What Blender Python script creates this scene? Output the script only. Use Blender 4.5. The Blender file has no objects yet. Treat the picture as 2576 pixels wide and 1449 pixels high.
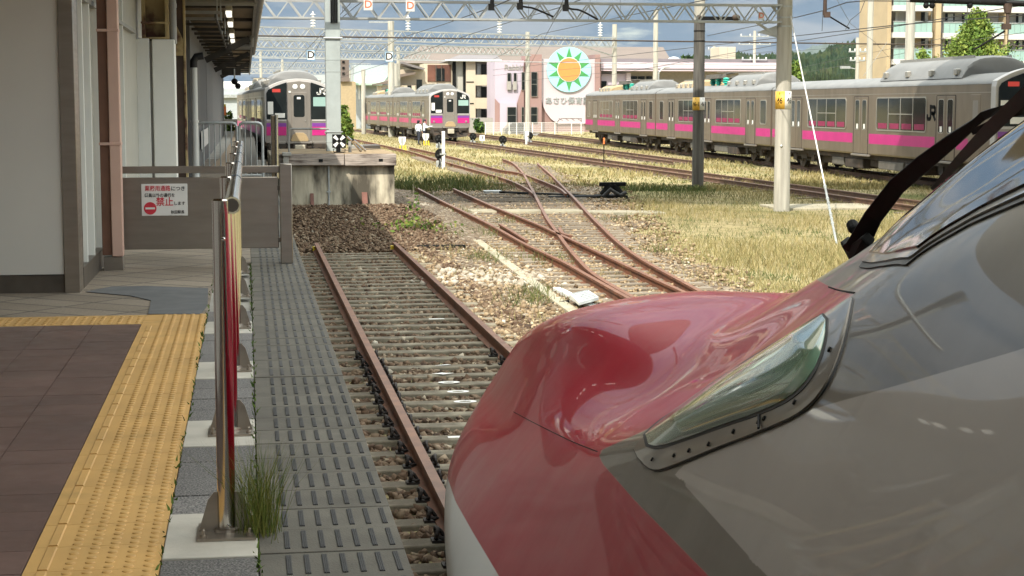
import bpy, math, random
import numpy as np
from mathutils import Vector, Matrix
from mathutils.bvhtree import BVHTree
random.seed(7)
rng = np.random.default_rng(11)
SC = bpy.context.scene
COL = SC.collection
rad = math.radians

# ------------------------------------------------------------------ camera
EYE = Vector((0.0, 0.0, 2.62))
FOC = 4330.0
YAW, PITCH = rad(8.72), rad(6.08)
cam_data = bpy.data.cameras.new("camera")
cam_data.sensor_width = 36.0
cam_data.lens = FOC / 2576.0 * 36.0
cam_data.clip_start = 0.05
cam_data.clip_end = 20000.0
cam = bpy.data.objects.new("camera", cam_data)
COL.objects.link(cam)
cam.location = EYE
cam.rotation_euler = (math.pi / 2 - PITCH, 0.0, -YAW)
SC.camera = cam

# ------------------------------------------------------------------ sky
SUN_TO = Vector((1.0, 1.5, -1.8)).normalized()
SUN_EL = math.asin(-SUN_TO.z)
SUN_AZ = math.atan2(-SUN_TO.x, -SUN_TO.y)
world = bpy.data.worlds.new("World")
SC.world = world
world.use_nodes = True
wn, wl = world.node_tree.nodes, world.node_tree.links
wn.clear()
w_out = wn.new("ShaderNodeOutputWorld")
w_bg = wn.new("ShaderNodeBackground")
w_sky = wn.new("ShaderNodeTexSky")
w_sky.sky_type = 'NISHITA'
w_sky.sun_disc = False
w_sky.sun_elevation = SUN_EL
w_sky.sun_rotation = SUN_AZ
w_sky.air_density = 1.3
w_sky.dust_density = 1.0
w_sky.ozone_density = 1.5
w_tc = wn.new("ShaderNodeTexCoord")
w_sep = wn.new("ShaderNodeSeparateXYZ")
wl.new(w_tc.outputs["Generated"], w_sep.inputs[0])
w_add = wn.new("ShaderNodeMath"); w_add.operation = 'ADD'; w_add.inputs[1].default_value = 0.16
wl.new(w_sep.outputs["Z"], w_add.inputs[0])
w_max = wn.new("ShaderNodeMath"); w_max.operation = 'MAXIMUM'; w_max.inputs[1].default_value = 0.05
wl.new(w_add.outputs[0], w_max.inputs[0])
w_div = wn.new("ShaderNodeVectorMath"); w_div.operation = 'DIVIDE'
wl.new(w_tc.outputs["Generated"], w_div.inputs[0])
w_cmb = wn.new("ShaderNodeCombineXYZ"); w_cmb.inputs[2].default_value = 1.0
wl.new(w_max.outputs[0], w_cmb.inputs[0]); wl.new(w_max.outputs[0], w_cmb.inputs[1])
wl.new(w_cmb.outputs[0], w_div.inputs[1])
w_n1 = wn.new("ShaderNodeTexNoise")
w_n1.inputs["Scale"].default_value = 1.5; w_n1.inputs["Detail"].default_value = 7.0
w_n1.inputs["Roughness"].default_value = 0.55; w_n1.inputs["Distortion"].default_value = 0.35
wl.new(w_div.outputs[0], w_n1.inputs["Vector"])
w_cr = wn.new("ShaderNodeValToRGB")
w_cr.color_ramp.elements[0].position = 0.12; w_cr.color_ramp.elements[0].color = (0, 0, 0, 1)
w_cr.color_ramp.elements[1].position = 0.33; w_cr.color_ramp.elements[1].color = (1, 1, 1, 1)
wl.new(w_n1.outputs["Fac"], w_cr.inputs[0])
w_n2 = wn.new("ShaderNodeTexNoise")
w_n2.inputs["Scale"].default_value = 3.1; w_n2.inputs["Detail"].default_value = 5.0
wl.new(w_div.outputs[0], w_n2.inputs["Vector"])
w_cc = wn.new("ShaderNodeValToRGB")
w_cc.color_ramp.elements[0].position = 0.44; w_cc.color_ramp.elements[0].color = (0.42, 0.70, 1.02, 1)
w_cc.color_ramp.elements[1].position = 0.60; w_cc.color_ramp.elements[1].color = (0.98, 1.13, 1.28, 1)
wl.new(w_n2.outputs["Fac"], w_cc.inputs[0])
w_mix = wn.new("ShaderNodeMix"); w_mix.data_type = 'RGBA'
wl.new(w_cr.outputs[0], w_mix.inputs[0])
# the cloud deck is thin and bright overhead, grey-blue towards the horizon
w_hi = wn.new("ShaderNodeMapRange"); w_hi.inputs[1].default_value = 0.06; w_hi.inputs[2].default_value = 0.55; w_hi.inputs[3].default_value = 1.0; w_hi.inputs[4].default_value = 8.6
wl.new(w_sep.outputs["Z"], w_hi.inputs[0])
w_up = wn.new("ShaderNodeVectorMath"); w_up.operation = 'SCALE'
wl.new(w_cc.outputs[0], w_up.inputs[0]); wl.new(w_hi.outputs[0], w_up.inputs["Scale"])
wl.new(w_sky.outputs[0], w_mix.inputs[6])
w_wm = wn.new("ShaderNodeMapRange"); w_wm.inputs[1].default_value = 0.12; w_wm.inputs[2].default_value = 0.4
wl.new(w_sep.outputs["Z"], w_wm.inputs[0])
w_tint = wn.new("ShaderNodeMix"); w_tint.data_type = 'RGBA'; w_tint.inputs[6].default_value = (1, 1, 1, 1); w_tint.inputs[7].default_value = (1.48, 1.12, 0.82, 1)
wl.new(w_wm.outputs[0], w_tint.inputs[0])
w_wmul = wn.new("ShaderNodeMix"); w_wmul.data_type = 'RGBA'; w_wmul.blend_type = 'MULTIPLY'; w_wmul.inputs[0].default_value = 1.0
wl.new(w_up.outputs[0], w_wmul.inputs[6]); wl.new(w_tint.outputs[2], w_wmul.inputs[7])
wl.new(w_wmul.outputs[2], w_mix.inputs[7])
wl.new(w_mix.outputs[2], w_bg.inputs[0])
w_bg.inputs[1].default_value = 0.15
wl.new(w_bg.outputs[0], w_out.inputs[0])

# ------------------------------------------------------------------ sun
sun_data = bpy.data.lights.new("sun", 'SUN')
sun_data.energy = 2.75
sun_data.angle = rad(0.5)
sun_data.color = (1.0, 0.93, 0.81)
sun = bpy.data.objects.new("sun", sun_data)
COL.objects.link(sun)
sun.location = (-20, -30, 40)
sun.rotation_euler = SUN_TO.to_track_quat('-Z', 'Y').to_euler()

SC.view_settings.view_transform = 'Standard'
SC.view_settings.look = 'None'
SC.view_settings.exposure = 1.22
SC.view_settings.gamma = 1.0
SC.view_settings.use_curve_mapping = False
SC.render.engine = 'CYCLES'
SC.cycles.max_bounces = 8
SC.cycles.use_denoising = True

# ------------------------------------------------------------------ measuring helpers (photo measured on a 2576 px wide copy)
CF = Vector((math.sin(YAW) * math.cos(PITCH), math.cos(YAW) * math.cos(PITCH), -math.sin(PITCH)))
CR = Vector((math.cos(YAW), -math.sin(YAW), 0.0))
CU = CR.cross(CF)
def ray(x, y): return CF + CR * ((x - 1288.0) / FOC) + CU * ((724.5 - y) / FOC)
def gp(x, y, z=-0.2):
    r = ray(x, y); return EYE + r * ((z - EYE.z) / r.z)
def dp(x, y, d): return EYE + ray(x, y) * d
def yp(x, y, Y):
    r = ray(x, y); return EYE + r * (Y / r.y)
def xp(x, y, X):
    r = ray(x, y); return EYE + r * (X / r.x)
def proj(p):
    v = Vector(p) - EYE
    d = v.dot(CF)
    return 1288.0 + FOC * v.dot(CR) / d, 724.5 - FOC * v.dot(CU) / d, d

# ------------------------------------------------------------------ materials
def nodes_of(name):
    m = bpy.data.materials.new(name)
    m.use_nodes = True
    nt = m.node_tree
    b = nt.nodes["Principled BSDF"]
    return m, nt.nodes, nt.links, b
def mixcol(n, l, fac, a, b, mode='MIX'):
    x = n.new("ShaderNodeMix"); x.data_type = 'RGBA'; x.blend_type = mode
    for sock, v in ((x.inputs[0], fac), (x.inputs[6], a), (x.inputs[7], b)):
        if isinstance(v, (int, float)): sock.default_value = v
        elif isinstance(v, (tuple, list)): sock.default_value = (*v[:3], 1.0)
        else: l.new(v, sock)
    return x.outputs[2]
def noise(n, l, scale, detail=4, stretch=None, coord="Object", rough=0.55, dist=0.0, off=(0, 0, 0)):
    tc = n.new("ShaderNodeTexCoord")
    t = n.new("ShaderNodeTexNoise")
    t.inputs["Scale"].default_value = scale; t.inputs["Detail"].default_value = detail
    t.inputs["Roughness"].default_value = rough; t.inputs["Distortion"].default_value = dist
    mp = n.new("ShaderNodeMapping")
    mp.inputs["Location"].default_value = off
    if stretch: mp.inputs["Scale"].default_value = stretch
    l.new(tc.outputs[coord], mp.inputs[0]); l.new(mp.outputs[0], t.inputs["Vector"])
    return t.outputs["Fac"]
def ramp(n, l, src, stops):
    r = n.new("ShaderNodeValToRGB")
    e = r.color_ramp.elements
    while len(e) < len(stops): e.new(0.5)
    for q, (p, c) in zip(e, stops):
        q.position = p
        q.color = (*c[:3], 1.0) if isinstance(c, (tuple, list)) else (c, c, c, 1.0)
    l.new(src, r.inputs[0])
    return r.outputs[0]
def bumpn(n, l, b, h, strength=0.3, dist=0.01):
    q = n.new("ShaderNodeBump"); q.inputs["Strength"].default_value = strength; q.inputs["Distance"].default_value = dist
    l.new(h, q.inputs["Height"]); l.new(q.outputs[0], b.inputs["Normal"])
def M(name, col, rough=0.6, metal=0.0, var=0.15, scale=4.0, bump=0.0, bscale=60.0, col2=None, cs=(0.35, 0.65), island=0.0,
      coat=0.0, stretch=None, spec=0.5, grime=None, gscale=1.5, gs=(0.5, 0.75), gstretch=None, rvar=0.0, bdist=0.01):
    m, n, l, b = nodes_of(name)
    c2 = col2 or tuple(min(1, c * (1 + var)) for c in col)
    c1 = col if col2 else tuple(c * (1 - var) for c in col)
    nf = noise(n, l, scale, stretch=stretch)
    c = ramp(n, l, nf, [(cs[0], c1), (cs[1], c2)])
    if island:
        g = n.new("ShaderNodeNewGeometry")
        v = ramp(n, l, g.outputs["Random Per Island"], [(0, 1 - island), (1, 1 + island)])
        c = mixcol(n, l, 1.0, c, v, 'MULTIPLY')
    if grime:
        gn = ramp(n, l, noise(n, l, gscale, 6, gstretch, off=(3.1, 1.7, 5.3)), [(gs[0], 0.0), (gs[1], 1.0)])
        c = mixcol(n, l, gn, c, grime)
    l.new(c, b.inputs["Base Color"])
    b.inputs["Roughness"].default_value = rough
    if rvar:
        rr = ramp(n, l, noise(n, l, scale * 2.3, 5, stretch), [(0.3, max(0, rough - rvar)), (0.7, min(1, rough + rvar))])
        l.new(rr, b.inputs["Roughness"])
    b.inputs["Metallic"].default_value = metal
    b.inputs["Specular IOR Level"].default_value = spec
    b.inputs["Coat Weight"].default_value = coat
    b.inputs["Coat Roughness"].default_value = 0.03
    if bump: bumpn(n, l, b, noise(n, l, bscale, 5), bump, bdist)
    return m
def M_attr(name, stops, rough=0.9, attr="tint", bump=0.0):
    m, n, l, b = nodes_of(name)
    a = n.new("ShaderNodeAttribute"); a.attribute_name = attr
    l.new(ramp(n, l, a.outputs["Fac"], stops), b.inputs["Base Color"])
    b.inputs["Roughness"].default_value = rough
    b.inputs["Specular IOR Level"].default_value = 0.2
    if bump: bumpn(n, l, b, noise(n, l, 40, 3), bump)
    return m
def M_glow(name, col, strength):
    m, n, l, b = nodes_of(name)
    b.inputs["Base Color"].default_value = (*col, 1)
    b.inputs["Emission Color"].default_value = (*col, 1)
    b.inputs["Emission Strength"].default_value = strength
    return m

# ------------------------------------------------------------------ mesh builder
class MB:
    def __init__(s): s.v, s.f, s.m, s.X = [], [], [], Matrix.Identity(4); s.mi = 0
    def add(s, vs, fs):
        o = len(s.v)
        s.v.extend([tuple(s.X @ Vector(p)) for p in vs])
        for f in fs: s.f.append(tuple(i + o for i in f)); s.m.append(s.mi)
        return s
    def box(s, x0, x1, y0, y1, z0, z1):
        if x0 > x1: x0, x1 = x1, x0
        if y0 > y1: y0, y1 = y1, y0
        if z0 > z1: z0, z1 = z1, z0
        return s.add([(x0, y0, z0), (x1, y0, z0), (x1, y1, z0), (x0, y1, z0), (x0, y0, z1), (x1, y0, z1), (x1, y1, z1), (x0, y1, z1)],
                     [(0, 3, 2, 1), (4, 5, 6, 7), (0, 1, 5, 4), (1, 2, 6, 5), (2, 3, 7, 6), (3, 0, 4, 7)])
    def quad(s, a, b, c, d): return s.add([a, b, c, d], [(0, 1, 2, 3)])
    def prism(s, pts, vec):
        n = len(pts); v = Vector(vec)
        p = [Vector(q) for q in pts]
        fs = [tuple(range(n - 1, -1, -1)), tuple(range(n, 2 * n))]
        fs += [(i, (i + 1) % n, n + (i + 1) % n, n + i) for i in range(n)]
        return s.add(p + [q + v for q in p], fs)
    def cyl(s, p0, p1, r, n=12, r2=None, caps=True):
        p0, p1 = Vector(p0), Vector(p1); r2 = r if r2 is None else r2
        d = (p1 - p0).normalized()
        u = d.cross(Vector((0, 0, 1))) if abs(d.z) < 0.95 else d.cross(Vector((0, 1, 0)))
        u.normalize(); w = d.cross(u)
        A = [2 * math.pi * i / n for i in range(n)]
        vs = [p0 + (u * math.cos(t) + w * math.sin(t)) * r for t in A] + [p1 + (u * math.cos(t) + w * math.sin(t)) * r2 for t in A]
        fs = [(i, (i + 1) % n, n + (i + 1) % n, n + i) for i in range(n)]
        if caps: fs += [tuple(range(n - 1, -1, -1)), tuple(range(n, 2 * n))]
        return s.add(vs, fs)
    def tube(s, pts, r, n=8, caps=True):
        P = [Vector(p) for p in pts]; R = r if isinstance(r, (list, tuple)) else [r] * len(P)
        vs = []; ref = None
        for i, p in enumerate(P):
            d = (P[min(i + 1, len(P) - 1)] - P[max(i - 1, 0)]).normalized()
            if ref is None: ref = d.cross(Vector((0, 0, 1))) if abs(d.z) < 0.9 else d.cross(Vector((1, 0, 0)))
            u = (ref - d * ref.dot(d)).normalized(); ref = u; w = d.cross(u)
            vs += [p + (u * math.cos(2 * math.pi * k / n) + w * math.sin(2 * math.pi * k / n)) * R[i] for k in range(n)]
        fs = []
        for i in range(len(P) - 1):
            fs += [(i * n + k, i * n + (k + 1) % n, (i + 1) * n + (k + 1) % n, (i + 1) * n + k) for k in range(n)]
        if caps: fs += [tuple(range(n - 1, -1, -1)), tuple(range((len(P) - 1) * n, len(P) * n))]
        return s.add(vs, fs)
    def beam(s, p0, p1, w, h):
        p0, p1 = Vector(p0), Vector(p1); d = (p1 - p0).normalized()
        u = d.cross(Vector((0, 0, 1)))
        if u.length < 0.05: u = d.cross(Vector((0, 1, 0)))
        u.normalize(); t = u.cross(d)
        c = [u * (w / 2) + t * (h / 2), u * (-w / 2) + t * (h / 2), u * (-w / 2) - t * (h / 2), u * (w / 2) - t * (h / 2)]
        return s.add([p0 + q for q in c] + [p1 + q for q in c],
                     [(0, 1, 2, 3), (7, 6, 5, 4), (0, 4, 5, 1), (1, 5, 6, 2), (2, 6, 7, 3), (3, 7, 4, 0)])
    def lathe(s, prof, c=(0, 0, 0), n=16, axis='z'):
        vs, fs = [], []
        for r, z in prof:
            for k in range(n):
                t = 2 * math.pi * k / n
                q = (r * math.cos(t), r * math.sin(t), z)
                if axis == 'y': q = (q[0], q[2], q[1])
                if axis == 'x': q = (q[2], q[0], q[1])
                vs.append((c[0] + q[0], c[1] + q[1], c[2] + q[2]))
        for i in range(len(prof) - 1):
            fs += [(i * n + k, i * n + (k + 1) % n, (i + 1) * n + (k + 1) % n, (i + 1) * n + k) for k in range(n)]
        fs += [tuple(range(n - 1, -1, -1)), tuple(range((len(prof) - 1) * n, len(prof) * n))]
        return s.add(vs, fs)
    def sphere(s, c, r, n=10, sc=(1, 1, 1)):
        m = n // 2
        vs = [(c[0], c[1], c[2] - r * sc[2])]
        for i in range(1, m):
            p = -math.pi / 2 + math.pi * i / m
            vs += [(c[0] + r * sc[0] * math.cos(p) * math.cos(2 * math.pi * k / n), c[1] + r * sc[1] * math.cos(p) * math.sin(2 * math.pi * k / n), c[2] + r * sc[2] * math.sin(p)) for k in range(n)]
        vs.append((c[0], c[1], c[2] + r * sc[2]))
        fs = [(0, 1 + (k + 1) % n, 1 + k) for k in range(n)]
        for i in range(m - 2):
            fs += [(1 + i * n + k, 1 + i * n + (k + 1) % n, 1 + (i + 1) * n + (k + 1) % n, 1 + (i + 1) * n + k) for k in range(n)]
        t = len(vs) - 1
        fs += [(1 + (m - 2) * n + k, 1 + (m - 2) * n + (k + 1) % n, t) for k in range(n)]
        return s.add(vs, fs)
    def mesh(s, name, inv=None):
        me = bpy.data.meshes.new(name)
        vs = s.v if inv is None else [tuple(inv @ Vector(p)) for p in s.v]
        me.from_pydata(vs, [], s.f)
        if s.mi or any(s.m): me.polygons.foreach_set("material_index", s.m)
        return me
    def build(s, name, mats, parent=None, world=False, smooth=True, bevel=0.0, fix=True):
        inv = None
        if parent is not None and world: inv = mat_of(parent).inverted()
        me = s.mesh(name, inv)
        if fix:
            import bmesh
            bm = bmesh.new(); bm.from_mesh(me); bmesh.ops.recalc_face_normals(bm, faces=bm.faces[:]); bm.to_mesh(me); bm.free()
        return link(name, me, mats, parent, smooth, bevel)
def mat_of(o):
    m = Matrix.Translation(o.location) @ o.rotation_euler.to_matrix().to_4x4() @ Matrix.Diagonal((*o.scale, 1))
    return mat_of(o.parent) @ m if o.parent else m
def link(name, me, mats, parent=None, smooth=True, bevel=0.0):
    for m in (mats if isinstance(mats, (list, tuple)) else [mats]): me.materials.append(m)
    if smooth:
        me.polygons.foreach_set("use_smooth", [True] * len(me.polygons))
        me.set_sharp_from_angle(angle=rad(32))
    me.update()
    o = bpy.data.objects.new(name, me)
    COL.objects.link(o)
    if parent is not None: o.parent = parent
    if bevel:
        b = o.modifiers.new("bevel", 'BEVEL'); b.width = bevel; b.segments = 2; b.limit_method = 'ANGLE'; b.angle_limit = rad(40)
    return o
def tag(o, label=None, cat=None, group=None, kind=None):
    if label: o["label"] = label
    if cat: o["category"] = cat
    if group: o["group"] = group
    if kind: o["kind"] = kind
    return o
def thing(name, label, cat, loc=(0, 0, 0), rz=0.0, group=None):
    o = bpy.data.objects.new(name, None)
    COL.objects.link(o)
    o.location = loc; o.rotation_euler = (0, 0, rz); o.empty_display_size = 0.3
    return tag(o, label, cat, group)
def copy_tree(o, parent=None):
    c = o.copy(); COL.objects.link(c)
    if parent is not None: c.parent = parent
    for ch in list(o.children): copy_tree(ch, c)
    return c
def struct(o): o["kind"] = "structure"; return o
TXT = {}
def text_mesh(body, size, ext=0.002, align='CENTER'):
    cu = bpy.data.curves.new("lettering", 'FONT')
    cu.body = body; cu.size = size; cu.extrude = ext; cu.align_x = align; cu.align_y = 'CENTER'; cu.resolution_u = 3; cu.offset = size * 0.014
    o = bpy.data.objects.new("lettering", cu)
    COL.objects.link(o)
    bpy.context.view_layer.update()
    me = bpy.data.meshes.new_from_object(o.evaluated_get(bpy.context.evaluated_depsgraph_get()))
    bpy.data.objects.remove(o); bpy.data.curves.remove(cu)
    return me
def lettering(name, body, size, mat, parent, loc, rot=(math.pi / 2, 0, 0), ext=0.002, sx=1.0, width=None, align='CENTER'):
    me = text_mesh(body, size, ext, align)
    me.materials.clear(); me.materials.append(mat)
    o = bpy.data.objects.new(name, me); COL.objects.link(o)
    if width:
        xs = [v.co.x for v in me.vertices]
        if xs: sx = width / max(1e-4, max(xs) - min(xs))
    o.parent = parent; o.location = loc; o.rotation_euler = rot; o.scale = (sx, 1, 1)
    return o
def np_mesh(name, V, F, mats, attr=None, smooth=False, parent=None):
    """fast mesh from arrays; F is (n,3) or (n,4)"""
    me = bpy.data.meshes.new(name)
    k = F.shape[1]
    me.vertices.add(len(V)); me.vertices.foreach_set("co", V.astype(np.float32).ravel())
    me.loops.add(F.size); me.loops.foreach_set("vertex_index", F.astype(np.int32).ravel())
    me.polygons.add(len(F)); me.polygons.foreach_set("loop_start", np.arange(0, F.size, k, dtype=np.int32))
    if attr:
        for nm, arr in attr.items():
            a = me.attributes.new(nm, 'FLOAT', 'POINT'); a.data.foreach_set("value", arr.astype(np.float32).ravel())
    me.update(calc_edges=True)
    for m in (mats if isinstance(mats, (list, tuple)) else [mats]): me.materials.append(m)
    if smooth: me.polygons.foreach_set("use_smooth", np.ones(len(F), dtype=bool))
    o = bpy.data.objects.new(name, me); COL.objects.link(o)
    if parent is not None: o.parent = parent
    return o
def inpoly(px, py, poly):
    px, py = np.asarray(px), np.asarray(py)
    r = np.zeros(px.shape, bool); n = len(poly)
    for i in range(n):
        x0, y0 = poly[i]; x1, y1 = poly[(i + 1) % n]
        if y0 == y1: continue
        c = ((y0 > py) != (y1 > py)) & (px < (x1 - x0) * (py - y0) / (y1 - y0) + x0)
        r ^= c
    return r
def sdist(px, py, poly):
    px, py = np.asarray(px, float), np.asarray(py, float)
    d = np.full(px.shape, 1e9); n = len(poly)
    for i in range(n):
        ax, ay = poly[i]; bx, by = poly[(i + 1) % n]
        t = np.clip(((px - ax) * (bx - ax) + (py - ay) * (by - ay)) / max(1e-9, (bx - ax) ** 2 + (by - ay) ** 2), 0, 1)
        d = np.minimum(d, np.hypot(px - ax - t * (bx - ax), py - ay - t * (by - ay)))
    return np.where(inpoly(px, py, poly), d, -d)
def nproj(P):
    v = P - np.array(EYE); d = v @ np.array(CF)
    d = np.where(d < 0.05, 0.05, d)
    return 1288.0 + FOC * (v @ np.array(CR)) / d, 724.5 - FOC * (v @ np.array(CU)) / d
# ------------------------------------------------------------------ palette
m_conc = M("concrete", (0.30, 0.29, 0.26), 0.85, var=0.18, scale=2.5, bump=0.25, bscale=50)
m_conc_pole = M("pole_concrete", (0.40, 0.38, 0.33), 0.85, var=0.15, scale=3, bump=0.15, bscale=60, stretch=(3, 3, 0.25), grime=(0.22, 0.21, 0.18), gscale=1.2, gstretch=(4, 4, 0.2))
m_pole_shade = M("shade_dark_pole", (0.085, 0.08, 0.072), 0.85, var=0.35, scale=3, stretch=(4, 4, 0.3), bump=0.2)  # streaked concrete, with the shade on the lower shaft put into its colour
m_pale_steel = M("pale_painted_steel", (0.335, 0.37, 0.365), 0.5, var=0.08, scale=3)
m_galv = M("galvanised_steel", (0.40, 0.42, 0.42), 0.45, metal=0.5, var=0.15, scale=6)
m_truss = M("truss_paint", (0.34, 0.35, 0.345), 0.6, var=0.12, scale=2)
m_wire = M("overhead_wire", (0.035, 0.037, 0.04), 0.6, var=0.1)
m_black = M("black_paint", (0.012, 0.012, 0.012), 0.6, var=0.2, spec=0.05)
m_rubber = M("black_rubber", (0.02, 0.02, 0.02), 0.6, var=0.2, scale=20)
m_rust = M("rusty_rail", (0.125, 0.046, 0.022), 0.75, var=0.2, scale=6, bump=0.2, bscale=80, col2=(0.175, 0.066, 0.030), grime=(0.05, 0.025, 0.016), gscale=3)
m_rail_top = M("rail_head_rust", (0.125, 0.050, 0.026), 0.55, metal=0.0, var=0.2, scale=5, col2=(0.20, 0.088, 0.046), stretch=(1, 1, 1))
m_rail_far = M("far_rail_rust", (0.10, 0.05, 0.03), 0.7, var=0.25, scale=4)
m_sleeper = M("sleeper_concrete", (0.185, 0.16, 0.115), 0.9, var=0.2, scale=5, bump=0.3, bscale=70, island=0.15, grime=(0.085, 0.068, 0.046), gscale=5, gs=(.42,.66))
m_timber = M("timber_sleeper", (0.20, 0.165, 0.125), 0.9, var=0.35, scale=4, stretch=(0.5, 8, 8), bump=0.3, island=0.3, grime=(0.09, 0.07, 0.05), gscale=3)
m_ironclip = M("iron_clip", (0.028, 0.022, 0.02), 0.65, metal=0.3, var=0.3, scale=30)
m_steel = M("brushed_stainless", (0.33, 0.29, 0.245), 0.34, metal=0.85, var=0.08, scale=2.0, stretch=(1, 1, 6), rvar=0.06)
m_chrome = M("polished_stainless", (0.58, 0.56, 0.53), 0.13, metal=1.0, var=0.03, scale=2)
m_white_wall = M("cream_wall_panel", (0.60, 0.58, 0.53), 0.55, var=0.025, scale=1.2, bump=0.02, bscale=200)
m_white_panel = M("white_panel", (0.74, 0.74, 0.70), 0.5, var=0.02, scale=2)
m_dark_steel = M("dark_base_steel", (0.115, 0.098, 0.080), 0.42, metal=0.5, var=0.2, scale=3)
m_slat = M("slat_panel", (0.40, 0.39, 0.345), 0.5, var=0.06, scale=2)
m_slat_edge = M("slat_edge", (0.72, 0.72, 0.68), 0.4, var=0.03)
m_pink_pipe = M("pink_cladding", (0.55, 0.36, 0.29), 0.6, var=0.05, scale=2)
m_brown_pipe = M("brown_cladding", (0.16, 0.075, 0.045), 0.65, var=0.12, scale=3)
m_rust_col = M("rusty_yellow_steel", (0.38, 0.29, 0.14), 0.7, var=0.15, scale=2, grime=(0.085, 0.032, 0.018), gscale=2.2, gs=(0.48, 0.60), bump=0.15)
m_rust_dark = M("dark_rust_steel", (0.055, 0.032, 0.022), 0.7, var=0.3, scale=3)
m_canopy_board = M("canopy_boards", (0.20, 0.15, 0.09), 0.8, var=0.2, scale=1.2, stretch=(3, 0.3, 1))
m_canopy_dark = M("dark_canopy_steel", (0.05, 0.045, 0.04), 0.7, var=0.25, scale=2)
m_grey_pipe = M("grey_pipe", (0.27, 0.265, 0.25), 0.5, var=0.1, scale=3)
m_grey_wall = M("grey_wall", (0.125, 0.122, 0.118), 0.7, var=0.08, scale=1)
m_white_pipe = M("white_pipe", (0.58, 0.58, 0.55), 0.45, var=0.05, scale=2)
m_lamp = M_glow("lamp_glow", (1.0, 0.97, 0.86), 0.5)
m_lamp_body = M("lamp_body", (0.42, 0.38, 0.30), 0.5)
m_sign_white = M("sign_white", (0.74, 0.73, 0.70), 0.45, var=0.03)
m_sign_red = M("sign_red", (0.56, 0.03, 0.05), 0.5, var=0.05)
m_ink = M("sign_ink", (0.014, 0.014, 0.015), 0.8, spec=0.1)
m_red_ink = M("orange_red_ink", (0.70, 0.16, 0.08), 0.5)
m_sign_blue = M("sign_blue", (0.06, 0.22, 0.38), 0.5)
m_yellow_sign = M("amber_plate", (0.72, 0.42, 0.06), 0.5, var=0.06)
m_yellow = M("yellow_paint", (0.70, 0.52, 0.03), 0.5)
m_orange = M("orange_sheet", (0.80, 0.20, 0.05), 0.5)
m_brown_tile = M("brown_floor_tile", (0.118, 0.072, 0.062), 0.44, var=0.14, scale=2.2, island=0.09, bump=0.08, bscale=160, rvar=0.10, grime=(0.085, 0.056, 0.050), gscale=1.6, gs=(.45, .8))
m_tile_line = M("floor_joint", (0.045, 0.04, 0.036), 0.9)
m_tactile = M("yellow_tactile_tile", (0.51, 0.305, 0.098), 0.6, var=0.08, scale=3, island=0.06, bump=0.06, bscale=120, grime=(0.36, 0.23, 0.07), gscale=5, gs=(0.55, 0.85))
m_granule = M("grey_granule_block", (0.070, 0.068, 0.068), 0.9, var=0.45, scale=140, island=0.2, bump=0.6, bscale=120, col2=(0.235, 0.225, 0.215), cs=(0.42, 0.62))
m_pad = M("pale_concrete_pad", (0.42, 0.40, 0.35), 0.85, var=0.10, scale=6, bump=0.1, bscale=120)
m_paver = M("grey_paver", (0.098, 0.090, 0.074), 0.9, var=0.14, scale=5, island=0.14, bump=0.25, bscale=110, grime=(0.07, 0.064, 0.052), gscale=3.5, gs=(0.48, 0.78))
m_strip = M("rubber_grip_strip", (0.034, 0.034, 0.035), 0.75, var=0.2, scale=30)
m_patch = M("asphalt_patch", (0.10, 0.105, 0.11), 0.85, var=0.15, scale=5, bump=0.15)
m_wood = M("weathered_timber", (0.30, 0.255, 0.22), 0.9, var=0.3, scale=3.0, stretch=(0.7, 6, 9), bump=0.5, bscale=20, grime=(0.085, 0.062, 0.05), gscale=2.4, gs=(.44,.62), gstretch=(0.7, 4, 5))
m_buffer = M("stained_concrete", (0.46, 0.41, 0.31), 0.9, var=0.2, scale=1.5, bump=0.2, bscale=40, stretch=(3.0, 3.0, 0.5), grime=(0.075, 0.065, 0.048), gscale=1.5, gs=(0.42, 0.60), gstretch=(1.5, 1.2, 0.42))
m_cable = M("duct_concrete", (0.33, 0.30, 0.22), 0.9, var=0.15, scale=3, bump=0.2)
m_leaf = M_attr("leaf_blades", [(0, (0.035, 0.075, 0.012)), (0.5, (0.10, 0.15, 0.025)), (1, (0.24, 0.22, 0.06))], 0.8)
m_grass = M_attr("dry_grass_blades", [(0.0, (0.045, 0.075, 0.018)), (0.3, (0.11, 0.12, 0.042)), (0.6, (0.235, 0.195, 0.082)), (1.0, (0.36, 0.30, 0.150))], 0.85)
m_stone_brown = M_attr("ballast_brown", [(0.0, (0.045, 0.028, 0.019)), (0.35, (0.115, 0.072, 0.046)), (0.75, (0.20, 0.145, 0.098)), (0.93, (0.30, 0.24, 0.17)), (1.0, (0.5, 0.46, 0.38))], 0.9)
m_stone_tan = M_attr("ballast_tan", [(0.0, (0.08, 0.055, 0.035)), (0.35, (0.22, 0.155, 0.092)), (0.75, (0.36, 0.275, 0.175)), (0.92, (0.46, 0.39, 0.28)), (1.0, (0.66, 0.62, 0.54))], 0.9)
m_skin = M("skin", (0.48, 0.27, 0.18), 0.6, var=0.05)
m_shirt = M("white_shirt", (0.70, 0.74, 0.80), 0.8, var=0.04)
m_navy = M("navy_cloth", (0.018, 0.022, 0.035), 0.85, var=0.15)
m_glass = M("dark_glass", (0.014, 0.017, 0.017), 0.08, var=0.2, scale=1, spec=0.2)
m_green_glass = M("green_balustrade_glass", (0.27, 0.40, 0.37), 0.15, var=0.06, scale=0.5)
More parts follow.
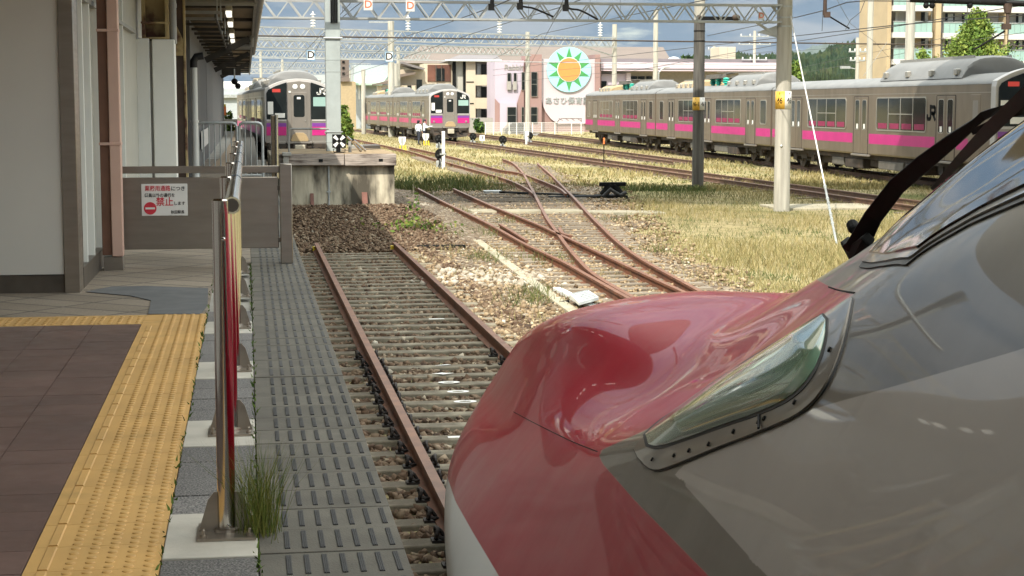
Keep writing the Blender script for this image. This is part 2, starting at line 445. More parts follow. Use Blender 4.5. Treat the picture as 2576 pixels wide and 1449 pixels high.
# ------------------------------------------------------------------ red bullet train nose in the foreground
def pchip(x, y, q):
    x, y, q = np.asarray(x, float), np.asarray(y, float), np.asarray(q, float)
    h = np.diff(x); d = np.diff(y) / h
    m = np.zeros_like(y)
    for i in range(1, len(x) - 1):
        if d[i - 1] * d[i] > 0:
            w1, w2 = 2 * h[i] + h[i - 1], h[i] + 2 * h[i - 1]
            m[i] = (w1 + w2) / (w1 / d[i - 1] + w2 / d[i])
    m[0], m[-1] = d[0], d[-1]
    k = np.clip(np.searchsorted(x, q) - 1, 0, len(h) - 1)
    t = (q - x[k]) / h[k]
    return ((2 * t**3 - 3 * t**2 + 1) * y[k] + (t**3 - 2 * t**2 + t) * h[k] * m[k] + (-2 * t**3 + 3 * t**2) * y[k + 1] + (t**3 - t**2) * h[k] * m[k + 1])
NX = 2.015   # track centre line
NOSE = [  # Y, zc, (hood) s1 z1, (valley) s2 z2, (fender ridge) s3 z3, (flank) s4 z4, (widest) s5 z5
    (-14., 3.64, .75, 3.56, 1.10, 3.36, 1.30, 3.05, 1.44, 2.30, 1.475, 1.30),
    (-2.0, 3.64, .75, 3.56, 1.10, 3.36, 1.28, 3.05, 1.44, 2.30, 1.475, 1.30),
    (1.00, 3.40, .72, 3.24, 0.95, 2.93, 1.08, 2.68, 1.37, 2.10, 1.475, 1.20),
    (2.30, 2.98, .56, 2.83, 0.77, 2.61, 0.93, 2.43, 1.24, 1.84, 1.465, 1.04),
    (3.30, 2.70, .46, 2.575, 0.68, 2.36, 0.88, 2.16, 1.155, 1.64, 1.445, 0.93),
    (4.00, 2.51, .42, 2.345, 0.67, 2.11, 0.905, 1.91, 1.125, 1.49, 1.415, 0.88),
    (4.60, 2.335, .42, 2.145, 0.70, 1.87, 0.935, 1.69, 1.115, 1.36, 1.38, 0.84),
    (5.00, 2.215, .43, 2.02, 0.71, 1.765, 0.935, 1.59, 1.11, 1.28, 1.355, 0.825),
    (5.45, 2.055, .45, 1.88, 0.70, 1.655, 0.925, 1.49, 1.105, 1.20, 1.325, 0.81),
    (5.90, 1.955, .45, 1.80, 0.69, 1.595, 0.91, 1.42, 1.09, 1.15, 1.295, 0.80),
    (6.60, 1.875, .46, 1.755, 0.68, 1.53, 0.88, 1.33, 1.07, 1.09, 1.245, 0.78),
    (7.50, 1.785, .455, 1.69, 0.65, 1.455, 0.83, 1.225, 1.01, 1.02, 1.165, 0.755),
    (9.00, 1.57, .40, 1.49, 0.565, 1.27, 0.72, 1.03, 0.87, 0.90, 0.98, 0.71),
    (10.5, 1.27, .30, 1.21, 0.42, 1.07, 0.52, 0.90, 0.60, 0.80, 0.66, 0.67),
    (11.5, 1.05, .18, 1.01, 0.28, 0.90, 0.36, 0.79, 0.41, 0.72, 0.45, 0.63),
    (12.2, 0.84, .08, 0.83, 0.14, 0.77, 0.19, 0.70, 0.22, 0.66, 0.25, 0.61),
    (12.5, 0.66, .01, 0.66, 0.02, 0.655, 0.03, 0.65, 0.035, 0.63, 0.04, 0.60)]
NT = np.array(NOSE)
nY = np.concatenate([np.linspace(-14, 0, 12)[:-1], np.linspace(0, 6.5, 200)[:-1], np.linspace(6.5, 12.5, 150)])
uY = np.arange(-14, 12.501, 0.02)
def fair(col, sig):
    """sample a control column densely and fair it with a Gaussian so the skin has no kinks"""
    c_ = pchip(NT[:, 0], col, uY); h = int(3 * sig / .02); g = np.exp(-.5 * (np.arange(-h, h + 1) * .02 / sig) ** 2); g /= g.sum()
    pad = np.concatenate([2 * c_[0] - c_[1:h + 1][::-1], c_, 2 * c_[-1] - c_[-h - 1:-1][::-1]])
    return np.interp(nY, uY, np.convolve(pad, g, 'valid'))
cols = [fair(NT[:, k], .14 if k < 2 else (.22 if k < 8 else .5)) for k in range(1, 12)]
zc_, s1_, z1_, s2_, z2_, s3_, z3_, s4_, z4_, s5_, z5_ = cols
ctrl = [(0 * zc_, zc_), (s1_, z1_), (s2_, z2_), (s3_, z3_), (s4_, z4_), (s5_, z5_), (s5_ * 0.975, np.minimum(z5_ - .03, 0.46 + 0 * zc_)), (s5_ * 0.86, 0.27 + 0 * zc_)]
CS = np.stack([np.stack(c, -1) for c in ctrl], 1)      # stations x points x 2
SUB = 12
def section(C):
    out = []
    n = C.shape[1]
    for i in range(n - 1):
        p1, p2 = C[:, i], C[:, i + 1]
        p0 = C[:, i - 1] if i > 0 else np.stack([-C[:, 1, 0], C[:, 1, 1]], -1)
        p3 = C[:, i + 2] if i + 2 < n else 2 * p2 - p1
        k = 0.5
        def tm(a, b, c):
            return (c - a) * 0.5
        m1, m2 = tm(p0, p1, p2), tm(p1, p2, p3)
        for j in range(SUB):
            t = j / SUB
            out.append((2*t**3-3*t**2+1)*p1 + (t**3-2*t**2+t)*m1*0.9 + (-2*t**3+3*t**2)*p2 + (t**3-t**2)*m2*0.9)
    out.append(C[:, -1])
    return np.stack(out, 1)
HS = section(CS)                                       # stations x K x 2 (left half, centre to bottom)
ns, K = HS.shape[0], HS.shape[1]
PL = np.zeros((ns, K, 3)); PL[..., 0] = NX - HS[..., 0]; PL[..., 1] = nY[:, None]; PL[..., 2] = HS[..., 1]
PR = PL[:, 1:].copy(); PR[..., 0] = 2 * NX - PR[..., 0]
ALL = np.concatenate([PR[:, ::-1], PL], 1)             # right bottom .. centre .. left bottom
kk = ALL.shape[1]
ii, jj = np.meshgrid(np.arange(ns - 1), np.arange(kk - 1), indexing='ij')
a0 = ii * kk + jj
FQ = np.stack([a0, a0 + 1, a0 + kk + 1, a0 + kk], -1).reshape(-1, 4)
Vn = ALL.reshape(-1, 3)
# paint borders traced on the visible flank, then carried over to the other flank
px, py = nproj(PL.reshape(-1, 3))
RED = [(1546, 1117), (1627, 1081), (1801, 954), (1954, 862), (2082, 785), (2110, 765), (2150, 737), (2083, 719), (2030, 690), (1700, 400), (600, 400), (600, 1040), (1075, 1060), (1108, 1130), (1122, 1190), (1146, 1262), (1190, 1340), (1255, 1449), (1330, 1560), (1700, 1900), (2200, 1900), (1783, 1449), (1596, 1258), (1516, 1167), (1503, 1137)]
STRIPE = [(1546, 1117), (1503, 1137), (1516, 1167), (1596, 1258), (1783, 1449), (2200, 1900), (2420, 1900), (1929, 1449), (1689, 1184), (1924, 1081), (2057, 1025), (2312, 954), (2576, 877), (3000, 730), (3600, 400), (3600, -900), (1700, -900), (1700, 400), (2030, 690), (2083, 719), (2150, 737), (2082, 785), (1954, 862), (1801, 954), (1627, 1081)]
Yl = PL[..., 1].reshape(-1)
far = Yl > 1.2
dr = np.where(far, sdist(px, py, RED), -50.0)
dsv = np.where(far, sdist(px, py, STRIPE), -50.0)
# seen from behind the camera the same borders simply run on along the car
zl = PL[..., 2].reshape(-1); 
dsv = np.where(far, dsv, (zl - 2.36) * 400.0)
skirt = (zl - (0.47 + 0.010 * Yl)) * 200.0
def both(a):
    a = a.reshape(ns, K); return np.concatenate([a[:, 1:][:, ::-1], a], 1).reshape(-1)
bm_, bn, bl, bb = nodes_of("bullet_train_paint")
def attr_fac(nm, w=1.2):
    a = bn.new("ShaderNodeAttribute"); a.attribute_name = nm
    mr = bn.new("ShaderNodeMapRange"); mr.inputs[1].default_value = -w; mr.inputs[2].default_value = w
    bl.new(a.outputs["Fac"], mr.inputs[0]); return mr.outputs[0]
wn1 = noise(bn, bl, 1.2, 5, stretch=(1, 0.6, 1.5))
white_c = ramp(bn, bl, wn1, [(0.3, (0.265, 0.236, 0.212)), (0.7, (0.305, 0.272, 0.245))])
streak = ramp(bn, bl, noise(bn, bl, 2.0, 6, stretch=(3, 2.0, 0.5), off=(2, 1, 0)), [(0.56, 0.0), (0.8, 0.45)])
white_c = mixcol(bn, bl, streak, white_c, (0.115, 0.098, 0.078))
silver_c = (0.115, 0.097, 0.077)
red_c = ramp(bn, bl, noise(bn, bl, 1.5, 3), [(0.3, (0.26, 0.001, 0.013)), (0.7, (0.30, 0.002, 0.017))])
fr, fs, fk = attr_fac("red"), attr_fac("silver"), attr_fac("skirt")
fw = attr_fac("rim")
white_c = mixcol(bn, bl, fw, white_c, (0.55, 0.55, 0.53))
c = mixcol(bn, bl, fs, white_c, silver_c)
c = mixcol(bn, bl, fr, c, red_c)
c = mixcol(bn, bl, fk, (0.085, 0.08, 0.072), c)
bl.new(c, bb.inputs["Base Color"])
met = bn.new("ShaderNodeMath"); met.operation = 'MULTIPLY'; met.inputs[1].default_value = 0.3
bl.new(fs, met.inputs[0])
bl.new(met.outputs[0], bb.inputs["Metallic"])
rg = ramp(bn, bl, noise(bn, bl, 2.5, 5), [(0.3, 0.30), (0.7, 0.40)])
bl.new(rg, bb.inputs["Roughness"])
bb.inputs["Coat Weight"].default_value = 0.36
bb.inputs["Coat Roughness"].default_value = 0.015
bb.inputs["Coat IOR"].default_value = 1.29
bumpn(bn, bl, bb, noise(bn, bl, 1.1, 1), 0.05, 0.012); bb.inputs["Specular IOR Level"].default_value = 0.08
bullet = thing("bullet_train", "glossy red and silver bullet train with long pointed nose beside the platform", "bullet train", (NX, 3.0, 0.0))
body = np_mesh("body", Vn - np.array([NX, 3.0, 0.0]), FQ[:, ::-1], bm_, {"red": both(dr), "silver": both(dsv), "skirt": both(skirt), "rim": both((Yl - 5.6) * 8.0)}, True, bullet)
tri = [tuple(f) for f in FQ.tolist()]
BV = BVHTree.FromPolygons([tuple(p) for p in Vn.tolist()], tri)
def hit(x, y):
    d = ray(x, y).normalized()
    h = BV.ray_cast(EYE, d, 40)
    if h[0] is None:
        best = None
        for t in np.linspace(1.0, 14, 160):
            q = BV.find_nearest(EYE + d * t)
            if q[0] is not None and (best is None or q[3] < best[2]): best = (q[0], q[1], q[3])
        return best[0], best[1]
    return h[0], h[1]
def toward(p, n):
    n = n.copy()
    if n.dot(EYE - p) < 0: n.negate()
    return n
def resample(pl, n):
    P = np.array(pl, float)
    for _ in range(3):
        Q = np.empty((2 * len(P), 2)); Q[0], Q[-1] = P[0], P[-1]
        Q[1:-1:2] = P[:-1] * .75 + P[1:] * .25; Q[2:-1:2] = P[:-1] * .25 + P[1:] * .75; P = Q
    s = np.concatenate([[0], np.cumsum(np.hypot(*np.diff(P, axis=0).T))])
    q = np.linspace(0, s[-1], n)
    return np.stack([np.interp(q, s, P[:, 0]), np.interp(q, s, P[:, 1])], 1)
def patch(name, top, bot, mat, base, bulge=0.0, nu=60, nv=16, parent=bullet, mirror=True, floor=0.0):
    """a real panel lying on the flank: its outline is found on the body surface, then raised along the surface normal"""
    T, B = resample(top, nu), resample(bot, nu)
    pts, nrm = [], []
    for i in range(nu):
        for j in range(nv):
            t = j / (nv - 1)
            x, y = T[i] * (1 - t) + B[i] * t
            p, n = hit(x, y); n = toward(p, n)
            w = bulge * (4 * t * (1 - t)) ** 0.5 * min(1, 6 * i / (nu - 1), 6 * (nu - 1 - i) / (nu - 1))
            pts.append(p + n * (base + w)); nrm.append(n)
    V = np.array([tuple(p) for p in pts]); N = np.array([tuple(n) for n in nrm])
    top_n = len(V)
    low = V - N * (base + 0.004 + floor)
    Q = []
    for i in range(nu - 1):
        for j in range(nv - 1):
            a = i * nv + j; Q.append((a, a + nv, a + nv + 1, a + 1))
    edge = [i * nv for i in range(nu)] + [(nu - 1) * nv + j for j in range(1, nv)] + [i * nv + nv - 1 for i in range(nu - 2, -1, -1)] + [j for j in range(nv - 2, 0, -1)]
    for a, b in zip(edge, edge[1:] + edge[:1]): Q.append((b, a, a + top_n, b + top_n))
    VV = np.concatenate([V, low]); FF = np.array(Q)
    out = []
    for sgn in ((1, -1) if mirror else (1,)):
        W = VV - np.array([NX, 3.0, 0.0])
        if sgn < 0: W = W * np.array([-1, 1, 1])
        q4 = VV[FF[0]]; up = np.dot(np.cross(q4[1] - q4[0], q4[2] - q4[0]), N[0]) > 0
        o = np_mesh(name, W, FF if (sgn > 0) == up else FF[:, ::-1], mat, None, True, parent)
        o.data.set_sharp_from_angle(angle=rad(35))
        out.append(o)
    return out
m_housing = M("lamp_housing_silver", (0.125, 0.107, 0.086), 0.3, metal=0.3, var=0.12, scale=8, coat=0.5)
mg, gn, gl_, gb = nodes_of("headlight_lens")
gc = ramp(gn, gl_, noise(gn, gl_, 1.6, 2, stretch=(1, 0.5, 2.5)), [(0.35, (0.085, 0.155, 0.10)), (0.65, (0.21, 0.33, 0.235))])
gl_.new(gc, gb.inputs["Base Color"]); gb.inputs["Roughness"].default_value = 0.10; gb.inputs["Coat Weight"].default_value = 0.6; gb.inputs["Coat Roughness"].default_value = 0.02
gb.inputs["Metallic"].default_value = 0.0; gb.inputs["Coat IOR"].default_value = 1.38
hous = patch("headlight_housing", [(1597, 1130), (1640, 1083), (1700, 1046), (1810, 962), (1960, 871), (2086, 790), (2146, 753)],
             [(1608, 1152), (1643, 1190), (1700, 1172), (1800, 1130), (1922, 1085), (2030, 1038), (2092, 960), (2130, 850), (2146, 757)], m_housing, 0.006, 0.004)
seam = patch("housing_gasket", [(1595, 1132), (1640, 1081), (1700, 1044), (1810, 960), (1960, 869), (2086, 788), (2148, 751)],
             [(1606, 1154), (1643, 1193), (1701, 1175), (1801, 1132), (1923, 1087), (2031, 1040), (2093, 962), (2131, 851), (2148, 756)], m_rubber, 0.003)
lens = patch("headlight", [(1632, 1098), (1660, 1071), (1720, 1033), (1820, 958), (1940, 884), (2040, 822), (2078, 800)],
             [(1640, 1122), (1662, 1130), (1740, 1106), (1830, 1073), (1930, 1040), (2010, 1000), (2060, 940), (2087, 860), (2088, 812)], mg, 0.012, 0.016, 70, 20)
lgask = patch("lens_gasket", [(1624, 1100), (1655, 1068), (1718, 1029), (1818, 954), (1938, 880), (2038, 818), (2080, 795)],
              [(1632, 1128), (1662, 1137), (1742, 1112), (1832, 1079), (1934, 1046), (2016, 1005), (2067, 942), (2094, 862), (2093, 808)], m_rubber, 0.0105)
b = MB()
for x, y in ((1649, 1160), (1704, 1150), (1742, 1138), (1792, 1122), (1855, 1091), (1918, 1067), (1933, 1058), (2010, 1018), (2098, 886)):
    p, n = hit(x, y); n = toward(p, n)
    b.cyl(p + n * 0.0085, p + n * 0.0125, 0.0055, 10)
b.build("screws", m_black, bullet, True)
b = MB(); q0 = [hit(1921, 1084 - 32 * t)[0] + toward(*hit(1921, 1084 - 32 * t)) * 0.012 for t in (0, .25, .5, .75, 1)]
b.tube(q0, 0.003, 5); b.build("housing_joint", m_black, bullet, True)
mw, wn_, wl_, wb = nodes_of("windscreen_glass")
wb.inputs["Base Color"].default_value = (0.035, 0.020, 0.014, 1); wb.inputs["Roughness"].default_value = 0.04
wb.inputs["IOR"].default_value = 1.16
WB = [(2190, 640), (2259, 643), (2319, 630), (2351, 606), (2395, 578), (2479, 530), (2576, 482), (2680, 432)]
def screen_edge(off):
    E = []
    for x, y in WB:
        p = hit(x, y + off)[0]; E.append((p.y, NX - p.x))
    return sorted(E)
def screen(name, mat, raise_, off, fr, grow):
    """curved pane wrapped over the cab from one lower edge to the other"""
    E = screen_edge(off); ys = np.array([e[0] for e in E]); ss = np.array([e[1] for e in E]) + grow
    yf = ys.max() + fr
    Y = np.concatenate([np.linspace(.2, 2.2, 10)[:-1], np.linspace(2.2, yf, 60)])
    V = []; nu = 41
    for y in Y:
        i = min(max(np.searchsorted(nY, y), 1), ns - 1); t = (y - nY[i - 1]) / (nY[i] - nY[i - 1]); H = HS[i - 1] * (1 - t) + HS[i] * t
        se = np.interp(y, list(ys) + [yf], list(ss) + [0.02]); se = min(se, H[3 * SUB, 0] - .02)
        for k in range(nu):
            u = -1 + 2 * k / (nu - 1); a = abs(u) * se
            z = np.interp(a, H[:3 * SUB + 1, 0], H[:3 * SUB + 1, 1]); V.append((NX - u * se, y, z))
    V = np.array(V).reshape(len(Y), nu, 3)
    N = np.cross(np.gradient(V, axis=1), np.gradient(V, axis=0)); N /= np.linalg.norm(N, axis=2, keepdims=True) + 1e-9
    N *= np.sign(N[..., 2:3] + 1e-9)
    top = V + N * raise_; low = V - N * .006
    m, nn = len(Y), nu; A = np.concatenate([top.reshape(-1, 3), low.reshape(-1, 3)]) - np.array([NX, 3.0, 0])
    i, j = np.meshgrid(np.arange(m - 1), np.arange(nn - 1), indexing='ij'); a = (i * nn + j).ravel()
    F = [(p, p + 1, p + nn + 1, p + nn) for p in a]
    ed = [(k, 0) for k in range(m)] + [(m - 1, k) for k in range(1, nn)] + [(k, nn - 1) for k in range(m - 2, -1, -1)] + [(0, k) for k in range(nn - 2, 0, -1)]
    ed = [p * nn + q for p, q in ed]
    F += [(p, q, q + m * nn, p + m * nn) for p, q in zip(ed, ed[1:] + ed[:1])]
    F = np.array(F); q4 = A[F[0]]
    if np.cross(q4[1] - q4[0], q4[2] - q4[0])[2] < 0: F = F[:, ::-1]
    o = np_mesh(name, A, F, mat, None, True, bullet); o.data.set_sharp_from_angle(angle=rad(40)); return o
def seam_line(pts, r=.0035):
    P = resample(pts, 40); b = MB(); b.tube([hit(x, y)[0] + toward(*hit(x, y)) * .0005 for x, y in P], r, 5); return b.build("panel_seam", m_black, bullet, True)
seam_line([(1292, 1036), (1340, 1062), (1400, 1092), (1450, 1116), (1503, 1136)], .0016)
seam_line([(2085, 722), (2115, 732), (2150, 737)], .0022)
screen("windscreen_gasket", m_rubber, .004, 0, .06, .028)
screen("windscreen_frame", m_housing, .008, 0, .04, .018)
screen("windscreen", mw, .012, 0, 0.0, 0.0)
# ------------------------------------------------------------------ ground sheet
GZ = -0.20
mgd, n, l, bg = nodes_of("dry_yard_ground")
big = noise(n, l, 0.16, 6, dist=0.6)
fine = noise(n, l, 3.0, 8, rough=0.7)
c = ramp(n, l, big, [(0.34, (0.28, 0.235, 0.12)), (0.48, (0.34, 0.285, 0.155)), (0.60, (0.22, 0.20, 0.09)), (0.72, (0.10, 0.125, 0.04))])
c = mixcol(n, l, 0.8, c, ramp(n, l, fine, [(0.3, 0.55), (0.7, 1.35)]), 'MULTIPLY')
l.new(c, bg.inputs["Base Color"]); bg.inputs["Roughness"].default_value = 0.95; bg.inputs["Specular IOR Level"].default_value = 0.1
bumpn(n, l, bg, noise(n, l, 2.5, 8, rough=0.75), 0.7, 0.15)
b = MB()
b.quad((-900, -80, GZ), (4500, -80, GZ), (4500, 6300, GZ), (-900, 6300, GZ))
struct(b.build("ground", mgd, smooth=False))

# gravelled part of the yard round the dead-end track and the turnout
GRAV = [(640, 1449), (735, 640), (735, 525), (1000, 525), (1000, 510), (1060, 468), (1150, 462), (1240, 470), (1300, 440), (1240, 415), (1290, 405), (1400, 425), (1460, 470), (1530, 470), (1590, 520), (1640, 600), (1720, 660), (1900, 730), (2400, 900), (3000, 1449)]
GRW = [tuple(gp(x, y, GZ)[:2]) for x, y in GRAV[1:-1]]
GRW = [(0.45, -4.0), (0.45, 33.5)] + GRW[1:-1] + [(7.5, 18.0), (7.5, -4.0)]
def track_mound(X, Y):
    """the heap of gravel against the buffer wall"""
    return 0.40 * np.clip((Y - 33.0) / 6.5, 0, 1) ** 1.3 * np.clip((5.4 - X) / 1.8, 0, 1) * np.clip((X + 0.5) / 1.0, 0, 1)
def patchground(name, poly, step, z, mat, zfun=None):
    xs = [p[0] for p in poly]; ys = [p[1] for p in poly]
    gx = np.arange(min(xs), max(xs) + step, step); gy = np.arange(min(ys), max(ys) + step, step)
    X, Y = np.meshgrid(gx, gy)
    d = sdist(X, Y, poly)
    wob = 0.5 * np.sin(X * 1.7 + Y * 0.9) + 0.35 * np.sin(X * 3.9 - Y * 2.3) + 0.3 * np.sin(Y * 5.1 + X * 0.6)
    Z = z + np.clip((d + wob * 0.5) * 0.10, -0.05, 0.045) + rng.normal(0, 0.006, X.shape)
    if zfun is not None: Z = Z + zfun(X, Y)
    V = np.stack([X, Y, Z], -1).reshape(-1, 3)
    nx, ny = len(gx), len(gy)
    i, j = np.meshgrid(np.arange(nx - 1), np.arange(ny - 1)); a = (j * nx + i).ravel()
    return np_mesh(name, V, np.stack([a, a + 1, a + nx + 1, a + nx], -1), mat, None, True)
mbl, n, l, bg = nodes_of("ballast_floor")
vor = n.new("ShaderNodeTexVoronoi"); vor.inputs["Scale"].default_value = 17.0
tc = n.new("ShaderNodeTexCoord"); l.new(tc.outputs["Object"], vor.inputs["Vector"])
sx = n.new("ShaderNodeSeparateColor"); l.new(vor.outputs["Color"], sx.inputs[0])
c = ramp(n, l, sx.outputs[0], [(0.0, (0.05, 0.034, 0.024)), (0.45, (0.14, 0.095, 0.058)), (0.8, (0.24, 0.18, 0.115)), (1.0, (0.42, 0.37, 0.29))])
l.new(c, bg.inputs["Base Color"]); bg.inputs["Roughness"].default_value = 0.95
bumpn(n, l, bg, vor.outputs["Distance"], 0.9, 0.05)
def bed_shape(X, Y):
    crib = np.clip((X - .75) / .15, 0, 1) * np.clip((3.3 - X) / .15, 0, 1) * np.clip((33.2 - Y) / .5, 0, 1)
    return track_mound(X, Y) - 0.06 * crib
struct(patchground("ballast_bed", GRW, 0.16, GZ, mbl, bed_shape))

# ------------------------------------------------------------------ loose stones (uncountable)
def rocks(n):
    cube = np.array([(-1, -1, -1), (1, -1, -1), (1, 1, -1), (-1, 1, -1), (-1, -1, 1), (1, -1, 1), (1, 1, 1), (-1, 1, 1)], float)
    V = cube[None] * rng.uniform(0.45, 1.0, (n, 8, 1)) + rng.normal(0, 0.16, (n, 8, 3))
    V *= rng.uniform(0.6, 1.15, (n, 1, 3))
    q = rng.normal(size=(n, 4)); q /= np.linalg.norm(q, axis=1)[:, None]
    w, x, y, z = q.T
    R = np.stack([np.stack([1-2*(y*y+z*z), 2*(x*y-z*w), 2*(x*z+y*w)], -1), np.stack([2*(x*y+z*w), 1-2*(x*x+z*z), 2*(y*z-x*w)], -1), np.stack([2*(x*z-y*w), 2*(y*z+x*w), 1-2*(x*x+y*y)], -1)], 1)
    return np.einsum('nij,nkj->nki', R, V)
CF_ = np.array([(0, 2, 1), (0, 3, 2), (4, 5, 6), (4, 6, 7), (0, 1, 5), (0, 5, 4), (1, 2, 6), (1, 6, 5), (2, 3, 7), (2, 7, 6), (3, 0, 4), (3, 4, 7)])
def scatter_stones(name, X, Y, Z, size, mat, label):
    n = len(X)
    V = rocks(n) * (size * 0.62)[:, None, None]
    V[..., 2] *= 0.8
    V += np.stack([X, Y, Z], -1)[:, None, :]
    F = (CF_[None] + (np.arange(n) * 8)[:, None, None]).reshape(-1, 3)
    t = np.clip(rng.beta(1.6, 2.0, n), 0, 1)
    o = np_mesh(name, V.reshape(-1, 3), F, mat, {"tint": np.repeat(t, 8)})
    return tag(o, label, "gravel", None, "stuff")
SLP = 0.57         # sleeper pitch on the dead-end track
SL0 = 5.0
def keep(X, Y, thin=True):
    return sdist(X, Y, GRW)
# brown ballast of the dead-end track
nst = 34000
X = rng.uniform(0.49, 3.55, nst); Y = 5.0 + 31.5 * rng.beta(1.05, 1.25, nst)
ph = ((Y - SL0) / SLP) % 1.0
on_sl = (X > 0.82) & (X < 3.22) & (Y < 32.0) & ((ph < 0.235) | (ph > 0.765))
okk = ~on_sl | (rng.random(nst) < 0.03)
okk &= ~((abs(X - 1.27) < 0.06) | (abs(X - 2.76) < 0.06)) | (Y > 33.0)
X, Y = X[okk], Y[okk]
ph = ((Y - SL0) / SLP) % 1.0
Z = GZ + 0.004 + track_mound(X, Y) + np.where((X < 0.85) | (X > 3.2), 0.03, 0.0) + rng.normal(0, 0.011, len(X))
scatter_stones("ballast_stones", X, Y, Z, rng.uniform(0.04, 0.075, len(X)), m_stone_brown, "brown ballast stones between the sleepers of the dead-end track")
# stones of the heap
n2 = 15000
X = rng.uniform(0.4, 5.2, n2); Y = rng.uniform(32.6, 40.6, n2)
o_ = (~((abs(X - 1.27) < 0.08) | (abs(X - 2.76) < 0.08)) | (Y > 33.1)) & (X < 3.5 + 0.8 * rng.random(n2))
X, Y = X[o_], Y[o_]
scatter_stones("gravel_heap_stones", X, Y, GZ + 0.05 + track_mound(X, Y) + rng.normal(0, 0.02, len(X)), rng.uniform(0.03, 0.068, len(X)), m_stone_brown, "brown gravel heaped against the concrete buffer wall")
# tan gravel of the sunlit yard
n3 = 56000
X = rng.uniform(2.9, 14.0, n3); Y = 15.0 + 55 * rng.beta(1.0, 1.8, n3)
d = keep(X, Y)
patch_n = np.sin(X * 0.9 + 1.3) * np.sin(Y * 0.55) + 0.5 * np.sin(X * 2.1 - Y * 1.3)
o_ = (d > rng.uniform(-0.7, 0.9, n3)) & (X > 3.0 + 0.1 * np.sin(Y * 3)) & ~((patch_n > 0.55) & (rng.random(n3) < 0.65))
o_ &= ~((X < 3.8) & (Y > 33) & (rng.random(n3) < .8))
X, Y = X[o_], Y[o_]
scatter_stones("yard_gravel_stones", X, Y, GZ + 0.04 + rng.normal(0, 0.014, len(X)), rng.uniform(0.028, 0.072, len(X)), m_stone_tan, "tan sunlit gravel between the dead-end track and the turnout")
# heap of pale rubble beside the buffer wall
n4 = 420
A = gp(1040, 540); X = A.x + rng.normal(0, 0.55, n4) + .2; Y = A.y + rng.normal(0, 1.0, n4)
H = 0.22 * np.exp(-((X - A.x) / 0.6) ** 2 - ((Y - A.y) / 1.1) ** 2)
A2 = gp(1225, 705); X2 = A2.x + rng.normal(0, 0.5, 200); Y2 = A2.y + rng.normal(0, 0.7, 200)
o = scatter_stones("pale_rubble", np.concatenate([X, X2]), np.concatenate([Y, Y2]), np.concatenate([GZ + 0.05 + H, GZ + 0.05 + 0 * X2]), rng.uniform(0.05, 0.12, n4 + 200), M_attr("pale_stone", [(0, (0.26, 0.21, 0.15)), (1, (0.52, 0.48, 0.41))]), "pale broken rubble lying beside the tracks")

# ------------------------------------------------------------------ grass (uncountable)
def blades(X, Y, Z, h, w, tint, lean=0.45):
    n = len(X); a = rng.uniform(0, 2 * np.pi, n); le = rng.normal(0, lean, (n, 2)) * h[:, None]
    dx, dy = np.cos(a) * w / 2, np.sin(a) * w / 2
    p0 = np.stack([X - dx, Y - dy, Z], -1); p1 = np.stack([X + dx, Y + dy, Z], -1)
    mx, my = X + le[:, 0] * 0.35, Y + le[:, 1] * 0.35
    p2 = np.stack([mx + dx * .7, my + dy * .7, Z + h * 0.55], -1); p3 = np.stack([mx - dx * .7, my - dy * .7, Z + h * 0.55], -1)
    p4 = np.stack([X + le[:, 0], Y + le[:, 1], Z + h], -1)
    V = np.stack([p0, p1, p2, p3, p4], 1).reshape(-1, 3)
    o = np.arange(n)[:, None] * 5
    F = np.concatenate([o + np.array([[0, 1, 2]]), o + np.array([[0, 2, 3]]), o + np.array([[3, 2, 4]])])
    return V, F, np.repeat(tint, 5)
def grass(name, X, Y, h, w, tint, label, lean=0.45, Z=None, mat=None):
    V, F, t = blades(X, Y, np.full(len(X), GZ) if Z is None else Z, h, w, tint, lean)
    return tag(np_mesh(name, V, F, mat or m_grass, {"tint": t}), label, "grass", None, "stuff")
def clump(X, Y):
    return 0.5 + 0.28 * np.sin(X * 0.8 + 0.4 * Y) + 0.25 * np.sin(Y * 0.37 - X * 0.5 + 2) + 0.2 * np.sin(X * 2.3 + 1) * np.sin(Y * 1.1)
TRACKS = []        # (points) of every rail laid in the yard, to keep blades off the rail heads
def field(n, y0, y1, hx, wx, pw=1.6):
    Y = y0 + (y1 - y0) * rng.random(n) ** pw
    ang = rng.uniform(rad(1.0), rad(27), n)
    return Y * np.tan(ang), Y
X, Y = field(150000, 22, 60, 0, 0, 1.5)
d = keep(X, Y); cl = clump(X, Y)
o_ = (d < rng.normal(0.0, 0.35, len(X))) & (rng.random(len(X)) < 0.25 + 0.9 * cl) & (X > 3.2)
X, Y, cl = X[o_], Y[o_], cl[o_]
band = np.exp(-((Y - 54) / 4.0) ** 2) * (X < 15)  # greener grass, with part of the yard's shadow band put into its tint
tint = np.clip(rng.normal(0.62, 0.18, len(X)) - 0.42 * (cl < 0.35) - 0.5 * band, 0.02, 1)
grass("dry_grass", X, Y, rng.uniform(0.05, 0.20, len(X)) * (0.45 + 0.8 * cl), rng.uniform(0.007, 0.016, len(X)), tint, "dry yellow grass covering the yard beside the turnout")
X, Y = field(90000, 55, 170, 0, 0, 1.5)
cl = clump(X, Y)
o_ = (rng.random(len(X)) < 0.3 + 0.8 * cl)
X, Y, cl = X[o_], Y[o_], cl[o_]
band = np.exp(-((Y - 55) / 4.0) ** 2) * (X < 15)  # same band further out: greener blades and some shade put into the tint
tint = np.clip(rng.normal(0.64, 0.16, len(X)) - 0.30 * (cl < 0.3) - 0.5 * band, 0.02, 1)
grass("far_dry_grass", X, Y, rng.uniform(0.06, 0.20, len(X)) * (0.45 + 0.8 * cl), rng.uniform(0.025, 0.055, len(X)), tint, "dry yellow grass over the far yard between the tracks")
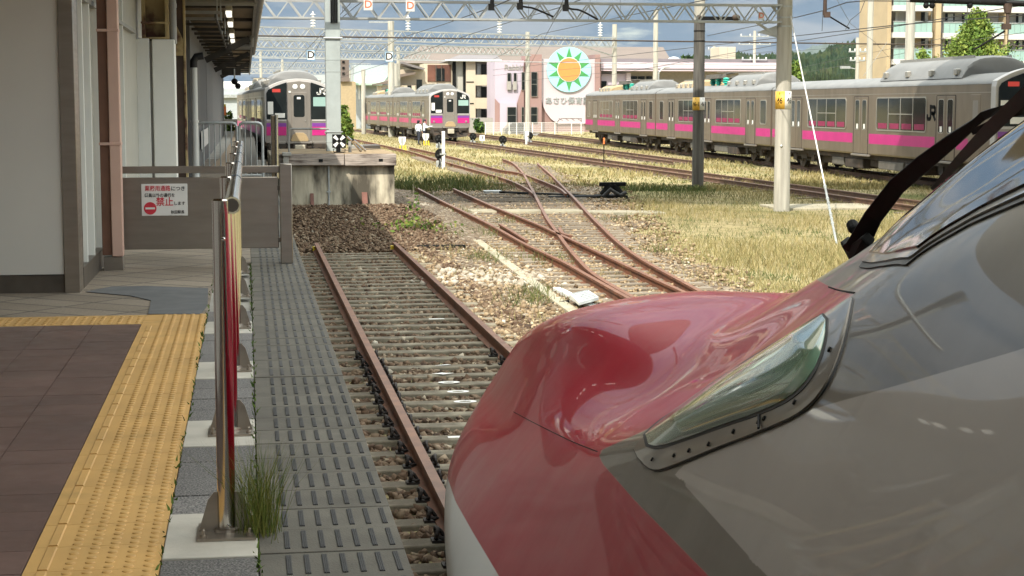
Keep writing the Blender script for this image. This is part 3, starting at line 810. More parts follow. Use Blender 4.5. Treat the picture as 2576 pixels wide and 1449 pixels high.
# weeds in the gravel: little tufts
def tufts(name, spots, per, spread, h, w, tint, label, cat="weeds", lean=0.45):
    X = np.concatenate([rng.normal(x, spread, per) for x, y in spots]); Y = np.concatenate([rng.normal(y, spread * 1.5, per) for x, y in spots])
    n = len(X)
    o = grass(name, X, Y, rng.uniform(h * 0.4, h, n), rng.uniform(w * .6, w * 1.2, n), np.clip(rng.normal(tint, 0.15, n), 0, 1), label, lean)
    o["category"] = cat
    return o
spots = [gp(x, y)[:2] for x, y in [(1240, 662), (1215, 655), (1370, 660), (1385, 668), (1350, 765), (1310, 772), (1180, 590), (1120, 605), (1085, 560), (1240, 600), (1160, 540), (1100, 500), (1045, 500), (1030, 480), (1060, 492), (1250, 482), (1228, 480), (1270, 480), (1015, 470), (1640, 640), (1560, 560), (1330, 742), (1280, 565)]]
tufts("gravel_weeds", spots, 90, 0.22, 0.30, 0.012, 0.22, "green weeds sprouting through the gravel between the rails")
spots = [gp(x, y)[:2] for x, y in [(1330, 600), (1470, 560), (1540, 700), (1500, 640), (1350, 820), (1270, 640), (1200, 700), (1440, 520), (1700, 700), (1120, 640), (1060, 660), (1390, 870)]]
tufts("dry_gravel_tufts", spots, 60, 0.25, 0.25, 0.010, 0.6, "dry straw tufts scattered on the gravel")
# rank green growth round the foot of the yard behind the buffer wall
spots = [gp(x, y)[:2] for x, y in [(870, 305), (880, 300), (890, 310), (900, 305), (868, 295), (885, 290), (1010, 472), (1022, 478), (1180, 478), (1130, 468), (1160, 466)]]
tufts("tall_green_grass", spots, 220, 0.55, 0.55, 0.03, 0.15, "taller green grass behind the buffer wall")

# ------------------------------------------------------------------ rails
RAILP = [(-.036, 0), (.036, 0), (.036, -.035), (.012, -.05), (.012, -.13), (.068, -.148), (.068, -.16), (-.068, -.16), (-.068, -.148), (-.012, -.13), (-.012, -.05), (-.036, -.035)]
def rail_mesh(pts, sc=1.0):
    P = [Vector(p) for p in pts]; k = len(RAILP)
    vs, fs, mi = [], [], []
    for i, p in enumerate(P):
        d = (P[min(i + 1, len(P) - 1)] - P[max(i - 1, 0)]); d.z = 0; d.normalize()
        r = Vector((d.y, -d.x, 0))
        for x, z in RAILP: vs.append(tuple(p + r * x * sc + Vector((0, 0, z * sc))))
    for i in range(len(P) - 1):
        for j in range(k):
            fs.append((i * k + j, i * k + (j + 1) % k, (i + 1) * k + (j + 1) % k, (i + 1) * k + j)); mi.append(1 if j == 0 else 0)
    fs += [tuple(range(k - 1, -1, -1)), tuple(range((len(P) - 1) * k, len(P) * k))]; mi += [0, 0]
    me = bpy.data.meshes.new("rail"); me.from_pydata(vs, [], fs); me.polygons.foreach_set("material_index", mi)
    return me
def smooth_path(pts, n=6):
    P = [Vector(p) for p in pts]
    out = []
    for i in range(len(P) - 1):
        p0, p1, p2, p3 = P[max(i - 1, 0)], P[i], P[i + 1], P[min(i + 2, len(P) - 1)]
        for j in range(n):
            t = j / n
            out.append(0.5 * ((2 * p1) + (p2 - p0) * t + (2 * p0 - 5 * p1 + 4 * p2 - p3) * t * t + (3 * p1 - p0 - 3 * p2 + p3) * t ** 3))
    return out + [P[-1]]
def rail(parent, pts, mats=None, sc=1.0):
    me = rail_mesh(pts, sc)
    inv = mat_of(parent).inverted(); me.transform(inv)
    o = link("rail", me, mats or [m_rust, m_rail_top], parent, False)
    return o
# dead-end track beside the platform
t1 = thing("railway_track", "dead-end track with two rusty rails on concrete sleepers beside the platform", "railway track", (NX, 5.0, 0))
R1, R2 = NX - 0.745, NX + 0.745
for RX in (R1, R2):
    rail(t1, [(RX, -8, 0), (RX, 12, 0), (RX, 32.9, 0)])
sl = MB()
sl.add([(-1.2, -.125, -.30), (1.2, -.125, -.30), (1.2, .125, -.30), (-1.2, .125, -.30), (-1.19, -.10, -.155), (1.19, -.10, -.155), (1.19, .10, -.155), (-1.19, .10, -.155)],
       [(0, 3, 2, 1), (4, 5, 6, 7), (0, 1, 5, 4), (1, 2, 6, 5), (2, 3, 7, 6), (3, 0, 4, 7)])
sl_me = sl.mesh("sleeper")
first = link("sleeper", sl_me, m_sleeper, t1, True, 0.012)
cl = MB()
ring = [(.055 + .006 * math.sin(2 * t), .047 * math.cos(t), -.098 + .034 * math.sin(t)) for t in [2 * math.pi * k / 12 for k in range(13)]]
cl.tube(ring, 0.0145, 6); cl.tube([(.055, 0, -.064), (.03, .0, -.085), (.005, .0, -.125)], .014, 6); cl.tube([(.055, -.04, -.11), (.02, -.045, -.125), (-.005, -.02, -.13)], .012, 6)
cl.box(-.01, .088, -.05, .05, -.156, -.138); cl.cyl((.055, 0, -.14), (.055, 0, -.085), .014, 6)
cl_me = cl.mesh("rail_clip"); cl_me.materials.append(m_ironclip)
clip_n = 0
for i in range(49):
    o = first if i == 0 else first.copy()
    if i: COL.objects.link(o); o.parent = t1
    o.location = (random.gauss(0, .01), SL0 - 5.0 + i * SLP + random.gauss(0, .008), random.gauss(0, .004))
    o.rotation_euler = (0, 0, random.gauss(0, .004))
    if i > 34: continue
    for k, (sx_, off) in enumerate(((-1, -.745), (1, -.745), (-1, .745), (1, .745))):
        if clip_n >= 100 and i > 24: break
        c_ = bpy.data.objects.new("rail_clip", cl_me); COL.objects.link(c_); c_.parent = o
        c_.location = (off + sx_ * 0.052, 0, 0.0); c_.scale = (sx_, 1, 1); clip_n += 1
# painted marks on the sleepers between the rails: arrows and rings
for V_, kind in (((1110, 916), 0), ((1113, 940), 1), ((1130, 964), 2), ((1155, 990), 2), ((1172, 1014), 2), ((1098, 803), 3), ((1150, 1090), 3)):
    P = gp(V_[0], V_[1], -0.155)
    i = round((P.y - SL0) / SLP); y = SL0 + i * SLP; x = P.x; z = -0.1495
    mk = MB()
    if kind == 0: mk.prism([(x - .09, y - .02, z), (x + .09, y + .01, z), (x + .06, y + .05, z), (x, y + .03, z)], (0, 0, .002))
    if kind == 1: mk.prism([(x - .11, y + .02, z), (x, y - .06, z), (x + .12, y + .02, z), (x + .04, y + .03, z), (x, y + .06, z), (x - .04, y + .03, z)], (0, 0, .002))
    if kind == 3: mk.box(x - .10, x + .10, y - .03, y + .03, z, z + .002)
    if kind == 2:
        for q in range(14):
            a0, a1 = 2 * math.pi * q / 14, 2 * math.pi * (q + 1) / 14
            mk.prism([(x + .11 * math.cos(a0), y + .065 * math.sin(a0), z), (x + .11 * math.cos(a1), y + .065 * math.sin(a1), z), (x + .06 * math.cos(a1), y + .035 * math.sin(a1), z), (x + .06 * math.cos(a0), y + .035 * math.sin(a0), z)], (0, 0, .002))
    mk.build('painted_mark', m_sign_white, t1, True)

# yellow end clamps on the rail ends
for RX in (R1, R2):
    b = MB(); b.box(RX - .07, RX + .07, 32.86, 32.98, -.15, -.07); b.build("end_clamp", m_yellow, t1, True, bevel=.01)

# ------------------------------------------------------------------ the turnout in the yard
A_ = [(1045, 470), (1120, 509), (1225, 560), (1312, 608), (1375, 638), (1420, 659), (1495, 701), (1560, 737), (1640, 780)]
B_ = [(1141, 474), (1228, 513), (1276, 533), (1351, 563), (1395, 583), (1438, 602), (1540, 650), (1630, 692), (1720, 733), (1860, 795)]
C_ = [(1352, 410), (1384, 437), (1411, 464), (1447, 500), (1480, 536), (1516, 572), (1558, 611), (1618, 653), (1720, 709), (1860, 785)]
D_ = [(1264, 399), (1291, 410), (1315, 434), (1330, 461), (1345, 488), (1360, 518), (1378, 551), (1402, 584), (1422, 612), (1450, 646), (1486, 682), (1540, 717), (1640, 772)]
E_ = [(870, 345), (950, 362), (1030, 380), (1093, 399), (1198, 428), (1270, 449), (1315, 468), (1343, 487)]
F_ = [(1030, 370), (1132, 393), (1195, 410), (1255, 426), (1309, 435), (1360, 453), (1405, 472), (1424, 487)]
tor = gp(1500, 640, 0)
t2 = thing("railway_turnout", "rusty turnout with crossing rails curving through sunlit gravel", "railway turnout", (tor.x, tor.y, 0))
def px_rail(pl): return smooth_path([gp(x, y, 0.0) for x, y in pl], 5)
RP = {}
for k, pl in (("A", A_), ("B", B_), ("C", C_), ("D", D_), ("E", E_), ("F", F_)):
    RP[k] = px_rail(pl); rail(t2, RP[k])
rail(t2, px_rail([(1375, 617), (1420, 640), (1475, 668)][:0] or [(1258, 563), (1290, 582), (1325, 604)]))   # guard rail
rail(t2, px_rail([(1407, 572), (1415, 585), (1436, 592)]))
def near_pt(path, y):
    for p, q in zip(path, path[1:]):
        if (p.y - y) * (q.y - y) <= 0 and p.y != q.y: return p.lerp(q, (y - p.y) / (q.y - p.y))
    return None
tim = MB().box(-.5, .5, -.11, .11, -.34, -.158).mesh("sleeper")
def timbers(parent, r1, r2, y0, y1, pitch, ext=0.5, mat=m_timber):
    y = y0; k = 0
    while y < y1:
        a, c = near_pt(r1, y), near_pt(r2, y)
        if a is not None and c is not None:
            o = bpy.data.objects.new("sleeper", tim); COL.objects.link(o); o.parent = parent
            if not tim.materials: tim.materials.append(mat)
            w = abs(a.x - c.x) + 2 * ext; ctr = (a + c) / 2
            o.location = mat_of(parent).inverted() @ Vector((ctr.x, y, random.uniform(.022, .04))); o.scale = (w, 1, 1)
            o.rotation_euler = (0, 0, random.gauss(0, .01)); k += 1
        y += pitch
    return k
timbers(t2, RP["A"], RP["C"], 22.5, 54, 0.66)
timbers(t2, RP["E"], RP["F"], 60, 92, 0.75)
timbers(t2, RP["D"], RP["C"], 61.0, 82, 0.75)
# sheds of rust on fishplates
for k, ts in (("A", (.42, .75)), ("B", (.3, .55, .9)), ("C", (.5, .8)), ("D", (.45, .7)), ("F", (.6,))):
    for t in ts:
        i = int(t * (len(RP[k]) - 2)); p, q = RP[k][i], RP[k][i + 1]; d = (q - p).normalized(); s_ = Vector((d.y, -d.x, 0))
        b = MB(); b.beam(p - d * .32 - s_ * .03 + Vector((0, 0, -.09)), p + d * .32 - s_ * .03 + Vector((0, 0, -.09)), .05, .07)
        b.build("fishplate", m_rust, t2, True)

# ------------------------------------------------------------------ yard tracks under and beside the right hand train
AZR = YAW + math.atan((746 - 1288) / FOC * math.cos(PITCH))
DR = Vector((math.sin(AZR), math.cos(AZR), 0)); SR = Vector((DR.y, -DR.x, 0))
P_front = dp(2512, 263, 51.0); P_front.z = 0
RC = P_front + SR * 1.45         # centre of the near end of the right hand train
def straight_track(label, c0, d, y0, y1, nsl=60, z=0.0, gz=-0.0):
    s = Vector((d.y, -d.x, 0))
    t = thing("railway_track", label, "railway track", (c0.x, c0.y, z), math.atan2(-d.x, d.y))
    for sg in (-1, 1):
        me = rail_mesh([(sg * .56, y0, gz), (sg * .56, (y0 + y1) / 2, gz), (sg * .56, y1, gz)])
        link("rail", me, [m_rail_far, m_rail_top], t, False)
    sm = MB().box(-1.05, 1.05, -.11, .11, -.33, -.17).mesh("sleeper"); sm.materials.append(m_timber)
    for i in range(nsl):
        o = bpy.data.objects.new("sleeper", sm); COL.objects.link(o); o.parent = t
        o.location = (random.gauss(0, .02), y0 + (y1 - y0) * (i + .5) / nsl, 0)
    return t
TRK_R = straight_track("rusty track under the pink striped train on the right", RC, DR, -30, 120, 90)
q1, q2 = gp(1500, 404, 0), gp(2250, 506, 0)
d2 = (q1 - q2).normalized()
TRK_B = straight_track("grass grown track between the dark pole and the right hand train", q2 + Vector((d2.y, -d2.x, 0)) * .2, d2, -20, 95, 80)
q1, q2 = gp(1240, 343, 0), gp(1465, 372, 0)
d3 = (q1 - q2).normalized()
straight_track("far grass grown track in front of the white mesh fence", q2, d3, -25, 70, 60)
# ------------------------------------------------------------------ platform
PZ = 1.2
XE = 0.48
Y818, Y795 = gp(200, 818, PZ).y, gp(200, 795, PZ).y
b = MB(); b.box(-14, XE - .004, -14, 46.0, GZ, PZ - .03); b.box(-14, XE - .3, 46, 112, GZ, PZ - .03)
struct(b.build("platform", m_conc, bevel=0.0))
b = MB()
y = -3.0; k = 0
# brown tiles: real tiles with open joints
yy = Y818 - .004
while yy > -2:
    x = -.700
    while x > -6.0:
        b.box(x - .305 + .003, x - .001, yy - .276 + .0034, yy, PZ - .025, PZ + random.uniform(-.0006, .0006)); x -= .305
    yy -= .276
b2 = MB(); b2.box(-6.2, -.699, -3, Y818 - .002, PZ - .028, PZ - .006)
struct(b2.build("tile_bed", m_tile_line, smooth=False))
struct(b.build("brown_tile_paving", m_brown_tile, smooth=False))
# yellow tactile strip
b = MB()
yy = Y795 - .003; n_t = 0
def dot(b, x, y):
    n = 10
    pr = [(.0165, 0), (.0145, .0032), (.010, .0048)]
    vs = [(x + r * math.cos(2 * math.pi * k / n), y + r * math.sin(2 * math.pi * k / n), PZ + z) for r, z in pr for k in range(n)]
    fs = [(i * n + k, i * n + (k + 1) % n, (i + 1) * n + (k + 1) % n, (i + 1) * n + k) for i in range(2) for k in range(n)] + [tuple(range(2 * n, 3 * n))]
    b.add(vs, fs)
while yy > -1.5:
    b.box(-.697, -.288, yy - .298 + .002, yy, PZ - .025, PZ + random.uniform(-.0006, .0006))
    if yy < Y818 - .1:
        b.prism([(-.658, yy - .285, PZ), (-.624, yy - .285, PZ), (-.628, yy - .285, PZ + .005), (-.654, yy - .285, PZ + .005)], (0, .274, 0))
    for i in range(5):
        for j in range(5):
            dot(b, -.565 + i * .0605, yy - .03 - j * .0598)
    yy -= .298
x = -.699
while x > -5.5:
    b.box(x - .298 + .002, x, Y818, Y795 - .003, PZ - .025, PZ + random.uniform(-.0006, .0006))
    for i in range(5):
        yv = Y818 + .06 + i * .085
        for j in range(5): dot(b, x - .03 - j * .0598, yv)
    x -= .298
struct(b.build("yellow_tactile_paving", m_tactile, smooth=True))
b2 = MB(); b2.box(-5.6, -.288, -2, Y795 - .002, PZ - .029, PZ - .007)
struct(b2.build("tactile_bed", m_tile_line, smooth=False))
# granulated blocks and pale pads under the fence posts
POSTY = [gp(550, 1345, PZ).y + 1.8 * k for k in range(6)]
PX0 = -.088
b, bp = MB(), MB()
y0 = POSTY[0] - .3 - 1.8 * 3
for k in range(0, 40):
    ya = y0 + .3 * k
    if ya > 15.6: break
    pad = (k % 6) in (0, 1)
    if pad:
        if k % 6 == 0: bp.box(-.286, .013, ya + .003, ya + .597, PZ - .025, PZ + .004)
    else: b.box(-.286, .013, ya + .002, ya + .297, PZ - .025, PZ + random.uniform(-.002, .002))
struct(b.build("granule_block_paving", m_granule, bevel=.004))
struct(bp.build("concrete_pads", m_pad, bevel=.004))
# grey pavers with rubber grip strips
b, bs = MB(), MB()
yy = gp(800, 1388, PZ).y
yy -= .3 * 20
while yy < 40:
    w = random.uniform(-.002, .002)
    b.box(.017, XE, yy + .002, yy + .298, PZ - .06, PZ + w)
    for i in range(7):
        xx = .108 + .0563 * i
        if yy < 15.2 or True:
            bs.box(xx - .0085, xx + .0085, yy + .045, yy + .265, PZ + w - .005, PZ + w + .0028)
            if yy < 9:
                for q in (-.0055, 0, .0055): bs.box(xx + q - .0013, xx + q + .0013, yy + .046, yy + .264, PZ + w, PZ + w + .0046)
    yy += .3
struct(b.build("grey_paver_edge", m_paver, bevel=.003))
struct(bs.build("rubber_grip_strips", m_strip, smooth=False))
# paving beyond the yellow strip: diagonal clay pavers and an asphalt patch
mpv, n, l, bb_ = nodes_of("diagonal_paving")
tc = n.new("ShaderNodeTexCoord"); mp = n.new("ShaderNodeMapping"); mp.inputs["Rotation"].default_value = (0, 0, rad(38)); l.new(tc.outputs["Object"], mp.inputs[0])
br = n.new("ShaderNodeTexBrick"); br.inputs["Scale"].default_value = 1.0; br.offset = 0.0
br.inputs["Brick Width"].default_value = .62; br.inputs["Row Height"].default_value = .31; br.inputs["Mortar Size"].default_value = .012
br.inputs["Color1"].default_value = (.20, .165, .125, 1); br.inputs["Color2"].default_value = (.25, .21, .165, 1); br.inputs["Mortar"].default_value = (.075, .068, .055, 1)
l.new(mp.outputs[0], br.inputs["Vector"])
c = mixcol(n, l, 0.6, br.outputs["Color"], ramp(n, l, noise(n, l, 60, 5), [(0.3, .65), (.7, 1.3)]), 'MULTIPLY')
c = mixcol(n, l, 0.7, c, ramp(n, l, noise(n, l, .9, 5), [(0.35, .65), (.65, 1.15)]), 'MULTIPLY')
l.new(c, bb_.inputs["Base Color"]); bb_.inputs["Roughness"].default_value = .85
b = MB(); b.box(-8, -.288, Y795, 46, PZ - .029, PZ - .002); b.box(-.288, .016, 15.7, 46, PZ - .029, PZ - .003)
struct(b.build("diagonal_paving", mpv, smooth=False))
pp = [gp(x, y, PZ) for x, y in ((372, 791), (505, 791), (522, 770), (524, 726), (365, 720), (280, 722), (215, 735), (330, 745), (380, 757))]
b = MB(); b.prism([(p.x, p.y, PZ + .001) for p in pp], (0, 0, .003)); struct(b.build("asphalt_patch", m_patch, smooth=False))

# ------------------------------------------------------------------ polished fence on the platform
fence = thing("platform_fence", "polished stainless fence of round posts under one top rail running along the platform", "fence", (PX0, POSTY[0], PZ))
RTOP = 1.115
bpost = MB(); bpost.lathe([(.030, .008), (.030, RTOP - .05), (.0305, RTOP - .045), (.0305, RTOP - .005), (.026, RTOP)], n=24)
bplate = MB(); bplate.box(-.095, .095, -.11, .11, .005, .014)
for sx_ in (-1, 1):
    bplate.prism([(sx_ * .028, -.004, .014), (sx_ * .092, -.004, .014), (sx_ * .060, -.004, .12), (sx_ * .040, -.004, .145), (sx_ * .028, -.004, .145)], (0, .008, 0))
bplate.lathe([(.044, .014), (.042, .022), (.032, .026)], n=20)
bbolt = MB().lathe([(.011, .014), (.011, .022), (.006, .024), (.006, .038), (.004, .040)], n=8)
me_post, me_plate, me_bolt = bpost.mesh("post"), bplate.mesh("base_plate"), bbolt.mesh("bolt")
bscrew = MB(); bscrew.sphere((0, 0, 0), .0075, 10); me_screw = bscrew.mesh("screw")
for k, py in enumerate(POSTY):
    o = link("post", me_post if k == 0 else me_post, [m_chrome] if k == 0 else [], fence) if k == 0 else None
    if o is None:
        o = bpy.data.objects.new("post", me_post); COL.objects.link(o); o.parent = fence
    o.location = (random.gauss(0, .002), py - POSTY[0], 0)
    pl = bpy.data.objects.new("base_plate", me_plate); COL.objects.link(pl); pl.parent = o
    if k == 0:
        me_plate.materials.append(m_steel); me_bolt.materials.append(m_steel); me_screw.materials.append(m_chrome)
    for bx, by in ((-.075, -.085), (.075, -.085), (-.075, .085), (.075, .085)):
        q = bpy.data.objects.new("bolt", me_bolt); COL.objects.link(q); q.parent = o; q.location = (bx, by, 0)
    for z_ in (.035, RTOP - .13):
        q = bpy.data.objects.new("screw", me_screw); COL.objects.link(q); q.parent = o; q.location = (0.006, -.031, z_)
for k in range(len(POSTY) - 1):
    b = MB(); ya, yb = POSTY[k] - POSTY[0], POSTY[k + 1] - POSTY[0]
    b.cyl((.036, ya - .01, RTOP - .02), (.036, yb - .03, RTOP - .02), .026, 20)
    b.tube([(.036, ya - .018, RTOP - .02), (.036, ya - .012, RTOP - .02), (.036, ya + .05, RTOP - .02)], [.0285, .0288, .0285], 20)
    b.box(.02, .036, ya - .012, ya + .012, RTOP - .035, RTOP - .008)
    tr_ = b.build("top_rail", m_chrome, fence)
    b = MB(); b.cyl((.036, ya - .0195, RTOP - .02), (.036, ya - .0185, RTOP - .02), .022, 20); b.build("end_plug", m_dark_steel, tr_)
# grass tuft growing at the foot of the nearest post, and small weeds in the joint
def blade_tuft(name, label, x, y, z, n, h, w, spread, tint):
    X = x + rng.normal(0, spread, n); Y = y + rng.normal(0, spread * 1.6, n)
    V, F, t = blades(X, Y, np.full(n, z), rng.uniform(h * .45, h, n), rng.uniform(w * .6, w, n), np.clip(rng.normal(tint, .2, n), 0, 1), .28)
    o = np_mesh(name, V, F, m_leaf, {"tint": t}); return tag(o, label, "grass tuft")
g = gp(640, 1340, PZ)
blade_tuft("grass_tuft", "green grass tuft growing from the joint beside the nearest fence post", .018, g.y, PZ - .01, 420, .36, .0026, .032, .66)
xs, ys = [], []
for k in range(420):
    yv = 4.6 + 11 * rng.random() ** 1.3
    xs.append(.015 + rng.normal(0, .006) if rng.random() < .6 else -.287 + rng.normal(0, .006)); ys.append(yv)
xs, ys = np.array(xs), np.array(ys)
V, F, t = blades(xs, ys, np.full(len(xs), PZ - .004), rng.uniform(.008, .035, len(xs)), rng.uniform(.006, .014, len(xs)), np.clip(rng.normal(.25, .15, len(xs)), 0, 1), .5)
tag(np_mesh("joint_weeds", V, F, m_leaf, {"tint": t}), "tiny green weeds growing along the paving joints", "weeds", None, "stuff")

# ------------------------------------------------------------------ steel gate across the platform end
GY = 15.55
gx0, gx1, gx2 = yp(305, 500, GY).x, yp(700, 500, GY).x, yp(735, 500, GY).x
zt, zb = yp(500, 446, GY).z, yp(500, 626, GY).z
gate = thing("platform_gate", "low brushed steel gate closing off the staff passage", "gate", (gx2, GY, PZ))
b = MB(); b.box(gx0, gx1, GY, GY + .045, zb, zt); b.build("panel", m_steel, gate, True, bevel=.006)
pz0 = yp(717, 661, GY).z; pzt = yp(717, 412, GY).z
b = MB(); b.box(yp(704, 500, GY).x, gx2, GY - .03, GY + .075, PZ, pzt); b.build("post", m_steel, gate, True, bevel=.008)
b = MB(); b.box(gx0, yp(704, 500, GY).x, GY + .02, GY + .05, yp(500, 436, GY).z, yp(500, 418, GY).z); b.build("top_bar", m_steel, gate, True, bevel=.004)
b = MB(); b.box(yp(698, 500, GY).x, yp(706, 500, GY).x, GY, GY + .03, zb + .05, zb + .09); b.box(yp(698, 500, GY).x, yp(706, 500, GY).x, GY, GY + .03, zt - .12, zt - .08); b.build("hinge", m_dark_steel, gate, True)
# the notice on it
s0, s1 = yp(357, 543, GY), yp(471, 462, GY)
sx, sz, sw, sh = (s0.x + s1.x) / 2, (s0.z + s1.z) / 2, s1.x - s0.x, s1.z - s0.z
sg = thing("notice_sign", "white notice with red lettering and a no-entry roundel fixed to the steel gate", "sign", (sx, GY - .004, sz))
b = MB(); b.box(-sw / 2, sw / 2, -.004, 0, -sh / 2, sh / 2); b.build("board", m_sign_white, sg, bevel=.003)
def srow(body, xl, xr, yc, mat):
    a, c = yp(xl, yc, GY), yp(xr, yc, GY)
    lettering("lettering", body, (c.x - a.x) / max(1, len(body)) * 1.12, mat, sg, ((a.x + c.x) / 2 - sx, -.0052, a.z - sz), width=(c.x - a.x), ext=.0008)
srow("業務用通路", 364, 429, 475, m_sign_red); srow("につき", 431, 465, 475, m_ink)
srow("係員以外の通行を", 364, 440, 492, m_ink)
srow("禁止", 393, 436, 509, m_sign_red); srow("します", 438, 465, 512, m_ink)
srow("秋田駅長", 430, 464, 534, m_ink)
rc = yp(378, 524, GY); rr = (yp(394, 524, GY).x - yp(362, 524, GY).x) / 2
b = MB(); b.cyl((rc.x - sx, -.0042, rc.z - sz), (rc.x - sx, -.0062, rc.z - sz), rr, 28); b.build("roundel", m_sign_red, sg)
b = MB(); b.box(rc.x - sx - rr * .75, rc.x - sx + rr * .75, -.0075, -.0060, rc.z - sz - rr * .16, rc.z - sz + rr * .16); b.build("roundel_bar", m_sign_white, sg)

# ------------------------------------------------------------------ station building on the left
WY = gp(80, 737, PZ).y
wx0, wx1, wx2 = gp(0, 737, PZ).x, gp(163, 737, PZ).x, gp(200, 737, PZ).x
st = thing("station_building", "cream panelled station building with a stainless corner beside the brown paving", "station building", (wx2, WY, PZ))
zb_ = yp(80, 691, WY).z
b = MB(); b.box(-5.0, wx1 - .004, WY, WY + .3, zb_, 4.45); b.build("wall", m_white_wall, st, True)
b = MB(); b.box(-5.0, wx1 - .004, WY + .015, WY + .3, PZ - .01, zb_ - .006); b.build("base_strip", m_dark_steel, st, True)
b = MB(); b.box(wx1, wx2, WY - .02, WY + .3, PZ - .01, 4.45); b.build("corner_column", m_steel, st, True, bevel=.004)
# receding face with upright slats
FX = wx2 - .012
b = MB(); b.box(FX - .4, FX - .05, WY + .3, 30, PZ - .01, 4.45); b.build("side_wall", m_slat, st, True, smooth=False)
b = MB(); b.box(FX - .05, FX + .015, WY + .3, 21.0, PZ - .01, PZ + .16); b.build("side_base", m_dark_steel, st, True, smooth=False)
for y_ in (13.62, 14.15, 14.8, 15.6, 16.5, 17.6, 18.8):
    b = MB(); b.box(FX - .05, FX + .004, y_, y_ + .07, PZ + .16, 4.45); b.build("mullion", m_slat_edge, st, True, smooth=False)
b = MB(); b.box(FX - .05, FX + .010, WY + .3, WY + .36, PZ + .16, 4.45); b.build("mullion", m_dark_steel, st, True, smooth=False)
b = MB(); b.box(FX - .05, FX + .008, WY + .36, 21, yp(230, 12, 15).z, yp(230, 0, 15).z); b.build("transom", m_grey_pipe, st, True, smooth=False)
# the long wall in front of which the canopy stands, and the wall standing opposite for the whole length behind the camera
b = MB(); b.box(-5.0, -2.6, -16, WY + .1, PZ, 4.45); b.build("rear_wall", m_white_wall, st, True, smooth=False)
for k in range(30):
    b = MB(); yv = -14 + k * .9; b.box(-2.6, -2.585, yv, yv + .05, PZ + .1, 4.4)
    b.build("wall_joint", m_dark_steel, st, True, smooth=False)
for yv in (1.5, 6.5, 9.5):
    b = MB(); b.box(-2.6, -2.57, yv, yv + .9, PZ, 3.6); b.build("brown_panel", m_brown_pipe, st, True, smooth=False)
# pink clad pipe box
CY = 15.1
cx0, cx1, cx2 = yp(251, 400, CY).x, yp(276, 400, CY).x, yp(304, 400, CY).x
pk = thing("pipe_cladding", "pink clad square pipe with a brown side standing by the slatted wall", "pipe casing", (cx1, CY, PZ))
zpb, zpb2 = yp(290, 646, CY).z, yp(262, 646, CY).z
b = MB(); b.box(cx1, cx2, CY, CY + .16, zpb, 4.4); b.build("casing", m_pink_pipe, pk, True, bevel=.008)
b = MB(); b.box(cx0, cx1 - .002, CY + .03, CY + .2, zpb2 + .01, 4.4); b.build("side_casing", m_brown_pipe, pk, True, bevel=.004)  # separate brown box left of the pink casing
for yv in (76, 362):
    zv = yp(280, yv, CY).z; b = MB(); b.box(cx0 - .004, cx2 + .005, CY - .006, CY + .17, zv - .012, zv + .012); b.build("joint_band", m_pink_pipe, pk, True, bevel=.003)
b = MB(); b.box(cx0 + .01, cx2 - .004, CY + .02, CY + .18, PZ - .01, zpb - .003); b.build("base", m_steel, pk, True, bevel=.003)
# white clad pillar with rusty steel above
QY = 22.0
p0, p1, p2 = yp(346, 440, QY).x, yp(386, 440, QY).x, yp(446, 440, QY).x
ztop = yp(400, 99, QY).z
pil = thing("clad_pillar", "white panel clad pillar with bare rusty steel column above it", "pillar", (p1, QY, PZ))
b = MB(); b.box(p0, p1 - .016, QY, QY + .35, PZ, ztop + .012); b.build("panel", m_white_panel, pil, True, bevel=.012)
b = MB(); b.box(p1 + .016, p2, QY - .02, QY + .35, PZ, ztop); b.build("panel", m_white_panel, pil, True, bevel=.012)
b = MB(); b.box(p1 - .017, p1 + .017, QY + .03, QY + .34, PZ, ztop - .02); b.build("seam", m_grey_pipe, pil, True, smooth=False)
r0, r1 = yp(357, 60, QY + .1).x, yp(425, 60, QY + .1).x
b = MB(); b.box(r0, r0 + .045, QY + .02, QY + .32, ztop - .1, 4.5); b.box(r1 - .045, r1, QY + .02, QY + .32, ztop - .1, 4.5); b.box(r0 + .045, r1 - .045, QY + .16, QY + .18, ztop - .1, 4.5)
zz = yp(390, 55, QY + .1).z; b.box(r0 - .01, r1 + .01, QY + .015, QY + .16, zz - .025, zz + .0); b.box(r0 - .0, r1 + .0, QY + .015, QY + .16, ztop + .005, ztop + .03)
b.build("steel_column", m_rust_col, pil, True, bevel=.004)
b = MB(); xg = yp(434, 50, QY).x; b.cyl((xg, QY + .1, ztop - .05), (xg, QY + .1, 4.5), .045, 16); b.lathe([(.052, 0), (.052, .05)], (xg, QY + .1, yp(434, 18, QY).z), 16); b.build("drain_pipe", m_grey_pipe, pil, True)
# second rusty column
Q2 = 27.0
a0, a1 = yp(449, 300, Q2).x, yp(470, 300, Q2).x
c2 = thing("rusty_column", "dark rusty steel column with a yellow edge behind the white pillar", "pillar", (a0, Q2, PZ))
b = MB(); b.box(a0 - .1, a1 - .03, Q2 + .02, Q2 + .3, PZ, 4.5); b.build("web", m_rust_dark, c2, True, smooth=False)
b = MB(); b.box(a1 - .03, a1, Q2, Q2 + .32, PZ, 4.5); b.build("flange", m_rust_col, c2, True, bevel=.003)
zz0, zz1 = yp(460, 140, Q2).z, yp(460, 62, Q2).z
b = MB(); b.prism([(a0 - .1, Q2 - .005, zz1), (a0 - .06, Q2 - .005, zz1 + .12), (a1 - .035, Q2 - .005, zz0 + .25), (a1 - .035, Q2 - .005, zz0), (a0 - .1, Q2 - .005, zz0)], (0, .02, 0)); b.build("gusset", m_rust_col, c2, True, smooth=False)
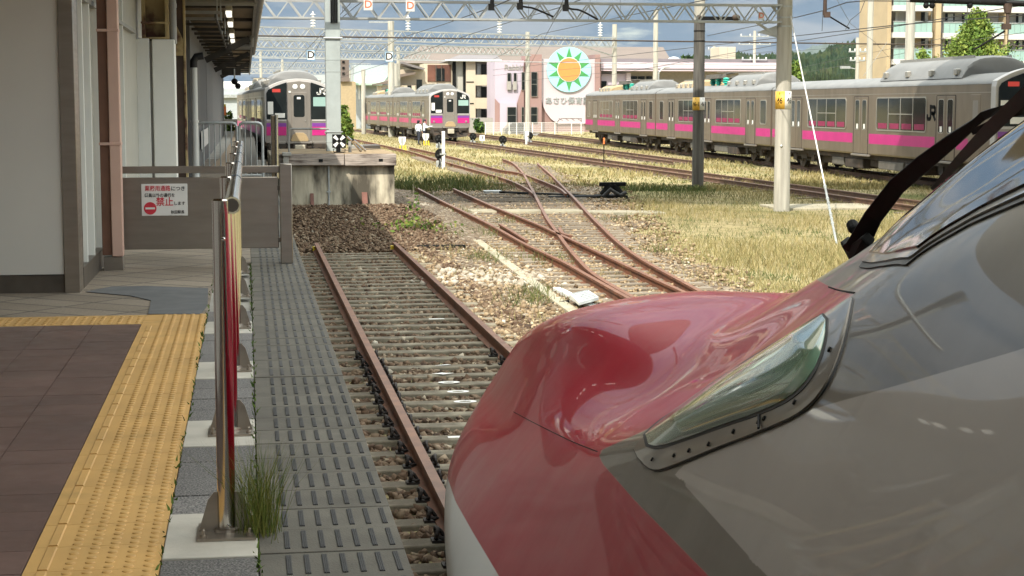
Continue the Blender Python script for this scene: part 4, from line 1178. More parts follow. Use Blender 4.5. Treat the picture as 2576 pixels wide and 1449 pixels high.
# white drain pipe
Q3 = 33.0
xq = yp(490, 300, Q3).x
dpp = thing("drain_pipe", "white round drain pipe standing beside the grey wall under the canopy", "drain pipe", (xq, Q3, PZ))
zt3 = yp(490, 170, Q3).z
b = MB(); b.cyl((xq, Q3, PZ), (xq, Q3, zt3), .062, 18); b.build("pipe", m_white_pipe, dpp, True)
b = MB(); b.tube([(xq, Q3, zt3), (xq, Q3, zt3 + .12), (xq + .05, Q3, zt3 + .2), (xq + .18, Q3, zt3 + .22)], .07, 12); b.build("elbow", m_rubber, dpp, True)
for yv in (305, 428):
    zv = yp(490, yv, Q3).z; b = MB(); b.lathe([(.075, -.02), (.075, .02)], (xq, Q3, zv), 18); b.build("collar", m_white_pipe, dpp, True)
# grey wall running on under the canopy
gw = thing("grey_wall", "long grey panelled wall running away under the dark canopy", "wall", (-1.05, 33, PZ))
for k, (ya, yb, c_) in enumerate(((34, 41, .12), (41, 47.5, .10), (47.5, 56, .13), (56, 84, .15))):
    b = MB(); b.box(-3.5, -1.06 - .004 * (k % 2), ya + .01, yb - .01, PZ - .02, 4.25)
    b.build("wall_panel", M("grey_wall_%d" % k, (c_, c_ * .98, c_ * .95), .7, var=.06), gw, True, smooth=False)
b = MB(); b.box(-3.5, -1.4, 30, 34, PZ - .02, 4.3); b.build("recess", m_canopy_dark, gw, True, smooth=False)
wb_ = thing("white_board", "white board leaning on the grey wall behind the railing", "board", (-1.0, 42, PZ))
b = MB(); b.box(-1.02, -1.0, 39.5, 46.5, 1.62, 2.02); b.build("board", m_sign_white, wb_, True, smooth=False)
for yv in (39.6, 46.4):
    b = MB(); b.box(-1.0, -.985, yv, yv + .12, 1.55, 2.03); b.build("stay", m_white_pipe, wb_, True, smooth=False)

# ------------------------------------------------------------------ canopy
cn = thing("platform_canopy", "dark boarded platform canopy over the fence and grey wall", "canopy", (-1, 30, 4.5))
EX = .22
b = MB(); b.box(-6, EX - .06, -18, 105, 4.50, 4.56); b.build("boards", m_canopy_board, cn, True, smooth=False)
b = MB(); b.box(-6, EX + .02, -18, 106, 4.565, 4.72); b.build("roof_sheet", m_canopy_dark, cn, True, smooth=False)
b = MB(); b.box(EX - .055, EX + .015, 20, 105, 4.40, 4.56); b.build("fascia", m_grey_pipe, cn, True, smooth=False)
b = MB(); b.cyl((EX + .05, -16, 4.46), (EX + .05, 62, 4.42), .065, 12); b.build("gutter", m_grey_pipe, cn, True)
for y_ in [28 + 5.2 * k for k in range(15)]:
    b = MB(); b.box(-3.0, EX - .07, y_, y_ + .10, 4.43, 4.495); b.build("cross_beam", m_canopy_dark, cn, True, smooth=False)
for y_ in (45, 58, 72):
    b = MB(); b.beam((-1.02, y_, 3.75), (EX - .12, y_ + .1, 4.3), .1, .16); b.build("bracket", m_canopy_dark, cn, True, smooth=False)
b = MB(); b.cyl((-2.4, 31, yp(520, 5, 31).z), (.2, 31, yp(640, 5, 31).z), .07, 14); b.build("cross_pipe", m_grey_pipe, cn, True)
b = MB(); zc3 = yp(600, 118, 46).z; b.cyl((-.65, 46, zc3), (.14, 46, zc3), .07, 12); b.build("cross_pipe", m_grey_pipe, cn, True)
b = MB(); b.tube([(.14, 46, zc3), (.17, 46, zc3 + .3), (.17, 46, 4.42)], .06, 12); b.build("down_pipe", m_grey_pipe, cn, True)
# cable ladders hanging below the canopy
lad = thing("cable_ladder", "dark cable ladder of crossbars hanging under the canopy", "cable rack", (-.8, 40, 4.2))
for k, y_ in enumerate(np.linspace(29.5, 60, 17)):
    b = MB(); zz = 4.18 - .012 * k
    b.box(-1.35 + .012 * k, -.42 + .006 * k, y_, y_ + .14, zz - .05, zz); b.build("crossbar", m_grey_pipe if k < 2 else m_canopy_dark, lad, True, smooth=False)
for x_ in (-1.25, -.5):
    b = MB(); b.box(x_, x_ + .03, 29, 61, 4.04, 4.10); b.build("side_rail", m_canopy_dark, lad, True, smooth=False)
for y_ in (30, 36, 42, 50):
    for x_ in (-.47, -.41):
        b = MB(); b.cyl((x_, y_, 4.05), (x_, y_, 4.5), .012, 6); b.build("hanger", m_galv, lad, True)
# lamps
for k, (x, y, d) in enumerate(((575, 24, 31), (579, 52, 35.5), (583, 82, 41.0), (585, 96, 44.5), (587, 108, 50))):
    p = yp(x, y, d)
    t = thing("canopy_lamp", ("first", "second", "third", "fourth", "fifth")[k] + " lit box lamp from the front under the canopy", "lamp", (p.x, d, p.z), 0, "lamps under the canopy")
    b = MB(); b.box(-.06, .06, 0, 1.1, -.03, .09); b.build("housing", m_lamp_body, t, bevel=.02)
    b = MB(); b.box(-.055, .055, -.012, .012, -.09, -.02); b.box(-.05, .05, .0, 1.1, -.085, -.034); b.build("tube", m_lamp, t, bevel=.01)
    b = MB(); b.cyl((0, .5, .09), (0, .5, 4.5 - p.z), .012, 6); b.build("hanger", m_galv, t)
# speaker cluster at the canopy end
sp = thing("security_camera", "small dark dome camera hanging from the far end of the canopy", "camera", (-.55, 70, 3.6))
p = yp(590, 205, 70)
b = MB(); b.cyl((p.x, 70, p.z + .5), (p.x, 70, p.z), .03, 8); b.build("stem", m_galv, sp, True)
b = MB(); b.sphere((p.x, 70, p.z), .13, 12); b.sphere((p.x + .13, 69.9, p.z - .18), .12, 12); b.build("dome", m_black, sp, True)
b = MB(); b.box(p.x - .5, p.x + .25, 70.1, 70.6, p.z + .25, p.z + .55); b.build("bracket", m_canopy_dark, sp, True)

# ------------------------------------------------------------------ grey railings beyond the gate
def railing(label, x0, x1, Y, zb, zt, nb, mat=m_galv):
    t = thing("railing", label, "railing", (x0, Y, zb), 0, "grey tube railings across the platform")
    b = MB(); b.tube([(x0, Y, zb), (x0, Y, zt - .08), (x0 + .03, Y, zt - .02), (x0 + .09, Y, zt), (x1 - .09, Y, zt), (x1 - .03, Y, zt - .02), (x1, Y, zt - .08), (x1, Y, zb)], .03, 10); b.build("frame", mat, t, True)
    b = MB(); b.cyl((x0, Y, zb + .1), (x1, Y, zb + .1), .022, 8); b.build("bottom_bar", mat, t, True)
    for k in range(nb):
        x = x0 + (x1 - x0) * (k + 1) / (nb + 1)
        b = MB(); b.cyl((x, Y, zb + .1), (x, Y, zt), .0125, 8); b.build("bar", mat, t, True)
    return t
RY = 34.0
railing("left grey tube railing in front of the grey wall", yp(499, 400, RY).x, yp(597, 400, RY).x, RY, PZ + .02, yp(550, 309, RY).z, 6)
railing("right grey tube railing in front of the left parked train", yp(603, 400, RY).x, yp(661, 400, RY).x, RY, PZ - .05, yp(630, 309, RY).z, 3)
# brown stainless leaf standing edge-on beside it
YL = 36.0
lf = thing("gate_leaf", "open stainless gate leaf standing edge-on beside the railing", "gate", (yp(690, 400, YL).x, YL, PZ))
x0, x1 = yp(683, 350, YL).x, yp(697, 350, YL).x
b = MB(); b.box(x0, x1 - .035, YL, YL + .9, PZ - .1, yp(690, 291, YL).z); b.build("panel", M("bronze_stainless", (.22, .17, .11), .3, metal=.7, var=.15, stretch=(1, 1, 5)), lf, True, bevel=.01)
b = MB(); b.cyl((x1 - .01, YL - .02, PZ - .1), (x1 - .01, YL - .02, yp(690, 289, YL).z), .035, 12); b.build("post", m_chrome, lf, True)
# concrete walkway and kerbs past the gate
b = MB(); b.prism([(p.x, p.y, PZ + .001) for p in [gp(x, y, PZ) for x, y in ((600, 425), (650, 425), (640, 345), (626, 320), (616, 320), (610, 345))]], (0, 0, .004))
struct(b.build("far_walkway", m_paver, smooth=False))
mbg = M("beige_path", (.30, .225, .15), .8, var=.1)
b = MB(); b.prism([(p.x, p.y, PZ + .002) for p in [gp(x, y, PZ) for x, y in ((520, 432), (560, 432), (594, 390), (606, 350), (604, 325), (596, 312), (578, 306), (572, 306), (585, 318), (590, 335), (580, 360), (555, 395))]], (0, 0, .004))
struct(b.build("beige_path", mbg, smooth=False))
# ------------------------------------------------------------------ buffer wall at the end of the track
BY = 41.0
bx0, bx1 = .52, yp(994, 480, BY).x
zbt, zbb = yp(900, 386, BY).z, yp(900, 416, BY).z
bw = thing("buffer_wall", "stained concrete buffer wall capped with weathered timber beams at the track end", "buffer wall", (2.6, BY, GZ))
b = MB(); b.box(bx0, bx1, BY + .12, BY + 4.6, GZ - .1, zbt - .03); b.build("wall", m_buffer, bw, True, bevel=.02)
xm = yp(867, 400, BY).x
b = MB(); b.box(bx0 + .05, xm - .01, BY - .06, BY + .14, zbb, zbt - .005); b.build("timber_beam", m_wood, bw, True, bevel=.02)
b = MB(); b.box(xm, bx1 + .03, BY - .07, BY + .14, zbb - .01, zbt - .01); b.build("timber_beam", m_wood, bw, True, bevel=.02)
for x, y in ((778, 403), (1022, 402)):
    pass
for x, y in ((815, 405), (965, 404)):
    p = yp(x - 8 if x < 900 else x - 7, y - 1, BY - .07); b = MB(); b.box(p.x - .05, p.x + .05, BY - .072, BY - .03, p.z - .035, p.z + .035); b.build("bolt_hole", m_black, bw, True, smooth=False)
m_dirt = M("deck_dirt", (.34, .25, .15), .95, var=.25, scale=3, bump=.3)
b = MB(); b.box(bx0 + .1, bx1, BY + .15, BY + 4.5, zbt - .03, zbt + .004); b.build("deck", m_dirt, bw, True, smooth=False)
p = yp(828, 500, BY)
b = MB(); b.cyl((p.x, BY + .09, zbb), (p.x, BY + .09, -.2), .022, 10); b.box(p.x - .05, p.x + .05, BY + .07, BY + .118, yp(828, 482, BY).z - .02, yp(828, 482, BY).z + .01); b.build("conduit", m_galv, bw, True)
m_oxide = M("red_oxide", (.14, .06, .045), .8, var=.25)
for x0, x1, y0 in ((782, 791, 487), (913, 927, 484)):
    pa, pb, pt = yp(x0, 520, BY - .3), yp(x1, 520, BY - .3), yp((x0 + x1) / 2, y0, BY)
    b = MB(); b.prism([(pa.x, BY + .11, pt.z), (pa.x, BY + .11, GZ), (pa.x, BY - .55, GZ), (pa.x, BY - .45, GZ + .05)], (pb.x - pa.x, 0, 0)); b.build("brace", m_oxide, bw, True, smooth=False, fix=True)
# little post on its left end
b = MB(); b.box(yp(712, 400, BY - .3).x, yp(726, 400, BY - .3).x, BY - .4, BY - .1, GZ, yp(720, 391, BY).z); b.box(yp(710, 400, BY - .3).x, yp(733, 400, BY - .3).x, BY - .45, BY + .1, yp(720, 391, BY).z, yp(720, 383, BY).z); b.build("end_post", m_conc, bw, True, bevel=.01)
# bent tube barrier on the deck
p0, p1 = yp(727, 376, BY + .5), yp(815, 324, BY + .5)
t = thing("tube_barrier", "bent steel tube barrier on the deck of the buffer wall", "barrier", (p0.x, BY + .5, zbt))
b = MB(); b.tube([(p0.x, BY + .5, zbt), (p0.x, BY + .5, p1.z - .06), (p0.x + .03, BY + .5, p1.z - .01), (p0.x + .09, BY + .5, p1.z), (p1.x + .12, BY + .5, p1.z)], .025, 10); b.build("tube", m_grey_pipe, t, True)
# big pale pillar standing on the deck
LY = 43.0
lx0, lx1 = yp(820, 200, LY).x, yp(857, 200, LY).x
pl_ = thing("gantry_pillar", "broad pale steel gantry pillar standing on the buffer wall deck", "pillar", ((lx0 + lx1) / 2, LY, zbt))
b = MB(); b.box(lx0, lx1, LY, LY + .42, zbt, 7.2); b.build("shaft", m_pale_steel, pl_, True, bevel=.012)
for yv in (150, 180, 334, 357):
    z = yp(840, yv, LY).z; b = MB(); b.box(lx0 - .008, lx1 + .008, LY - .008, LY + .43, z - .008, z + .008); b.build("joint", m_pale_steel, pl_, True, bevel=.003)
z = yp(840, 332, LY).z; b = MB(); b.box(lx0 - .03, lx1 + .04, LY - .02, LY + .44, z - .01, z + .012); b.build("clamp_band", m_galv, pl_, True, bevel=.003)
zq = yp(840, 58, LY).z
for k in range(4):
    xx = yp(833 + 4.6 * k, 40, LY).x
    b = MB(); b.cyl((xx, LY - .03, zq), (xx, LY - .03, 7.2), .018, 8); b.build("cable", m_black, pl_, True)
z = yp(857, 96, LY).z; b = MB(); b.cyl((lx0 - .05, LY - .02, z), (lx1 + .05, LY - .02, z), .03, 8); b.build("insulated_arm", m_galv, pl_, True)
# the cross-marked stop lamp
p = yp(853, 355, BY + .45)
hw = (yp(870, 355, BY + .45).x - yp(836, 355, BY + .45).x) / 2
sl_ = thing("stop_marker", "square black stop marker with a white cross on the buffer wall deck", "rail signal", (p.x, BY + .45, zbt))
b = MB(); b.box(p.x - hw, p.x + hw, BY + .42, BY + .52, p.z - hw, p.z + hw); b.build("box", m_black, sl_, True, bevel=.01)
for a in (45, 135, 225, 315):
    a0 = rad(a); q = []
    for r_, da in ((.05, -28), (hw * 1.22, -19), (hw * 1.22, 19), (.05, 28)):
        q.append((max(-hw * .92, min(hw * .92, r_ * math.cos(a0 + rad(da)))), max(-hw * .92, min(hw * .92, r_ * math.sin(a0 + rad(da))))))
    b = MB(); b.prism([(p.x + u, BY + .416, p.z + v) for u, v in q], (0, -.004, 0)); b.build("white_bar", m_sign_white, sl_, True, smooth=False, fix=True)
b = MB(); b.cyl((p.x - .02, BY + .46, zbt), (p.x - .02, BY + .46, p.z - hw), .055, 10); b.box(p.x - .13, p.x + .12, BY + .38, BY + .55, zbt, zbt + .03); b.build("foot", m_black, sl_, True)
b = MB()
for sx_ in (-1, 1): b.tube([(p.x + sx_ * .05, BY + .42, p.z - hw), (p.x + sx_ * .14, BY + .40, p.z - hw - .03), (p.x + sx_ * .13, BY + .40, p.z - hw - .14), (p.x + sx_ * .05, BY + .42, zbt + .03)], .010, 6)
b.build("cable", m_black, sl_, True)
# handrail of the steps going down behind
hr = thing("step_handrail", "double steel handrail of the steps beside the stop marker", "handrail", (p.x + .4, BY + .8, zbt))
pa, pb, pc = yp(872, 343, BY + .8), yp(886, 355, BY + .8), yp(912, 380, BY + .8)
b = MB(); b.tube([(pa.x, BY + .8, pa.z), (pb.x, BY + .9, pb.z), (pc.x, BY + 1.4, pc.z - .02)], .03, 8); b.build("rail", m_chrome, hr, True)
b = MB(); b.tube([(pb.x + .02, BY + .75, pb.z + .03), (pc.x + .1, BY + 1.3, pc.z)], .03, 8); b.build("rail", m_chrome, hr, True)
b = MB(); x_ = yp(880, 360, BY + .8).x; b.cyl((x_, BY + .8, zbt), (x_, BY + .8, pb.z), .04, 8); b.build("post", m_grey_pipe, hr, True)
kb = thing("concrete_block", "low dark capped concrete kerb block behind the buffer wall", "kerb block", (yp(920, 372, 46).x, 46, .3))
b = MB(); b.box(yp(880, 372, 45.9).x, yp(920, 372, 45.9).x, 45.9, 46.6, GZ, yp(900, 366, 45.9).z); b.build("block", m_conc, kb, True, bevel=.01)
b = MB(); b.box(yp(914, 372, 45.9).x, yp(955, 372, 45.9).x, 45.7, 46.7, GZ, yp(930, 365, 45.9).z); b.build("cap", m_dark_steel, kb, True, bevel=.01)

# ------------------------------------------------------------------ commuter trains
m_tbody = M("train_stainless", (0.215, 0.172, 0.128), 0.42, metal=0.55, var=0.10, scale=1.2, stretch=(2, 1, 0.4), rvar=.06, grime=(.12, .098, .07), gscale=.8, gs=(.5, .9), gstretch=(2.5, 1, .3))
m_tface = M("train_face_steel", (0.26, 0.235, 0.21), 0.42, metal=0.45, var=0.06, scale=1.5)
m_troof = M("train_roof_grey", (0.155, 0.155, 0.152), 0.55, var=0.10, scale=1.5)
m_tpink = M("magenta_band", (0.44, 0.012, 0.165), 0.45, var=0.06, scale=2)
m_tpink_f = M("faded_magenta_band", (0.42, 0.055, 0.13), 0.5, var=0.10, scale=2)
m_tpurple = M("purple_band", (0.17, 0.035, 0.26), 0.45, var=0.05)
m_under = M("underframe_grime", (0.032, 0.024, 0.018), 0.85, var=0.4, scale=3, grime=(.085, .05, .03), gscale=3, gs=(.5, .8))
m_box = M("equipment_box", (0.11, 0.10, 0.085), 0.7, var=0.2, scale=3)
m_wheel = M("wheel_steel", (0.06, 0.042, 0.03), 0.6, metal=.4, var=.3, scale=5)
m_frame = M("window_frame_steel", (0.40, 0.38, 0.34), 0.35, metal=.6, var=.05)
m_seat = M("seat_moquette", (0.22, 0.012, 0.06), .8, var=.1)
m_green = M("insulator_green", (0.03, 0.40, 0.30), .4, var=.1)
m_beige = M("roof_shroud", (0.33, 0.24, 0.13), .6, var=.15, scale=2)
m_white_tr = M("train_white", (0.44, 0.42, 0.41), .4, var=.03)
m_red_led = M_glow("red_led", (0.25, .02, .015), .6)
LC, HW = 21.0, 1.45
ZS, ZR, ZT = .80, 3.24, 3.62        # skirt, roof edge, roof top
prev = [None]
def JRmark(parent, c, h, mat, axis):
    """the operator's two-letter mark, drawn as thick bent strokes"""
    w = h * .22
    def P(u, v): return (c[0] + u, c[1], c[2] + v) if axis == 'x' else (c[0], c[1] - u, c[2] + v)
    nrm = (0, -.004, 0) if axis == 'x' else (-.004, 0, 0)
    S = h
    strokes = [
        [(-.72, -.18), (-.72, -.34), (-.62, -.46), (-.30, -.46), (-.20, -.36), (-.20, .50)],
        [(-.20, .40), (.42, .40), (.52, .30), (.52, .05), (.42, -.04), (.02, -.04), (.22, -.10), (.55, -.50)]]
    b = MB()
    for st_ in strokes:
        for (u0, v0), (u1, v1) in zip(st_, st_[1:]):
            d = Vector((u1 - u0, v1 - v0)).normalized(); s_ = Vector((-d.y, d.x)) * .13; e = d * .06
            q = [(u0 - e.x + s_.x, v0 - e.y + s_.y), (u1 + e.x + s_.x, v1 + e.y + s_.y), (u1 + e.x - s_.x, v1 + e.y - s_.y), (u0 - e.x - s_.x, v0 - e.y - s_.y)]
            b.prism([P(a * S, v * S) for a, v in q], nrm)
    return b.build("operator_mark", mat, parent, False, smooth=False, fix=True)
def rr_pts(x0, x1, z0, z1, r, n=4):
    pts = []
    for cx, cz, a0 in ((x1 - r, z1 - r, 0), (x0 + r, z1 - r, 90), (x0 + r, z0 + r, 180), (x1 - r, z0 + r, 270)):
        for k in range(n + 1):
            a = rad(a0 + 90 * k / n); pts.append((cx + r * math.cos(a), cz + r * math.sin(a)))
    return pts
def side_panel(b, side, y0, y1, z0, z1, r, t0, t1):
    """rounded plate on the car side between offsets t0 (inner) and t1 (outer)"""
    pts = [(side * (HW + t0), y, z) for y, z in rr_pts(y0, y1, z0, z1, r)]
    b.prism(pts, (side * (t1 - t0), 0, 0))
def side_ring(b, side, y0, y1, z0, z1, r, w, t0, t1):
    o = rr_pts(y0 - w, y1 + w, z0 - w, z1 + w, r + w); i_ = rr_pts(y0, y1, z0, z1, r); n = len(o)
    vs = [(side * (HW + t1), y, z) for y, z in o] + [(side * (HW + t1), y, z) for y, z in i_] + [(side * (HW + t0), y, z) for y, z in o] + [(side * (HW + t0), y, z) for y, z in i_]
    fs = []
    for k in range(n):
        j = (k + 1) % n
        fs += [(k, j, n + j, n + k), (k, 2 * n + k, 2 * n + j, j), (n + k, n + j, 3 * n + j, 3 * n + k)]
    b.add(vs, fs)
def build_car(cab, band, pant, label):
    t = thing("train_car", label, "train car")
    y0 = .35 if cab else .12
    b = MB()
    prof = [(-HW + .08, ZS), (-HW, ZS + .12), (-HW, ZR - .05)]
    arc = [(-HW + .02, ZR + .02), (-HW + .12, ZR + .14), (-HW + .35, ZR + .24), (-.8, ZT - .06), (-.4, ZT - .01), (0, ZT)]
    full = prof + [(-x, z) for x, z in reversed(prof)]
    b.prism([(x, y0, z) for x, z in [(-HW + .04, ZS), (-HW, ZS + .06), (-HW, ZR), (HW, ZR), (HW, ZS + .06), (HW - .04, ZS)]], (0, LC - .12 - y0, 0))
    b.build("body_shell", m_tbody, t, smooth=False, fix=True)
    half = [(-HW - .012, ZR - .0), (-HW - .005, ZR + .03), (-HW + .06, ZR + .12), (-HW + .25, ZR + .20), (-.9, ZT - .06), (-.45, ZT - .012), (0, ZT)]
    rp = half + [(-x, z) for x, z in reversed(half[:-1])]
    b = MB(); b.prism([(x, y0 - .02 if not cab else y0, z) for x, z in rp], (0, LC - .1 - y0, 0)); b.build("roof", m_troof, t, fix=True)
    doors = [3.0, 10.2, 17.4] if not cab else [3.55, 10.7, 17.8]
    big = [(4.55, 8.65), (11.75, 15.85)] if not cab else [(5.05, 9.2), (12.2, 16.35)]
    small = [(.75, 1.55), (19.2, 20.0)] if not cab else [(19.3, 20.05)]
    for side in (-1, 1):
        # colour band broken by the doors
        edges = [(.15 if not cab else 1.95, doors[0] - .80), (doors[0] + .80, doors[1] - .80), (doors[1] + .80, doors[2] - .80), (doors[2] + .80, LC - .15)]
        for a, c in edges:
            b = MB(); b.box(side * (HW - .02), side * (HW + .003), a, c, 1.21, 1.57); b.build("colour_band", band, t, smooth=False)
        for d in doors:
            rec = MB(); side_panel(rec, side, d - .72, d + .72, ZS + .02, 2.93, .05, -.01, .004)
            dd = rec.build("door_recess", m_under, t, smooth=False, fix=True)
            for k in (-1, 1):
                b = MB(); b.box(side * (HW - .01), side * (HW + .010), d + k * .335 - .325, d + k * .335 + .325, ZS + .04, 2.90); dl = b.build("door", m_tbody, t, smooth=False, bevel=.008)
                b = MB(); side_panel(b, side, d + k * .335 - .19, d + k * .335 + .19, 1.72, 2.78, .08, .0, .014); b.build("pane", m_glass, dl, smooth=False, fix=True)
                b = MB(); side_ring(b, side, d + k * .335 - .19, d + k * .335 + .19, 1.72, 2.78, .08, .025, .0, .018); b.build("pane_frame", m_frame, dl, smooth=False, fix=True)
                b = MB(); b.box(side * (HW + .008), side * (HW + .020), d + k * .335 - .10, d + k * .335 + .06, 1.74, 1.92); b.build("sticker", m_sign_white, dl, smooth=False)
            b = MB(); b.box(side * (HW - .05), side * (HW + .04), d - .85, d + .85, ZS - .06, ZS + .012); b.build("door_step", m_tface, t, smooth=False, bevel=.01)
        for w, (a, c) in enumerate(big):
            b = MB(); side_panel(b, side, a, c, 1.74, 2.84, .10, -.02, .006); wd = b.build("window", m_glass, t, smooth=False, fix=True)
            b = MB(); side_ring(b, side, a, c, 1.74, 2.84, .10, .045, 0, .016); b.build("frame", m_frame, wd, smooth=False, fix=True)
            b = MB()
            for q in (.25, .5, .75):
                b.box(side * (HW + .004), side * (HW + .013), a + (c - a) * q - .025, a + (c - a) * q + .025, 1.75, 2.83)
            b.box(side * (HW + .004), side * (HW + .012), a + (c - a) * .25, a + (c - a) * .75, 2.28, 2.31)
            b.build("mullions", m_frame, wd, smooth=False)
            b = MB()
            for q in range(4):
                b.box(side * (HW + .0055), side * (HW + .0075), a + (c - a) * (q + .12) / 4, a + (c - a) * (q + .88) / 4, 1.78, 1.97)
            b.build("seat_backs", m_seat, wd, smooth=False)
        for a, c in small:
            b = MB(); side_panel(b, side, a, c, 1.78, 2.80, .10, -.02, .006); wd = b.build("window", m_glass, t, smooth=False, fix=True)
            b = MB(); side_ring(b, side, a, c, 1.78, 2.80, .10, .04, 0, .016); b.build("frame", m_frame, wd, smooth=False, fix=True)
        if cab:
            b = MB(); b.box(side * (HW - .01), side * (HW + .008), 1.15, 1.80, ZS + .04, 2.93); dl = b.build("cab_door", m_tbody, t, smooth=False, bevel=.008)
            b = MB(); b.box(side * (HW + .003), side * (HW + .012), 1.30, 1.65, 2.0, 2.75); b.build("pane", m_tface, dl, smooth=False)
            JRmark(t, (side * (HW + .002), 2.35 if side < 0 else 2.35, 2.32), .48, m_ink, 'y') if False else None
        b = MB(); b.box(side * (HW - .02), side * (HW + .006), y0 + .05, LC - .2, 2.985, 3.0); b.build("trim_line", m_frame, t, smooth=False)
    if cab:
        JRmark(t, (-(HW + .004), 4.60, 2.36), .46, m_ink, 'y')
    # end gangway
    b = MB(); b.box(-.55, .55, LC - .2, LC + .12, 1.1, 3.1); b.build("gangway", m_rubber, t, smooth=False)
    # underframe boxes, with an inner dark box added to block light
    b = MB(); b.box(-1.25, 1.25, .6, LC - .6, ZS - .18, ZS + .02); b.box(-.85, .85, 1.2, LC - 1.2, .30, ZS - .17); b.build("underframe", m_under, t, smooth=False)
    for q, (ya, yb, w, m_) in enumerate(((5.4, 7.0, 1.32, m_under), (7.2, 9.4, 1.28, m_box), (9.7, 10.6, 1.1, m_under), (10.8, 12.6, 1.30, m_under), (12.9, 14.1, 1.25, m_box), (14.3, 15.2, 1.0, m_under))):
        b = MB(); b.box(-w, w, ya, yb, .26 + .05 * (q % 3), ZS - .19); b.build("equipment_box", m_, t, smooth=False, bevel=.03)
    for yb in (3.4, LC - 3.4):
        bg_ = MB()
        for side in (-1, 1):
            bg_.box(side * .93, side * 1.12, yb - 1.4, yb + 1.4, .48, .66); bg_.box(side * .9, side * 1.15, yb - .35, yb + .35, .40, .78)
            for w_ in (-1.05, 1.05): bg_.box(side * .93, side * 1.16, yb + w_ - .17, yb + w_ + .17, .30, .62)
            bg_.cyl((side * 1.0, yb - .25, .8), (side * 1.0, yb + .25, .8), .18, 10)
        bg_.box(-1.0, 1.0, yb - .2, yb + .2, .45, .7)
        bo = bg_.build("bogie", m_under, t, smooth=False, bevel=.02)
        for w_ in (-1.05, 1.05):
            for side in (-1, 1):
                b = MB(); b.cyl((side * .70, yb + w_, .43), (side * .83, yb + w_, .43), .43, 24); b.cyl((side * .64, yb + w_, .43), (side * .70, yb + w_, .43), .46, 24)
                b.cyl((side * .83, yb + w_, .43), (side * .86, yb + w_, .43), .20, 14); b.build("wheel", m_wheel, bo, True)
    # roof gear
    def hood(ya, yb, w, h, name="air_conditioner", mat=m_troof):
        n = 12; vs, fs = [], []
        for y, s in ((ya, .72), (ya + .05, .9), (ya + .35, 1.0), (yb - .35, 1.0), (yb - .05, .9), (yb, .72)):
            for k in range(n + 1):
                u = -1 + 2 * k / n; vs.append((u * w * (.97 + .03 * s), y, ZT - .10 + (h + .1) * s * (1 - abs(u) ** 3.0) ** .8 if abs(u) < 1 else ZT - .16))
        for i in range(5):
            for k in range(n): fs.append((i * (n + 1) + k, i * (n + 1) + k + 1, (i + 1) * (n + 1) + k + 1, (i + 1) * (n + 1) + k))
        fs += [tuple(range(n + 1)), tuple(range(5 * (n + 1), 6 * (n + 1)))]
        b = MB(); b.add(vs, fs); o = b.build(name, mat, t, fix=True)
        for side in (-1, 1):
            for q in range(4):
                b = MB(); yq = ya + .45 + (yb - ya - .9) * q / 3; b.box(side * (w - .12), side * (w + .01), yq - .12, yq + .12, ZT - .06, ZT + .14)
                b.build("lifting_lug", m_frame, o, smooth=False, bevel=.02)
        b = MB()
        for q in (-.5, 0, .5): b.box(q * w - .02, q * w + .02, ya + .4, yb - .4, ZT + h * .80, ZT + h + .015)
        b.build("rib", m_frame, o, smooth=False)
        return o
    if cab or not pant: hood(3.0, 9.6, 1.22, .56)
    if pant:
        hood(14.8, 18.6, 1.0, .34, "equipment_shroud", m_beige)
        for q in range(5):
            b = MB(); yy = 9.8 + q * .85; x_ = (-.6, .45, -.5, .6, -.3)[q]
            b.lathe([(.10, ZT - .05), (.10, ZT + .06), (.17, ZT + .08), (.17, ZT + .12), (.11, ZT + .14), (.17, ZT + .18), (.17, ZT + .22), (.11, ZT + .24), (.16, ZT + .28), (.16, ZT + .32), (.06, ZT + .36)], (x_, yy, 0), 14); b.build("insulator", m_green, t)
        b = MB(); b.box(-.75, .75, 9.9, 13.4, ZT + .33, ZT + .38); b.box(-.7, -.55, 10, 13.2, ZT + .38, ZT + .55); b.box(.5, .7, 10.6, 12.6, ZT + .1, ZT + .5)
        b.tube([(-.6, 10.2, ZT + .4), (0, 12.8, ZT + .55), (.0, 10.3, ZT + .62)], .04, 6); b.box(-.9, .9, 10.2, 10.35, ZT + .60, ZT + .64)
        b.build("pantograph", m_box, t, smooth=False)
        hood(3.4, 8.2, 1.12, .50)
    if cab:
        cab_face(t)
    return t
